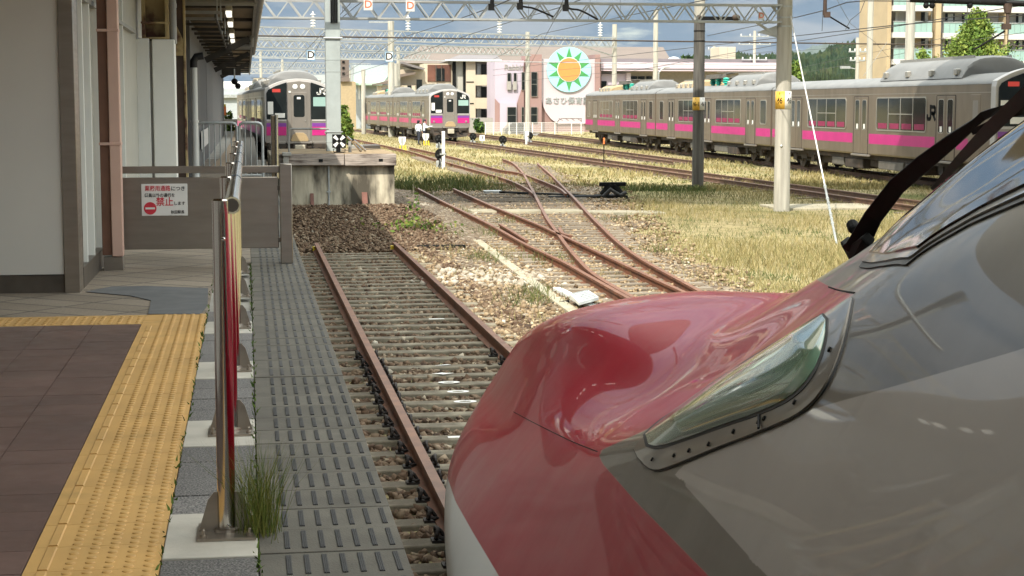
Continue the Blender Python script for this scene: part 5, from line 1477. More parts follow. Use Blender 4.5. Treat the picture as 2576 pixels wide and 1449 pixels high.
def cab_face(t):
    def face(pts, y0, y1, name, mat, parent=t, bev=0.0):
        b = MB(); b.prism([(x, y0, z) for x, z in pts], (0, y1 - y0, 0)); return b.build(name, mat, parent, smooth=False, bevel=bev, fix=True)
    def topz(x): return 3.72 - .42 * (abs(x) / 1.43) ** 2.2
    xs = [-1.43 + 2.86 * k / 24 for k in range(25)]
    outer = [(-1.49, 1.0), (-1.49, 3.16), (-1.46, 3.30)] + [(x * 1.02, topz(x) + .03) for x in xs] + [(1.46, 3.30), (1.49, 3.16), (1.49, 1.0)]
    face(outer, .10, .42, "face_frame", m_white_tr, bev=.015)
    # lower apron
    face([(-1.45, .95), (-1.45, 1.98), (1.45, 1.98), (1.45, .95)], .06, .098, "apron", m_tface, bev=.01)
    for s in (-1, 1):
        w = face([(s * .53, 1.98), (s * .53, topz(.53) - .08)] + [(s * x, topz(x) - .10) for x in (.75, 1.0, 1.2, 1.33)] + [(s * 1.41, 3.12), (s * 1.41, 1.98)], .05, .099, "windscreen", m_glass)
        face([(s * .56, 1.90), (s * .56, 1.97), (s * 1.42, 1.97), (s * 1.42, 1.90)], .035, .058, "sill", m_white_tr)
        face([(s * .56, 1.66), (s * .56, 1.82), (s * 1.42, 1.82), (s * 1.42, 1.66)], .045, .058, "purple_band", m_tpurple)
        face([(s * .56, 1.28), (s * .56, 1.659), (s * 1.42, 1.659), (s * 1.42, 1.28)], .045, .058, "magenta_band", m_tpink)
        b = MB(); b.cyl((s * 1.18, .05, 1.40), (s * 1.18, .0, 1.40), .075, 14); b.build("tail_lamp", m_frame, t)
        face([(s * .6, .92), (s * .6, 1.02), (s * 1.30, 1.02), (s * 1.30, .92)], .0, .056, "step", m_tface, bev=.01)
    b = MB(); b.box(-1.36, -1.12, .046, .0495, 2.2, 2.75); b.box(-1.05, -.62, .046, .0495, 2.05, 2.25); b.build("driver_console", m_sign_white, t, smooth=False)
    b = MB(); b.box(.62, 1.36, .046, .0495, 2.55, 2.95); b.build("blind", m_green_glass, t, smooth=False)
    b = MB(); b.box(-1.15, -.80, .045, .0495, 3.16, 3.30); b.build("destination_display", m_red_led, t, smooth=False)
    face([(-.50, 1.0), (-.50, topz(.5) - .09), (0, topz(0) - .07), (.50, topz(.5) - .09), (.50, 1.0)], .02, .098, "centre_panel", m_tface, bev=.012)
    fd = face([(-.33, 1.25), (-.33, 3.16), (.33, 3.16), (.33, 1.25)], -.005, .018, "front_door", m_tface, bev=.01)
    b = MB(); b.prism([(x, -.0085, z) for x, z in rr_pts(-.24, .24, 2.08, 3.04, .09)], (0, .006, 0)); b.build("pane", m_glass, fd, smooth=False, fix=True)
    b = MB(); b.box(-.09, .07, -.0105, -.0087, 2.86, 2.95); b.build("notice", m_sign_white, fd, smooth=False)
    b = MB(); b.cyl((.27, -.03, 1.92), (.27, .0, 1.92), .03, 8); b.build("handle", m_frame, fd)
    for s in (-1, 1):
        b = MB(); b.lathe([(.02, -.02), (.085, -.01), (.11, .0), (.11, .05)], (s * .165, .0, 3.40), 16, 'y'); b.build("headlight", M_lampglass, t)
    for x_, z_ in ((-.40, 3.19),):
        b = MB(); b.box(x_ - .05, x_ + .05, -.01, .02, z_ - .05, z_ + .02); b.build("bracket", m_sign_white, t, smooth=False)
    JRmark(t, (.99, .046, 3.20), .26, m_sign_white, 'x')
    # coupler, hood and snow plough
    b = MB(); b.prism([(x, -.14, z) for x, z in ((-.36, 1.02), (-.40, 1.10), (-.30, 1.30), (-.16, 1.40), (.16, 1.40), (.30, 1.30), (.40, 1.10), (.36, 1.02))], (0, .16, 0)); b.build("gangway_hood", m_beige, t, smooth=False, bevel=.02, fix=True)
    b = MB(); b.box(-.55, .55, -.16, .05, .93, 1.01); b.build("gangway_sill", m_tface, t, smooth=False, bevel=.01)
    b = MB(); b.box(-.30, .30, -.35, .1, .55, .90); b.build("coupler_head", m_under, t, smooth=False, bevel=.03)
    b = MB(); b.box(-.24, .22, -.50, -.35, .52, .88); b.build("coupler_cover", M("canvas_cover", (.42, .38, .30), .9, var=.1), t, smooth=False, bevel=.04)
    b = MB(); b.prism([(-1.40, .1, .98), (-1.40, .1, .55), (-1.15, -.15, .30), (0, -.30, .20), (1.15, -.15, .30), (1.40, .1, .55), (1.40, .1, .98)], (0, .35, 0)); b.build("snow_plough", m_under, t, smooth=False, fix=True)
    b = MB(); b.box(-1.2, 1.2, -.06, .08, .72, .93); b.build("buffer_beam", m_under, t, smooth=False, bevel=.02)
    for s in (-1, 1):
        b = MB(); b.tube([(s * .55, -.05, .8), (s * .62, -.2, .62), (s * .8, -.15, .6), (s * .85, -.02, .78)], .03, 6); b.build("air_hose", m_black, t)
        b = MB(); b.cyl((s * .72, -.2, .66), (s * .72, -.02, .66), .09, 10); b.build("junction", m_under, t)
M_lampglass = M("train_lamp_glass", (.75, .77, .78), .08, var=.05, spec=.9)
def place(o, p, az, sx=1.0, label=None):
    o.location = (p.x, p.y, p.z); o.rotation_euler = (0, 0, -az); o.scale = (1, sx, 1)
    if label: o["label"] = label
def dirv(az): return Vector((math.sin(az), math.cos(az), 0))
CAB = build_car(True, m_tpink, False, "x")
MID = build_car(False, m_tpink, True, "x")
MIDF = build_car(False, m_tpink_f, True, "x")
CABF = build_car(True, m_tpink_f, False, "x")
KR = 1.175
G_ = "commuter train cars with magenta bands"
for o in (CAB, MID, MIDF, CABF): o["group"] = G_
# right hand train, three cars
place(CAB, RC, AZR, KR, "leading grey car of the right hand train with black lettering near its cab")
M2 = MID; place(M2, RC + dirv(AZR) * LC * KR, AZR, KR, "middle grey car of the right hand train, passing behind the two concrete poles")
M3 = copy_tree(MID); place(M3, RC + dirv(AZR) * LC * KR * 2, AZR, KR, "rearmost grey car of the right hand train, next to the nursery sign")
# left train at the platform
AZL = YAW + math.atan((465 - 1288) / FOC * math.cos(PITCH))
pl = dp(667, 263, 75); pl.z = 0; DL = dirv(AZL); SLv = Vector((DL.y, -DL.x, 0)); cl_ = pl + SLv * 1.47
L1 = copy_tree(CAB); place(L1, cl_, AZL, 1.0, "leading car of the left parked train, white-rimmed face half behind the pale pillar")
L2 = copy_tree(MID); place(L2, cl_ + DL * LC, AZL, 1.0, "second car of the left parked train, receding beside the canopy")
# middle train in the yard
AZM = YAW + math.atan((412 - 1288) / FOC * math.cos(PITCH))
pm = dp(1082, 263, 125); pm.z = 0; DM = dirv(AZM); SM = Vector((DM.y, -DM.x, 0)); cm = pm + SM * 1.47
place(CABF, cm, AZM, 1.0, "leading car of the middle train, with two railwaymen standing at its cab corner")
place(MIDF, cm + DM * LC, AZM, 1.0, "faded second car of the middle train in the yard")
straight_track("rusty track under the left parked train", cl_, DL, -20, 60, 50)
straight_track("grass grown track under the middle train", cm, DM, -6, 60, 40)
# ------------------------------------------------------------------ concrete poles
def pole(label, xb, yb, depth, xt, ytop, r0, r1, mat, name="concrete_pole", cat="pole", zbase=None, dark_to=None):
    B = dp(xb, yb, depth); zb = GZ if zbase is None else zbase
    T = dp(xt, ytop, depth)
    t = thing(name, label, cat, (B.x, B.y, zb))
    b = MB()
    if dark_to is None:
        b.cyl((B.x, B.y, zb - .2), (B.x, B.y, T.z), r0, 24, r1); b.build("shaft", mat, t, True)
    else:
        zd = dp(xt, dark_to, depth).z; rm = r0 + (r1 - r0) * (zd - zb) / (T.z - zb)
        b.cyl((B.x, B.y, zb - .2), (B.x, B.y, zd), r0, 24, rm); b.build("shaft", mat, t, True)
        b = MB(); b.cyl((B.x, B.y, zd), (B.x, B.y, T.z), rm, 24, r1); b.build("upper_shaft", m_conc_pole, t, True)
    return t, B
D46 = gp(1966, 531, GZ); d46 = proj(D46)[2]
p46, B46 = pole("pale concrete pole with amber and white number plates standing in the grass", 1966, 531, d46, 1966, -330, .215, .185, m_conc_pole)
def plate_band(parent, B, yt, yb, depth, x, r, lab_l, lab_r, small):
    zt, zb = dp(x, yt, depth).z, dp(x, yb, depth).z
    n = 20
    face = math.atan2(EYE.x - B.x, EYE.y - B.y)           # turn plates towards the platform
    for nm, a0, a1, mat, txt in (("amber_plate", -88, 11, m_yellow_sign, lab_l), ("white_plate", 11, 86, m_sign_white, lab_r)):
        vs = []
        for k in range(n + 1):
            # angle measured to the right seen from the platform
            a = face - rad(a0 + (a1 - a0) * k / n)
            q = Vector((math.sin(a), math.cos(a), 0)) * (r + .006)
            vs += [(B.x + q.x, B.y + q.y, zb), (B.x + q.x, B.y + q.y, zt)]
        fs = [(2 * k, 2 * k + 2, 2 * k + 3, 2 * k + 1) for k in range(n)]
        b = MB(); b.add(vs, fs); o = b.build(nm, mat, parent, True)
        so = o.modifiers.new("thickness", 'SOLIDIFY'); so.thickness = .003; so.offset = 1
        am = face - rad(-27 if nm == "amber_plate" else 46)
        for body, zc, h in ((txt, (zt + zb) / 2 - .02, (zt - zb) * .36), (small, zt - (zt - zb) * .13, (zt - zb) * .12)):
            me = text_mesh(body, h * 1.35, .0008); me.materials.clear(); me.materials.append(m_ink)
            # bend the lettering round the pole
            for v in me.vertices:
                a = am - v.co.x * .72 / (r + .006); rr_ = r + .011 + v.co.z
                v.co = (B.x + math.sin(a) * rr_, B.y + math.cos(a) * rr_, zc + v.co.y)
            me.transform(mat_of(o).inverted() if o.parent is None else mat_of(parent).inverted())
            c_ = bpy.data.objects.new("lettering", me); COL.objects.link(c_); c_.parent = o
for yv, zz in ((47, .02), (69, .02), (20, .012)):
    z = dp(1978, yv, d46).z; b = MB(); b.lathe([(.212, -.02), (.212, .02)], (B46.x, B46.y, z), 24); b.build("steel_band", m_galv, p46, True)
plate_band(p46, B46, 230, 274, d46, 1975, .205, "46", "46", "8")
z = dp(1970, 366, d46).z; b = MB(); b.sphere((B46.x - .1, B46.y - .2, z), .035, 8); b.build("stud", m_galv, p46, True)
# guy wire from the pole to the ground
ga, gb_ = dp(1985, 22, d46 - .25), gp(2105, 615, GZ)
gw_ = thing("guy_wire", "slanting white guy wire from the pale pole down to the grass", "guy wire", (gb_.x, gb_.y, GZ))
b = MB(); b.cyl(ga, gb_, .016, 8); b.build("wire", m_sign_white, gw_, True)
for t in (.80, .845, .86, .88, .90, .915, .93): 
    b = MB(); q = ga.lerp(gb_, t); d_ = (gb_ - ga).normalized(); b.cyl(q - d_ * .03, q + d_ * .03, .035, 8); b.build("clamp", m_galv, gw_, True)
q = ga.lerp(gb_, .80); b = MB(); b.cyl(q, gb_, .024, 8); b.build("anchor_rod", m_galv, gw_, True)
# pole whose lower shaft carries its shade as a dark colour
d1 = proj(gp(1755, 474, GZ))[2]
pdk, Bdk = pole("weathered concrete pole, painted dark for shade, with amber and white number plate and a crossarm", 1755, 474, d1, 1755, -300, .20, .17, m_pole_shade, dark_to=52)
plate_band(pdk, Bdk, 245, 277, d1, 1757, .195, "46-1", "46", "R")
z = dp(1757, 49, d1).z
xl, xr = dp(1742, 49, d1), dp(1838, 49, d1)
b = MB(); b.box(xl.x - Bdk.x, xr.x - Bdk.x, -.26, -.18, z - .06 - GZ, z + .06 - GZ); ca = b.build("crossarm", m_black, pdk)
b = MB(); b.sphere((xl.x - Bdk.x, -.22, z - GZ + .02), .10, 10); b.build("insulator", m_wheel, ca)
b = MB(); b.sphere((xr.x - Bdk.x, -.22, z - GZ + .03), .13, 10, (1.2, 1, .9)); b.build("insulator", m_wheel, ca)
for yv in (80, 105):
    zz = dp(1757, yv, d1).z; b = MB(); b.lathe([(.193, -.02), (.193, .02)], (Bdk.x, Bdk.y, zz), 20); b.build("steel_band", m_black, pdk, True)
# small marker post with orange joints near it
g = gp(1519, 414, GZ); dd = proj(g)[2]
t = thing("marker_rod", "thin black rod with an orange striped tip in the grass before the right hand train", "marker rod", g)
zt_, zm_ = dp(1519, 345, dd).z, dp(1519, 362, dd).z
b = MB(); b.cyl((g.x, g.y, GZ), (g.x, g.y, zm_), .025, 8); b.build("rod", m_black, t, True)
b = MB()
for k in range(3): zz = zm_ + (zt_ - zm_) * k / 3; b.cyl((g.x, g.y, zz), (g.x, g.y, zz + (zt_ - zm_) / 3 - .03), .045, 8)
b.build("striped_tip", m_orange, t, True)
# background poles: label, base px, depth, top px y, radius
for lab, xb, xt, yt, dep, r in (
        ("far concrete pole rising in front of the pink end wall beside the nursery sign", 1327, 1327, 81, 165, .22),
        ("far concrete pole that carries the second gantry, behind the rear car roof", 1545, 1545, 62, 150, .225),
        ("taller far concrete pole to the right of the second gantry end", 1648, 1650, 27, 152, .23),
        ("slim leaning concrete pole in front of the wooded hill", 2185, 2192, -20, 105, .20),
        ("thick concrete pole in front of the apartment balconies", 2285, 2290, -25, 92, .27)):
    pole(lab, xb, 263, dep, xt, yt, r, r * .88, m_conc_pole)
for lab, xb, yt, dep, r, zb in (("short far pole with a crossarm near the left houses", 985, 54, 150, .30, None), ("low concrete stump pole in front of the green roof", 915, 175, 165, .22, None), ("squat far pole between the left houses and the middle train", 995, 160, 170, .36, None)):
    t, B = pole(lab, xb, 300, dep, xb, yt, r, r * .9, m_conc_pole)
    if yt < 60:
        z = dp(xb, 57, dep).z; b = MB(); b.box(B.x - 1.9, B.x + .3, B.y - .1, B.y + .1, z - .06, z + .06); b.build("crossarm", m_galv, t, True)
# utility poles before the hill
def utility(label, x, yt, yb, dep, arms, lamp=False):
    B = dp(x, yb, dep); T = dp(x, yt, dep)
    t = thing("utility_pole", label, "utility pole", (B.x, B.y, GZ))
    b = MB(); b.cyl((B.x, B.y, GZ), (B.x, B.y, T.z), .20, 12, .15); b.build("shaft", m_conc_pole, t, True)
    for ya, w in arms:
        z = dp(x, ya, dep).z; b = MB(); b.box(B.x - w, B.x + w, B.y - .06, B.y + .06, z - .06, z + .06); a = b.build("crossarm", m_galv, t, True)
        for k in range(4):
            xx = B.x - w + .1 + k * (2 * w - .2) / 3; b = MB(); b.lathe([(.05, .06), (.09, .10), (.05, .14), (.09, .2), (.04, .26)], (xx, B.y, z), 8); b.build("insulator", m_sign_white, a, True)
    if lamp:
        z = dp(x, lamp, dep).z; b = MB(); b.box(B.x - 1.5, B.x - .7, B.y - .2, B.y + .2, z - .1, z + .12); b.cyl((B.x - .8, B.y, z), (B.x, B.y, z - .15), .04, 6); b.build("street_lamp", m_galv, t, True)
    return B
utility("grey utility pole with a street lamp in front of the wooded hill", 2156, 95, 200, 150, ((130, .8), (152, .7)), 170)
utility("utility pole with two crossarms behind the pink nursery roof", 1897, 78, 200, 185, ((92, 1.6), (112, 1.8), (150, 1.4)))
utility("small utility pole standing above the long pink roof", 1796, 116, 180, 210, ((125, .8),))

# ------------------------------------------------------------------ lattice gantries over the tracks
def gantry(label, PL, PR, hb, ht, n, wdt=.45, w=.055, brace=None, up=None):
    """four chord lattice beam from PL to PR (ground points)"""
    t = thing("gantry_beam", label, "gantry", (PL.x, PL.y, hb))
    d = (PR - PL); d.z = 0; L = d.length; d.normalize(); s = Vector((d.y, -d.x, 0)) * (wdt / 2)
    def pt(u, z, k): return Vector((PL.x, PL.y, 0)) + d * (L * u) + s * k + Vector((0, 0, z))
    for nm, z in (("top_chord", ht), ("bottom_chord", hb)):
        for k in (-1, 1):
            b = MB(); b.beam(pt(0, z, k), pt(1, z, k), w, w); b.build(nm, m_truss, t, True, smooth=False)
    b = MB()
    for i in range(n):
        for k in (-1, 1):
            u0, u1 = i / n, (i + 1) / n; um = (u0 + u1) / 2
            b.beam(pt(u0, ht, k), pt(um, hb, k), w * .7, w * .7); b.beam(pt(um, hb, k), pt(u1, ht, k), w * .7, w * .7)
        b.beam(pt(i / n, ht, -1), pt((i + 1) / n, ht, 1), w * .55, w * .55)
        b.beam(pt((i + .5) / n, hb, -1), pt((i + .5) / n, hb, 1), w * .6, w * .6)
    b.build("lattice", m_truss, t, True, smooth=False)
    return t, pt
def height_at(x, y, dep): return dp(x, y, dep).z
def sgnboard(parent, P, size, txt, ink, rim, flip=None):
    o = MB(); h = size / 2
    o.box(P.x - h * .8, P.x + h * .8, P.y - .01, P.y + .02, P.z - h, P.z + h); q = o.build("sign_plate", rim, parent, True, smooth=False)
    o = MB(); o.box(P.x - h * .68, P.x + h * .68, P.y - .016, P.y - .0105, P.z - h * .87, P.z + h * .87); o.build("sign_face", m_sign_white, q, True, smooth=False)
    me = text_mesh(txt, size * .98, .004); me.materials.clear(); me.materials.append(ink)
    me.transform(mat_of(parent).inverted() @ Matrix.Translation((P.x, P.y - .02, P.z + size * .02)) @ Matrix.Rotation(math.pi / 2, 4, 'X'))
    c_ = bpy.data.objects.new("lettering", me); COL.objects.link(c_); c_.parent = q
# first gantry: from the canopy side to the pale pole
yR = 46.3
PLg = yp(600, 263, LY + .9); PRg = Vector((B46.x - .15, B46.y, 0))
hR_t, hR_b = height_at(1960, 23, d46), height_at(1890, 66, d46)
hb1, ht1 = height_at(1000, 42, proj(PLg)[2] + .8), height_at(900, -1, proj(PLg)[2] + .5)
hb1 = (hb1 + hR_b) / 2; ht1 = (ht1 + hR_t) / 2
g1, pt1 = gantry("nearest white lattice gantry spanning from the canopy to the pale number 46 pole", PLg, PRg, hb1, ht1, 22, .42, .045)
b = MB(); e0 = pt1(.955, hb1, 0); b.beam(e0, Vector((B46.x - .2, B46.y, hb1 - .36)), .06, .06); b.beam(pt1(.985, ht1, 0), pt1(.998, ht1 - .22, 0), .05, .06); b.build("knee_brace", m_truss, g1, True, smooth=False)
b = MB(); b.prism([(B46.x - .75, B46.y - .02, hb1 - .26), (B46.x - .2, B46.y - .02, hb1 - .08), (B46.x - .2, B46.y - .02, hb1 - .40)], (0, .04, 0)); b.build("gusset", m_truss, g1, True, smooth=False, fix=True)
for x, y in ((926, 12), (1032, 15)):
    P = yp(x, y, PLg.y - .35); sgnboard(g1, P, .27, "D", m_red_ink, m_sign_white)
P = dp(1915, 40, d46 - .5); sgnboard(g1, P, .20, "D", m_red_ink, m_sign_white)
# second gantry
B2 = dp(1545, 263, 150); PL2 = dp(615, 263, 128); PR2 = Vector((B2.x, B2.y, 0))
hb2, ht2 = height_at(1300, 113, 144), height_at(1300, 89, 144)
g2, pt2 = gantry("second lattice gantry further off, ending at a concrete pole beside the nursery", Vector((PL2.x, PL2.y, 0)), PR2, hb2, ht2, 26, .6, .075)
b = MB(); b.beam(pt2(.90, hb2, 0), pt2(.995, hb2 - .75, 0), .08, .08); b.build("knee_brace", m_truss, g2, True, smooth=False)
def pt2y(x):  # fraction along the beam at a picture column
    best = min((abs(proj(pt2(u / 200, hb2, 0))[0] - x), u / 200) for u in range(201)); return best[1]
for x in (788, 1027, 1255, 1508):
    u = pt2y(x); q = pt2(u, ht2, 0); b = MB()
    hh = 1.0
    prof = [(.045, 0)]
    for k in range(5): prof += [(.06, .12 + k * .22), (.21, .16 + k * .22), (.21, .19 + k * .22), (.06, .24 + k * .22)]
    prof += [(.04, 1.30)]
    b.lathe(prof, q + Vector((0, 0, .0)), 12); b.build("insulator_stack", m_sign_white, g2, True)
# the thick dark feeder running across the stacks
bz = MB(); b0, b1 = dp(640, 90, 99), dp(2600, 116, 118)
fd_ = thing("feeder_bar", "dark horizontal feeder cable crossing behind the second gantry", "cable", (b0.x, b0.y, b0.z))
bz.cyl(b0, b1, .045, 8); bz.build("bar", m_wheel, fd_, True)
b0, b1 = dp(640, 146, 104), dp(1960, 165, 118)
fd_ = thing("cross_span_tube", "thin pale tube spanning the yard and carrying the blue-rimmed plates", "cable", (b0.x, b0.y, b0.z))
b = MB(); b.cyl(b0, b1, .026, 8); b.build("tube", m_galv, fd_, True)
for x, y in ((782, 139), (979, 143)):
    P = dp(x, y, 103.5); sgnboard(fd_, P, .62, "D", m_ink, m_sign_blue)
# further gantries
for lab, xl, xr, dl, dr, yb_, yt_, n in (
        ("third lattice gantry crossing before the brown roof", 610, 1330, 140, 165, 130, 112, 26),
        ("fourth lattice gantry with small far panels", 610, 1080, 165, 178, 147, 131, 22),
        ("fifth lattice gantry far down the line", 610, 930, 200, 210, 172, 158, 20),
        ("sixth lattice gantry furthest down the line", 610, 900, 250, 255, 186, 176, 20)):
    a_, c_ = dp(xl, 263, dl), dp(xr, 263, dr); a_.z = c_.z = 0
    g_, p_ = gantry(lab, a_, c_, height_at((xl + xr) / 2, yb_, (dl + dr) / 2), height_at((xl + xr) / 2, yt_, (dl + dr) / 2), n, .6, .085)
# poles carrying the far gantries on the left
for k, (x, yt, dep) in enumerate(((880, 178, 205), (1003, 120, 178), (658, 130, 230), (712, 150, 250))):
    pole(("far pole right of the grey gantry pillar", "pole at the end of the fourth gantry", "far pole beside the canopy end", "far pole above the left parked train")[k], x, 290, dep, x, yt, .2, .18, m_conc_pole)

# ------------------------------------------------------------------ drop tubes, steady arms and overhead wires
ov = thing("overhead_tube", "pale tube high over the yard carrying black drop insulators", "tube beam", (12, 40, 6.2))
OY = 42.0
b = MB(); b.cyl((1.0, OY, 5.75), (24, OY, 5.75), .06, 10); b.build("tube", m_galv, ov, True)
for x, y, arm in ((1238, 20, None), (1310, 18, ((1325, 18), (1345, 22), (1392, 42))), (1425, 22, ((1440, 23), (1462, 27), (1504, 49)))):
    P = yp(x, y, OY); t = thing("drop_insulator", {1238: "left of three black drop arms hanging under the top of the frame", 1310: "middle black drop arm with a curved steady arm", 1425: "right black drop arm with a curved steady arm"}[x], "steady arm", (P.x, OY, P.z))
    b = MB(); b.cyl((P.x, OY, P.z), (P.x, OY, 5.74), .05, 8); b.box(P.x - .09, P.x + .05, OY - .05, OY + .05, P.z - .06, P.z + .10); b.build("drop_tube", m_black, t, True, smooth=False)
    if arm:
        b = MB(); b.tube(smooth_path([Vector((P.x, OY, P.z + .02))] + [yp(ax, ay, OY) for ax, ay in arm], 5), .024, 8); b.build("steady_arm", m_black, t, True)
P = dp(2075, 38, 43); t = thing("drop_insulator", "brown drop bracket with a straight steady arm right of the pale pole", "steady arm", P)
b = MB(); b.cyl(P, P + Vector((0, 0, .9)), .05, 8); b.cyl(P + Vector((0, 0, .42)), P + Vector((0, 0, .9)), .085, 10); b.box(P.x - .02, P.x + .13, P.y - .05, P.y + .05, P.z - .06, P.z + .08); b.build("drop_tube", m_rust_dark, t, True)
q = dp(2137, 72, 43); b = MB(); b.cyl(P + Vector((.08, 0, -.01)), q, .02, 8); b.build("steady_arm", m_black, t, True)
# cantilever tube at the top right
A1, A2 = dp(2290, -2, 36), dp(2660, 12, 36)
t = thing("cantilever_tube", "thick black cantilever tube with hanging insulators at the top right", "cantilever", A1)
b = MB(); b.cyl(A1, A2, .065, 12); b.build("tube", m_black, t, True)
for x, y0, y1 in ((2535, 10, 62),):
    a_, c_ = dp(x, y0, 36), dp(x, y1, 36); b = MB(); b.cyl(a_, a_.lerp(c_, .45), .10, 10, .07); b.cyl(a_.lerp(c_, .45), c_, .04, 8); b.box(c_.x - .12, c_.x + .06, c_.y - .05, c_.y + .05, c_.z - .10, c_.z + .02); b.build("insulator", m_rust_dark, t, True)
    q = dp(2450, 125, 36); b = MB(); b.cyl(dp(2528, 78, 36), q, .02, 8); b.build("steady_arm", m_black, t, True)
for x in (2330, 2345, 2440):
    a_ = dp(x, 5, 36); b = MB(); b.sphere(a_ + Vector((0, 0, -.07)), .07, 8); b.build("clamp", m_black, t, True)
def wire(label, pts, r=.011, drops=None, sag=0.0):
    """pts: (px, py, depth) hung in space"""
    P = [dp(*p) for p in pts]
    t = thing("overhead_wire", label, "overhead wire", P[0])
    path = []
    for a, c in zip(P, P[1:]):
        for k in range(8):
            u = k / 8; path.append(a.lerp(c, u) + Vector((0, 0, -sag * 4 * u * (1 - u))))
    path.append(P[-1])
    b = MB(); b.tube(path, r, 6); b.build("line", m_wire, t, True)
    return t
wire("contact wire passing the pale pole and rising to the top right", [(1240, 176, 130), (2005, 90, 55), (2254, 63, 44), (2700, 28, 34)], .013)
wire("second contact wire below it across the apartment block", [(1500, 195, 130), (2010, 103, 60), (2280, 62, 46), (2700, -8, 34)], .012)
wire("messenger wire climbing past the drop bracket to the cantilever", [(1780, 90, 70), (2005, 43, 50), (2070, 27, 46), (2130, 6, 42), (2175, 2, 40), (2420, 4, 37), (2640, 6, 35)], .013)
wire("contact wire slanting over the nursery sign to the dark pole", [(1240, 150, 150), (1363, 85, 90), (1560, 43, 62), (1763, 2, 47), (1900, -25, 42)], .014)
wire("contact wire slanting from the second gantry to the middle drop arm", [(700, 245, 160), (1000, 150, 110), (1190, 84, 80), (1320, 44, 62), (1425, 14, 48), (1500, -18, 40)], .014)
wire("messenger wire slanting up to the left drop arm", [(860, 190, 150), (1000, 98, 90), (1120, 60, 66), (1238, 18, 44), (1300, -8, 36)], .014)
wire("thin wire slanting behind the grey pillar", [(780, 155, 120), (825, 70, 70), (880, 10, 52), (900, -30, 44)], .012)
wire("black wire slanting to the right of the grey pillar", [(700, 200, 150), (800, 95, 80), (890, 20, 54), (930, -10, 46)], .012)
wire("wire crossing low in front of the apartment balconies", [(1900, 205, 150), (2120, 165, 120), (2400, 108, 90), (2600, 78, 78)], .014)
wire("wire crossing in front of the conifer top", [(1990, 175, 160), (2300, 110, 120), (2600, 52, 95)], .014)
wire("low wire in front of the pink roof", [(1300, 205, 150), (1600, 175, 150), (1900, 135, 150), (2250, 110, 150)], .014)
wire("faint low wire over the nursery building", [(1240, 190, 155), (1500, 168, 155), (1750, 148, 150), (1950, 128, 150)], .014)
wire("dropper wire looping down beside the drop bracket", [(2175, 3, 42), (2165, 30, 42), (2140, 50, 42), (2127, 74, 42)], .008)
wire("thin stay wire in front of the apartment end wall", [(2100, -10, 60), (2140, 60, 75), (2200, 105, 95), (2260, 170, 120)], .010)
wire("bundle wire slanting through the nearest gantry", [(1420, -8, 40), (1400, 40, 42), (1365, 105, 60), (1330, 170, 100)], .008)
for x0, y0, x1, y1, dd_ in ((2070, 28, 2068, 78, 43.5), (2434, 10, 2432, 62, 36.5), (1330, 6, 1330, 40, 58), (1485, -3, 1480, 55, 60), (1560, -5, 1562, 43, 62), (1180, 10, 1183, 48, 66), (860, 0, 862, 30, 56)):
    wire("short dropper wire between messenger and contact wire at picture column %d" % x0 if False else {2070: "short dropper beside the brown drop bracket", 2434: "short dropper in front of the apartment column", 1330: "short dropper right of the middle drop arm", 1485: "short dropper right of the right drop arm", 1560: "short dropper left of the dark pole", 1180: "short dropper left of the left drop arm", 860: "short dropper beside the grey gantry pillar"}[x0], [(x0, y0, dd_), (x1, y1, dd_)], .008)
# slim stays before the hill
for lab, a_, c_ in (("pale stay wire leaning in front of the wooded hill", (2172, 192, 100), (2232, 105, 100)), ("second pale stay wire near the utility pole", (2252, 195, 120), (2320, 120, 120))):
    P, Q = dp(*a_), dp(*c_); t = thing("stay_wire", lab, "stay wire", P); b = MB(); b.cyl(P, Q, .016, 6); b.build("wire", m_conc, t, True)
# ------------------------------------------------------------------ far buildings
def wall_rect(b, x0, y0, x1, y1, Y, thick=.3, back=0.0):
    P, Q = yp(x0, y1, Y + back), yp(x1, y0, Y + back)
    b.box(P.x, Q.x, Y + back, Y + back + thick, P.z, Q.z); return P, Q
m_lav = M("lavender_render", (.44, .38, .45), .8, var=.04, scale=.3)
m_brownpink = M("dusty_pink_render", (.285, .18, .165), .8, var=.05, scale=.3)
m_palepink = M("pale_pink_render", (.50, .43, .455), .8, var=.03, scale=.3)
m_fascia = M("pink_fascia", (.58, .47, .53), .7, var=.02)
m_roofbr = M("brown_roof", (.15, .118, .10), .8, var=.08, scale=.4)
m_roofgr = M("grey_roof", (.16, .145, .15), .8, var=.08, scale=.4)
m_cream = M("cream_render", (.50, .43, .33), .8, var=.05, scale=.4)
m_tan = M("tan_tiles", (.40, .31, .19), .7, var=.06, scale=.5)
m_dimwall = M("recess_wall", (.30, .28, .26), .8, var=.06)
NYD = 178.0
ks = thing("nursery_building", "pink and lavender nursery building with a big sun emblem on its wall", "nursery school", tuple(yp(1400, 310, NYD)[:2]) + (GZ,))
def blk(name, x0, y0, x1, y1, mat, back=0.0, th=6.0, par=ks, Y=NYD, bev=0.0):
    b = MB(); wall_rect(b, x0, y0, x1, y1, Y, th, back); return b.build(name, mat, par, True, smooth=False, bevel=bev)
blk("lavender_wing", 1245, 152, 1318, 345, m_lav, .4)
blk("link_wall", 1318, 150, 1334, 345, m_brownpink, .8)
blk("tower", 1334, 137, 1363, 345, m_brownpink, -.4)
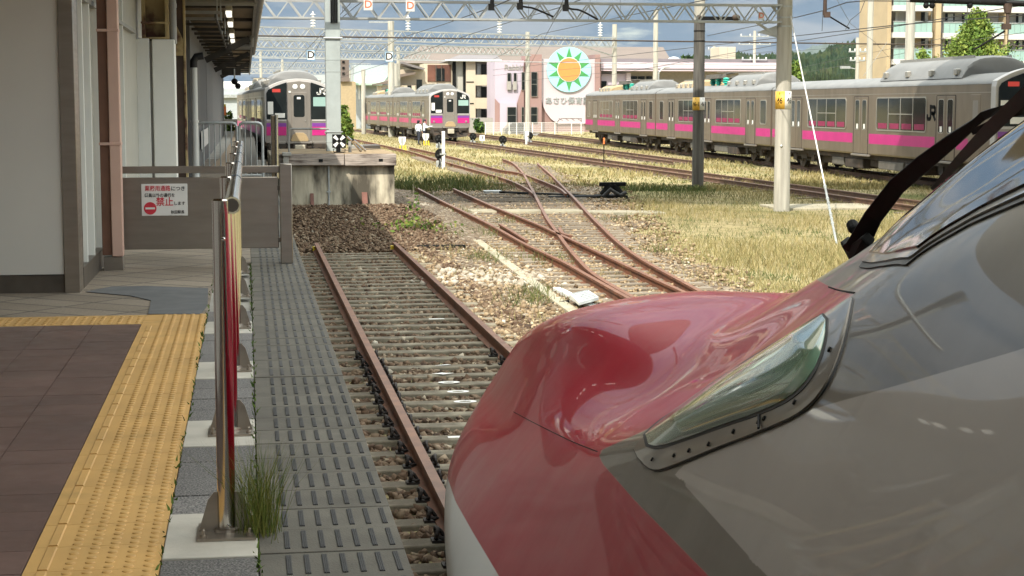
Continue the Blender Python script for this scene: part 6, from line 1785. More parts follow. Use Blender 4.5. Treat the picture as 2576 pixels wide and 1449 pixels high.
# pale wall: its lower left corner sweeps in a curve over dusty pink
blk("base_wall", 1363, 180, 1497, 345, m_brownpink, .25)
cur = [(1363, 148), (1497, 148), (1497, 311), (1400, 311), (1385, 298), (1373, 282), (1366, 266), (1363, 250)]
b = MB(); b.prism([tuple(yp(x, y, NYD)) for x, y in cur], (0, .24, 0)); b.build("pale_wall", m_palepink, ks, True, smooth=False, fix=True)
sw = [(1245, 248), (1258, 262), (1272, 275), (1300, 262), (1312, 225), (1318, 160), (1318, 345), (1245, 345)]
b = MB(); b.prism([tuple(yp(x, y, NYD + .25)) for x, y in sw], (0, .12, 0)); b.build("swept_wall", m_brownpink, ks, True, smooth=False, fix=True)
blk("end_pier", 1497, 137, 1510, 345, m_brownpink, -.3)
b = MB(); b.prism([tuple(yp(x, y, NYD + .5)) for x, y in ((1500, 140), (1512, 150), (1512, 345), (1500, 345))], (0, 3, 0)); b.build("end_wall", m_brownpink, ks, True, smooth=False, fix=True)
blk("porch_wall", 1258, 258, 1300, 345, m_lav, .05, .4)
for x0, y0, x1, y1, bk in ((1277, 184, 1285, 226, .3), (1293, 184, 1299, 226, .3), (1337, 182, 1351, 242, -.5), (1336, 270, 1351, 308, -.5), (1277, 270, 1298, 310, -.05), (1313, 270, 1318, 310, .1), (1313, 182, 1320, 226, .15)):
    w = blk("window", x0, y0, x1, y1, m_glass, bk - .02, .12)
    b = MB()
    for a_, c_, d_, e_ in ((x0 - .8, y0 - .8, x1 + .8, y0), (x0 - .8, y1, x1 + .8, y1 + .8), (x0 - .8, y0, x0, y1), (x1, y0, x1 + .8, y1), (x0, (y0 + y1) / 2 - .4, x1, (y0 + y1) / 2 + .4)): wall_rect(b, a_, c_, d_, e_, NYD, .1, bk - .07)
    b.build("frame", m_frame, w, True, smooth=False)
for x0, y0, x1, y1 in ((1275, 205, 1286, 226), (1290, 205, 1300, 226)):
    blk("balcony_rail", x0, y0, x1, y1, m_dimwall, .1, .1)
# sun emblem
C0 = yp(1430.5, 175, NYD); rS = abs(yp(1486, 175, NYD).x - C0.x)
em = MB(); em.cyl((C0.x, NYD - .02, C0.z), (C0.x, NYD - .22, C0.z), rS, 48); disc = em.build("sun_emblem", M("emblem_sky", (.32, .60, .66), .6, var=.02), ks, True)
b = MB()
for k in range(10):
    a0 = math.pi / 2 + 2 * math.pi * k / 10
    q = []
    for r_, da in ((.50, -17), (.97, 0), (.50, 17)): q.append((C0.x + rS * r_ * math.cos(a0 + rad(da)), NYD - .225, C0.z + rS * r_ * math.sin(a0 + rad(da))))
    b.prism(q, (0, -.03, 0))
b.build("green_rays", M("emblem_green", (.05, .27, .07), .6, var=.02), disc, True, smooth=False, fix=True)
b = MB(); b.cyl((C0.x, NYD - .23, C0.z), (C0.x, NYD - .29, C0.z), rS * .54, 40); b.build("white_ring", m_sign_white, disc, True)
b = MB(); b.cyl((C0.x, NYD - .29, C0.z), (C0.x, NYD - .33, C0.z), rS * .51, 40); b.build("orange_disc", M("emblem_orange", (.68, .24, .06), .6, var=.03), disc, True)
for ch, x in zip("あさひ保育園", (1380, 1399, 1418, 1437, 1456, 1475)):
    P = yp(x, 254, NYD - .05)
    me = text_mesh(ch, .78, .05); me.materials.clear(); me.materials.append(m_galv)
    me.transform(mat_of(ks).inverted() @ Matrix.Translation(P) @ Matrix.Rotation(math.pi / 2, 4, 'X')); c_ = bpy.data.objects.new("sign_letter", me); COL.objects.link(c_); c_.parent = ks
me = text_mesh("Rabbit", .80, .04); me.materials.clear(); me.materials.append(m_dimwall)
me.transform(mat_of(ks).inverted() @ Matrix.Translation(yp(1293, 170, NYD + .36)) @ Matrix.Rotation(math.pi / 2, 4, 'X')); c_ = bpy.data.objects.new("wall_lettering", me); COL.objects.link(c_); c_.parent = ks
# long low wing to the right
blk("long_fascia", 1510, 158, 1960, 178, m_fascia, .5, 8)
blk("fascia_gutter", 1510, 173, 1960, 175, m_roofgr, .47, .2)
blk("low_roof", 1510, 149, 1990, 158, m_roofgr, 2.5, 14)
blk("recess", 1512, 178, 1960, 345, m_dimwall, 3.0, .5)
blk("recess_wall", 1512, 186, 1575, 345, m_lav, 1.5, .4)
for x0, x1 in ((1587, 1603), (1605, 1622), (1626, 1640)):
    blk("window", x0, 192, x1, 202, m_glass, 2.9, .2)
blk("window", 1510, 204, 1526, 221, m_glass, 1.4, .2); blk("pier", 1575, 183, 1587, 345, m_palepink, 1.2, .4)
Pd = yp(1695, 158, NYD + 6); b = MB(); b.sphere((Pd.x, NYD + 6, Pd.z), 1.0 * abs(yp(1714, 158, NYD + 6).x - Pd.x), 20, (1, 1, .78)); b.build("roof_dome", m_sign_white, ks, True)
bx = thing("roof_tank", "beige boxed tank standing on the long pink nursery roof", "roof tank", tuple(yp(1830, 150, 190)))
blk("casing", 1810, 118, 1851, 162, m_cream, 0, 4, bx, 190, .05)
blk("seam", 1829.5, 118, 1831, 162, m_dimwall, -.03, .05, bx, 190)
# great brown roof behind
br_ = thing("brown_roofed_hall", "big brown hip roofed hall behind the nursery and the cream flats", "hall", tuple(yp(1350, 200, 225)[:2]) + (GZ,))
rb = [(1022, 158), (1050, 126), (1062, 114), (1080, 114), (1240, 116), (1668, 122), (1692, 156)]
fr = [yp(x, y, 225) for x, y in ((1022, 160), (1692, 158))]
e0, e1 = yp(1062, 116, 236), yp(1666, 121, 236)
z0 = yp(1400, 160, 225).z; z1 = yp(1400, 117, 236).z
b = MB(); x0, x1 = yp(1020, 160, 225).x, yp(1694, 160, 225).x; xa, xb_ = yp(1058, 117, 236).x, yp(1668, 117, 236).x
b.add([(x0, 225, z0), (x1, 225, z0), (x1, 247, z0), (x0, 247, z0), (xa, 236, z1), (xb_, 236, z1)], [(0, 1, 5, 4), (1, 2, 5), (2, 3, 4, 5), (3, 0, 4), (3, 2, 1, 0)]); b.build("roof", m_roofbr, br_, True, smooth=False, fix=True)
b = MB(); b.box(x0 + 1, x1 - 1, 226, 246, GZ, z0 - .01); b.build("wall", m_dimwall, br_, True, smooth=False)
# cream flats
cf = thing("cream_flats", "cream three storey flats with black trims and stepped balconies", "apartment building", tuple(yp(1180, 300, 188)[:2]) + (GZ,))
CYD = 188.0
def cb(name, x0, y0, x1, y1, mat, back=0.0, th=5.0): return blk(name, x0, y0, x1, y1, mat, back, th, cf, CYD)
cb("wall", 1173, 154, 1196, 345, m_cream, 0); cb("wall", 1196, 154, 1246, 345, m_dimwall, 1.4, 4)
for y0 in (188, 246, 300): cb("balcony_front", 1196, y0 + (-.0 if y0 < 300 else 0), 1246, y0 + 27 if y0 < 300 else 345, m_cream, 0, .3)
for y0 in (188, 246): cb("stepped_wall", 1217, y0 + 10, 1246, y0 + 27, m_cream, -.05, .2)
for y0 in (160, 216, 272):
    w = cb("window", 1200, y0, 1209, y0 + 27, m_galv, 1.2, .2); cb("window", 1211, y0 + 2, 1224, y0 + 38 if y0 < 270 else y0 + 30, m_glass, 1.2, .2)
    cb("wall_panel", 1226, y0, 1245, y0 + 22, m_cream, 1.2, .2)
    cb("laundry_rail", 1226, y0 + 23, 1244, y0 + 24, m_black, .2, .1); cb("laundry_rail", 1226, y0 + 30, 1244, y0 + 31, m_black, .2, .1)
cb("stair_tower", 1145, 154, 1168, 345, m_slat, .6); cb("black_trim", 1140, 154, 1147, 345, m_black, .3, .6); cb("black_trim", 1166, 154, 1173, 345, m_black, .3, .6)
cb("left_wall", 1068, 160, 1141, 345, m_cream, 1.0); 
cb("balcony_recess", 1076, 163, 1134, 205, M("red_brown_screen", (.13, .05, .03), .6, var=.3, scale=.8), .9, .3); cb("window", 1098, 172, 1118, 204, m_glass, .8, .2)
for x in (1096, 1110): cb("screen_post", x, 163, x + 2, 205, m_dark_steel, .7, .1)
for y in (205, 259): cb("trim_band", 1173, y, 1192, y + 2.5, m_black, -.05, .1)
# its grey tiled roof
zr0, zr1 = yp(1180, 154, CYD).z, yp(1180, 138, CYD + 4).z
b = MB(); xa, xb_, xc, xd = yp(1126, 154, CYD).x, yp(1262, 154, CYD).x, yp(1156, 138, CYD + 4).x, yp(1250, 138, CYD + 4).x
b.add([(xa, CYD - .6, zr0), (xb_, CYD - .6, zr0), (xb_, CYD + 9, zr0), (xa, CYD + 9, zr0), (xc, CYD + 4, zr1), (xd, CYD + 4, zr1)], [(0, 1, 5, 4), (1, 2, 5), (2, 3, 4, 5), (3, 0, 4), (3, 2, 1, 0)]); b.build("roof", m_roofgr, cf, True, smooth=False, fix=True)
cb("eave", 1120, 150, 1262, 153, m_sign_white, -.8, .2)
# little brown house and green roofed hall to the left
h1 = thing("brown_eaved_house", "beige house with curved brown eaves left of the cream flats", "house", tuple(yp(1000, 300, 182)[:2]) + (GZ,))
blk("wall", 960, 215, 1070, 345, m_cream, 0, 6, h1, 182); blk("wall", 1000, 175, 1070, 345, m_cream, 1, 5, h1, 182)
b = MB(); b.prism([tuple(yp(x, y, 181.4)) for x, y in ((946, 210), (975, 203), (1010, 186), (1045, 181), (1045, 187), (1012, 193), (978, 211), (946, 213))], (0, 6, 0)); b.build("eave", m_roofbr, h1, True, smooth=False, fix=True)
b = MB(); b.prism([tuple(yp(x, y, 181.0)) for x, y in ((1012, 155), (1070, 172), (1066, 176), (1036, 168), (1012, 160))], (0, 6, 0)); b.build("upper_eave", m_roofgr, h1, True, smooth=False, fix=True)
for x0, y0, x1, y1 in ((1025, 215, 1035, 235), (1048, 200, 1062, 228)): blk("window", x0, y0, x1, y1, m_glass, -.05, .2, h1, 182)
h2 = thing("green_roofed_hall", "grey walled hall with a pale green roof behind the grey pillar", "hall", tuple(yp(930, 300, 205)[:2]) + (GZ,))
m_greenroof = M("pale_green_roof", (.36, .50, .40), .6, var=.08, scale=.4); m_bluewall = M("blue_grey_wall", (.36, .39, .41), .8, var=.05)
blk("wall", 893, 208, 960, 345, m_bluewall, 0, 8, h2, 205); blk("rear_wall", 890, 164, 985, 215, m_bluewall, 5, 5, h2, 205)
a_ = [yp(890, 209, 204), yp(962, 209, 204), yp(975, 192, 210), yp(890, 190, 210)]
b = MB(); b.prism([tuple(p) for p in a_], (0, 0, -.25)); b.build("roof", m_greenroof, h2, True, smooth=False, fix=True)
for x in (880, 886): blk("window", x + 22, 215, x + 25, 250, m_sign_white, -.05, .1, h2, 205)
h3 = thing("brown_row_house", "narrow brown roofed house just right of the grey gantry pillar", "house", tuple(yp(872, 300, 195)[:2]) + (GZ,))
blk("wall", 858, 205, 895, 345, M("ochre_wall", (.36, .28, .17), .8, var=.08), 0, 5, h3, 195); blk("upper_wall", 858, 150, 878, 200, m_roofbr, 2, 5, h3, 195); blk("roof", 855, 196, 880, 205, m_roofbr, -.4, 6, h3, 195)
for y in (153, 168, 182): blk("vent", 861, y, 867, y + 6, m_black, 1.9, .15, h3, 195)
h4 = thing("pale_station_shed", "pale shed seen past the end of the grey platform wall", "shed", tuple(yp(575, 280, 160)[:2]) + (GZ,))
blk("wall", 540, 222, 640, 330, m_bluewall, 0, 5, h4, 160); blk("roof", 540, 238, 600, 246, m_galv, -.4, .6, h4, 160); blk("upper_wall", 540, 205, 660, 222, m_white_panel, 2, 5, h4, 160)
h5 = thing("far_office_block", "pale far office blocks beyond the lattice gantries", "office building", tuple(yp(720, 280, 300)[:2]) + (GZ,))
for x0, y0, x1 in ((640, 196, 700), (700, 206, 770), (770, 188, 850), (855, 175, 900)): blk("block", x0, y0, x1, 300, (m_cream, m_bluewall, m_slat, m_cream)[(x0 // 10) % 4], (x0 % 7), 8, h5, 300)
# vermilion sign board past the platform end
t = thing("vermilion_notice", "vermilion notice board with a yellow head past the end of the grey wall", "notice board", tuple(yp(563, 290, 90)))
blk("board", 558, 268, 569, 290, m_orange, 0, .06, t, 90); blk("head", 559, 262, 568, 268, m_yellow, 0, .06, t, 90); blk("post", 562.5, 288, 564.5, 300, m_galv, .07, .06, t, 90)
fl = thing("low_white_kerb", "low pale concrete kerb past the platform end", "kerb", tuple(yp(570, 305, 88))); blk("kerb", 540, 300, 597, 313, m_pad, 0, 1, fl, 88)

# ------------------------------------------------------------------ apartment block on the right
AY = 187.0
ap = thing("apartment_block", "tan and white apartment block with green glass balconies at the top right", "apartment building", tuple(yp(2400, 300, AY)[:2]) + (GZ,))
def ab(name, x0, y0, x1, y1, mat, back=0.0, th=6.0, par=None): 
    b = MB(); wall_rect(b, x0, y0, x1, y1, AY, th, back); return b.build(name, mat, par or ap, True, smooth=False)
m_awhite = M("apartment_white", (.52, .51, .49), .7, var=.03); m_agrey = M("apartment_grey_wall", (.42, .41, .39), .8, var=.05)
ab("rear_wall", 2245, -120, 2700, 330, m_agrey, 1.6, 8)
ab("tan_end_wall", 2226, -120, 2246, 330, m_tan, -.6, 9); ab("white_strip", 2246, -120, 2262, 330, m_awhite, 1.0, 1)
ab("tan_wall", 2275, -120, 2346, 330, m_tan, 1.3, .6)
ab("tan_column", 2347, -120, 2372, 330, m_tan, -.7, 2.4); ab("tan_column", 2527, -120, 2536, 330, m_tan, -.5, 2.0); ab("white_pier", 2512, -120, 2527, 330, m_awhite, 1.2, .5)
ab("tan_wall", 2510, -120, 2527, 330, m_tan, 1.5, .3)
for k in range(-2, 4):
    y = 14 + 67.5 * k
    for n_, (x0, x1, bk) in enumerate(((2247, 2346, -1.0), (2373, 2526, -.4), (2537, 2700, -.3))):
        dy = (n_ * 2.5)
        ab("slab", x0, y + dy, x1, y + 13 + dy, m_awhite, bk, 2.6)
        g_ = ab("balustrade", x0 + 1, y - 27 + dy, x1 - 1, y - .6 + dy, m_green_glass, bk + .04, .06)
        b = MB(); nP = int((x1 - x0) / 14)
        for q in range(nP + 1):
            xx = x0 + 1 + (x1 - x0 - 2) * q / nP; wall_rect(b, xx - .4, y - 28 + dy, xx + .4, y - .7 + dy, AY, .08, bk - .02)
        wall_rect(b, x0 + .5, y - 28 + dy, x1 - .5, y - 27 + dy, AY, .1, bk - .03)
        b.build("rail_frame", m_galv, g_, True, smooth=False)
    for x0, x1 in ((2290, 2296), (2317, 2336)):
        w = ab("window", x0, y - 56, x1, y - 14, m_glass, 1.2, .2); ab("sash", (x0 + x1) / 2, y - 55, x1 - .5, y - 16, m_galv, 1.15, .06, w)
    for x0, x1 in ((2378, 2402), (2420, 2436), (2470, 2484), (2556, 2576), (2592, 2625)):
        w = ab("window", x0, y - 48, x1, y - 14, m_glass, 1.5, .2); ab("curtain", x0 + 6, y - 47, x1 - 4, y - 16, m_galv, 1.45, .06, w)
    ab("down_pipe", 2343, y - 54, 2345, y, m_awhite, -.2, .2)
# ------------------------------------------------------------------ white mesh fence and the car behind it
FY = 160.0
fm = thing("mesh_fence", "white mesh fence in front of the nursery", "fence", tuple(yp(1223, 338, FY)[:2]) + (GZ,))
for x in (1221, 1241, 1262, 1281, 1300, 1319, 1340, 1363, 1396, 1438, 1462):
    b = MB(); wall_rect(b, x - .8, 308, x + .8, 341, FY, .1); b.build("post", m_sign_white, fm, True, smooth=False)
b = MB(); wall_rect(b, 1221, 308, 1470, 309.2, FY, .06, .01); wall_rect(b, 1221, 336, 1470, 337, FY, .06, .01); b.build("rail", m_sign_white, fm, True, smooth=False)
b = MB()
for x in np.arange(1222, 1470, 1.5): wall_rect(b, x - .13, 309.4, x + .13, 335.8, FY, .02, .03)
for y in (314, 320, 326, 331): wall_rect(b, 1221, y - .15, 1470, y + .15, FY, .02, .045)
b.build("mesh", m_sign_white, fm, True, smooth=False)
g2_ = thing("wall_gate", "low grey block wall left of the white mesh fence", "wall", tuple(yp(1200, 330, 172)[:2]) + (GZ,))
blk("wall", 1180, 296, 1240, 345, m_dimwall, 0, .3, g2_, 172)
car = thing("parked_car", "dark parked van behind the white mesh fence", "car", tuple(yp(1304, 335, 166)[:2]) + (GZ,))
def carp(pts, mat, name, y0, y1, par):
    b = MB(); b.prism([(yp(x, y, 166).x, 166 + y0, yp(x, y, 166).z) for x, y in pts], (0, y1 - y0, 0)); return b.build(name, mat, par, True, smooth=False, fix=True, bevel=.03)
m_car = M("dark_car_paint", (.035, .04, .042), .3, var=.1, coat=.6)
carp([(1271, 335), (1270, 324), (1276, 321), (1283, 312), (1290, 309), (1328, 309), (1334, 313), (1337, 322), (1337, 335)], m_car, "body", 0, 1.7, car)
wn_o = carp([(1280, 320), (1286, 313), (1291, 311.5), (1326, 311.5), (1331, 319)], m_glass, "window", -.03, -.005, car)
for x in (1281, 1326):
    P = yp(x, 335, 166); b = MB(); b.cyl((P.x, 165.9, P.z + .05), (P.x, 166.2, P.z + .05), .32, 16); w = b.build("wheel", m_rubber, car, True)
    b = MB(); b.cyl((P.x, 165.87, P.z + .05), (P.x, 165.91, P.z + .05), .18, 12); b.build("rim", m_galv, w, True)
P = yp(1328, 322, 166); b = MB(); b.box(P.x - .06, P.x + .1, 165.95, 166.0, P.z - .1, P.z + .12); b.build("lamp", m_red_led, car, True, smooth=False)
sh = thing("cycle_shelter", "brown framed cycle shelter with a curved roof before the nursery", "shelter", tuple(yp(1430, 335, 170)[:2]) + (GZ,))
for k in range(5):
    dy = k * .5; b = MB(); b.tube([yp(1399, 312, 170 + dy), yp(1406, 302, 170 + dy), yp(1413, 298, 170 + dy), yp(1464, 298.5, 170 + dy)], .04, 6); b.build("roof_hoop", m_dark_steel, sh, True)
for x in (1401, 1415, 1430, 1445, 1460):
    b = MB(); q = yp(x, 303 if x > 1405 else 310, 170); b.cyl((q.x, 170, q.z), (q.x, 172, q.z + .2), .03, 6); b.build("purlin", m_dark_steel, sh, True)
b = MB(); q = yp(1402, 308, 170); b.cyl((q.x, 170, GZ), (q.x, 170, q.z), .04, 6); q = yp(1462, 300, 170); b.cyl((q.x, 170, GZ), (q.x, 170, q.z), .04, 6); b.build("leg", m_dark_steel, sh, True)
sl2 = thing("street_lamp", "grey curved street lamp in front of the long pink wing", "street lamp", tuple(yp(1657, 200, 170)[:2]) + (GZ,))
q = yp(1657, 195, 170); b = MB(); b.tube(smooth_path([Vector((q.x, 170, GZ)), yp(1657, 195, 170), yp(1660, 180, 170), yp(1668, 172, 170), yp(1680, 169, 170)], 5), .06, 8); b.build("mast", m_galv, sl2, True)
q = yp(1678, 169.5, 170); b = MB(); b.box(q.x - .3, q.x + .3, 169.85, 170.15, q.z - .06, q.z + .06); b.build("head", m_galv, sl2, True, bevel=.03)

# ------------------------------------------------------------------ hills
def ridge(name, prof, Yd, depth, mat, nx=160, ny=26, rough=6.0, seedv=1.0, bumps=1.0):
    xs = np.linspace(prof[0][0], prof[-1][0], nx); ys = np.interp(xs, [p[0] for p in prof], [p[1] for p in prof])
    V = np.zeros((ny, nx, 3))
    for i in range(nx):
        P = yp(xs[i], ys[i], Yd)
        for j in range(ny):
            t = j / (ny - 1)           # 0 front foot .. .5 crest .. 1 back foot
            hgt = math.sin(math.pi * t) ** .8
            V[j, i] = (P.x * (Yd + (t - .5) * depth) / Yd, Yd + (t - .5) * depth, GZ - 2 + (P.z + 2) * hgt)
    nz = rough * (np.sin(V[..., 0] * .11 * seedv + V[..., 1] * .05) * np.sin(V[..., 1] * .13 * seedv) + .6 * np.sin(V[..., 0] * .37 + 2 * V[..., 1] * .11) ) * .35
    V[..., 2] += (nz + rng.normal(0, rough * .22, V.shape[:2])) * bumps
    V = V.reshape(-1, 3)
    i, j = np.meshgrid(np.arange(nx - 1), np.arange(ny - 1)); a = (j * nx + i).ravel()
    return struct(np_mesh(name, V, np.stack([a, a + 1, a + nx + 1, a + nx], -1), mat, None, True))
mh, n, l, bh = nodes_of("wooded_hill")
c = ramp(n, l, noise(n, l, .035, 8, rough=.7), [(.32, (.012, .030, .016)), (.46, (.028, .058, .024)), (.58, (.06, .085, .03)), (.70, (.095, .075, .04))])
l.new(c, bh.inputs["Base Color"]); bh.inputs["Roughness"].default_value = .95; bh.inputs["Specular IOR Level"].default_value = .1
bumpn(n, l, bh, noise(n, l, .12, 6, rough=.8), 1.0, 6.0)
mm, n, l, bh = nodes_of("far_mountain")
c = ramp(n, l, noise(n, l, .004, 6), [(.35, (.03, .055, .05)), (.65, (.05, .075, .06))])
l.new(c, bh.inputs["Base Color"]); bh.inputs["Roughness"].default_value = .95
ridge("wooded_hill", [(1700, 165), (1780, 150), (1860, 146), (1930, 141), (1990, 135), (2030, 150), (2075, 134), (2120, 116), (2160, 108), (2185, 108), (2205, 112), (2230, 113), (2300, 118), (2420, 125), (2560, 130), (2800, 150)], 900, 420, mh, 300, 40, 5.0)
ridge("low_wooded_hill", [(1980, 205), (2040, 190), (2080, 186), (2130, 196), (2200, 192), (2260, 205)], 560, 160, mh, 140, 24, 3.5, 1.7)
ridge("blue_mountain", [(1700, 175), (1900, 150), (1990, 133), (2020, 128), (2050, 118), (2075, 113), (2105, 112), (2140, 117), (2200, 124), (2350, 140)], 4200, 1500, mm, 120, 20, 14)
ridge("left_mountain", [(500, 235), (650, 222), (760, 205), (820, 196), (870, 200), (950, 215), (1100, 235), (1400, 245)], 5200, 1500, mm, 120, 20, 14)

# ------------------------------------------------------------------ trees
def leafcloud(name, pts, size, mat, parent, tint):
    n = len(pts); d = rng.normal(size=(n, 3)); d /= np.linalg.norm(d, axis=1)[:, None]
    e = np.cross(d, rng.normal(size=(n, 3))); e /= np.linalg.norm(e, axis=1)[:, None]
    s = size * rng.uniform(.6, 1.3, (n, 1))
    V = np.stack([pts - d * s * .5, pts + e * s * .3, pts + d * s * .7, pts - e * s * .3], 1).reshape(-1, 3)
    F = np.arange(n * 4).reshape(n, 4)
    o = np_mesh(name, V - np.array(parent.location), F, mat, {"tint": np.repeat(tint, 4)}); o.parent = parent; return o
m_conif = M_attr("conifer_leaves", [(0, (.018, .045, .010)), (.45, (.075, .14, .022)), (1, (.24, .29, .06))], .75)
def conifer(label, xb, yt, wpx, dep, zb=GZ, n=14000, size=.22, base_y=None):
    T = dp(xb, yt, dep); w = wpx / FOC * dep / 2
    t = thing("conifer_tree", label, "tree", (T.x, T.y, zb)); H = T.z - zb
    b = MB(); b.tube([(T.x, T.y, zb), (T.x + .05, T.y, zb + H * .5), (T.x, T.y, T.z - .4)], [.22, .13, .03], 10); b.build("trunk", m_timber, t, True)
    P, tt = [], []
    nb = 150
    for k in range(nb):
        u = (k + rng.random()) / nb; u = u ** .9
        z = zb + H * (.12 + .86 * u); r = w * (1 - u) ** 1.05 * rng.uniform(.65, 1.2) + .15
        a = rng.uniform(0, 2 * np.pi); m = max(20, int(n / nb * (1.4 - u)))
        s = rng.random(m) ** .7
        rise = rng.uniform(.5, 1.3)
        q = np.stack([T.x + np.cos(a) * r * s + rng.normal(0, .08 + .16 * r * .5 * s), T.y + np.sin(a) * r * s + rng.normal(0, .08 + .16 * r * .5 * s), z + rise * r * s * .8 + rng.normal(0, .13, m)], -1)
        q += rng.normal(0, .10, q.shape)
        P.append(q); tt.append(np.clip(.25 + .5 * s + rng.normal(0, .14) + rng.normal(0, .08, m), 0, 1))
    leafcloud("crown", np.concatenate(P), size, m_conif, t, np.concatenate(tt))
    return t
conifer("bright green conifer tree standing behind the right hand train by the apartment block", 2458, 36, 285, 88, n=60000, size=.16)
conifer("small conifer peeking up left of the big one before the apartments", 2322, 132, 34, 110, n=5000, size=.25)
conifer("yellow green conifer sliver just right of the pale pole", 2002, 164, 36, 120, n=5000, size=.28)
def bushy(label, x, yt, dep, wpx, n=2500, size=.5, tintm=.3):
    T = dp(x, yt, dep); w = wpx / FOC * dep / 2; H = T.z - GZ
    t = thing("shrub", label, "shrub", (T.x, T.y, GZ))
    b = MB(); b.tube([(T.x, T.y, GZ), (T.x, T.y, GZ + H * .7)], [.1, .04], 6); b.build("stem", m_timber, t, True)
    c = rng.normal(0, .5, (14, 3)) * np.array([w * .8, w * .8, H * .3]) + np.array([T.x, T.y, GZ + H * .55])
    k = rng.integers(0, 14, n); P = c[k] + rng.normal(0, .28, (n, 3)) * np.array([w, w, H * .5]); P[:, 2] = np.clip(P[:, 2], GZ, T.z)
    leafcloud("leaves", P, size, m_conif, t, np.clip(rng.normal(tintm, .2, n), 0, 1))
bushy("tall green weeds growing beside the rusty rail left of the middle train", 868, 268, 120, 26, 1800, .35, .6)
bushy("low shrub in front of the pale shed past the platform end", 572, 285, 95, 22, 900, .3, .5)
bushy("dark shrub by the foot of the cream flats", 1205, 300, 170, 24, 900, .35, .2)
bushy("dark trees on the skyline behind the pink roof", 1740, 144, 300, 60, 1500, .9, .05)
# ------------------------------------------------------------------ added out-of-view sun blocker, and the footbridge over the yard
co = thing("sun_blocker", "tall unseen block added to keep sun off the bullet train nose", "building", (-20, -18, 0))
b = MB(); b.box(-40, -6.3, -46, 1.3, GZ, 20.8); b.build("wall", M("dark_blocker_wall", (.10, .085, .075), .7, var=.1), co, True, smooth=False)  # added block, kept dark so the train paint reflects little of it
for k in range(4):
    b = MB(); b.box(-6.3, -6.2, -45, 1.5, 6.5 + 3 * k, 8.0 + 3 * k); b.build("glass_band", m_glass, co, True, smooth=False)

fb = thing("foot_bridge", "covered footbridge crossing high over the yard", "bridge", (12, 43, 9.2))
b = MB(); s_ = rad(-9)
def rotp(x, y): return (8 + (x - 8) * math.cos(s_) - (y - 43) * math.sin(s_), 43 + (x - 8) * math.sin(s_) + (y - 43) * math.cos(s_))
q = [rotp(-16, 40.0), rotp(46, 40.0), rotp(46, 49.0), rotp(-16, 49.0)]
b.prism([(x, y, 8.8) for x, y in q], (0, 0, 3.6)); b.build("gallery", m_slat, fb, True, smooth=False)
for x in (-15, 44):
    px_, py_ = rotp(x, 43); b = MB(); b.box(px_ - .6, px_ + .6, py_ - 1.5, py_ + 1.5, GZ, 8.79); b.build("pier", m_conc, fb, True, smooth=False)

# ------------------------------------------------------------------ dwarf shunting signals and markers
def dwarf(label, x, yb, ytop, rpx, mast=None, mastx=0, lit=False):
    g = gp(x, yb, GZ); d = proj(g)[2]; s = d / FOC
    t = thing("dwarf_signal", label, "rail signal", g, YAW * -1)
    zc = dp(x, ytop, d).z - GZ - rpx * s; r = rpx * s
    b = MB(); b.cyl((0, -.06, zc), (0, .06, zc), r, 24); b.box(-r * .62, r * .62, -.06, .06, zc - r * 1.05, zc - r * .4); b.build("disc", m_black, t)
    for k, (u, v) in enumerate(((-.42, -.15), (.42, -.15), (.0, .45))):
        b = MB(); b.lathe([(r * .17, 0), (r * .19, -.10), (r * .19, -.12)], (u * r, -.05, zc + v * r), 12, 'y'); b.build("lens_hood", m_rubber, t)
    b = MB(); b.cyl((0, 0, -.05), (0, 0, zc - r * .8), .07, 10); b.box(-r * .75, -r * .05, -.16, .12, 0.05, zc - r * 1.15); b.box(r * .1, r * .7, -.1, .1, 0.02, (zc - r) * .7); b.build("stand", m_galv, t, bevel=.01)
    b = MB(); b.tube([(-r * .3, -.18, .1), (-r * .1, -.2, zc * .4), (-r * .25, -.12, zc - r * .6)], .025, 6); b.build("cable", m_black, t)
    if mast:
        h = dp(x, mast, d).z - GZ; b = MB(); b.box(mastx * s - .07, mastx * s + .07, -.16, -.075, -.05, h); b.build("mast", m_sign_white, t, bevel=.01)
        b = MB(); b.box(mastx * s - .16, mastx * s + .12, -.18, -.07, zc - .02, zc + .05); b.build("clamp", m_galv, t)
    return t
dwarf("nearest black dwarf signal with a white mast in front of the middle train", 1108, 424, 374, 14, 330, 8)
dwarf("black dwarf signal half hidden behind the nearest one", 1105, 375, 338, 11)
dwarf("black dwarf signal just right of the middle train", 1190, 362, 334, 9)
dwarf("black dwarf signal with a thin whip rod left of the white mast", 1265, 374, 341, 10, None)
dwarf("far black dwarf signal beside a white post", 1332, 364, 332, 9, None)
g = gp(1326, 364, GZ); d = proj(g)[2]
t = thing("white_post", "plain white post beside the far dwarf signal", "post", g); b = MB(); b.box(-.12, .12, -.1, .1, -.05, dp(1326, 330, d).z - GZ); b.build("shaft", m_sign_white, t, bevel=.02)
b = MB(); b.box(-.12, .75, -.06, .02, dp(1326, 338, d).z - GZ - .06, dp(1326, 338, d).z - GZ + .04); b.build("arm", m_galv, t)
g = gp(1319, 352, GZ); d = proj(g)[2]; t = thing("short_grey_posts", "pair of short grey posts behind the white post", "post", g)
for k in (0, 1): b = MB(); b.cyl((k * .35, 0, -.05), (k * .35, 0, dp(1319, 329, d).z - GZ), .06, 8); b.build("shaft", m_galv, t)
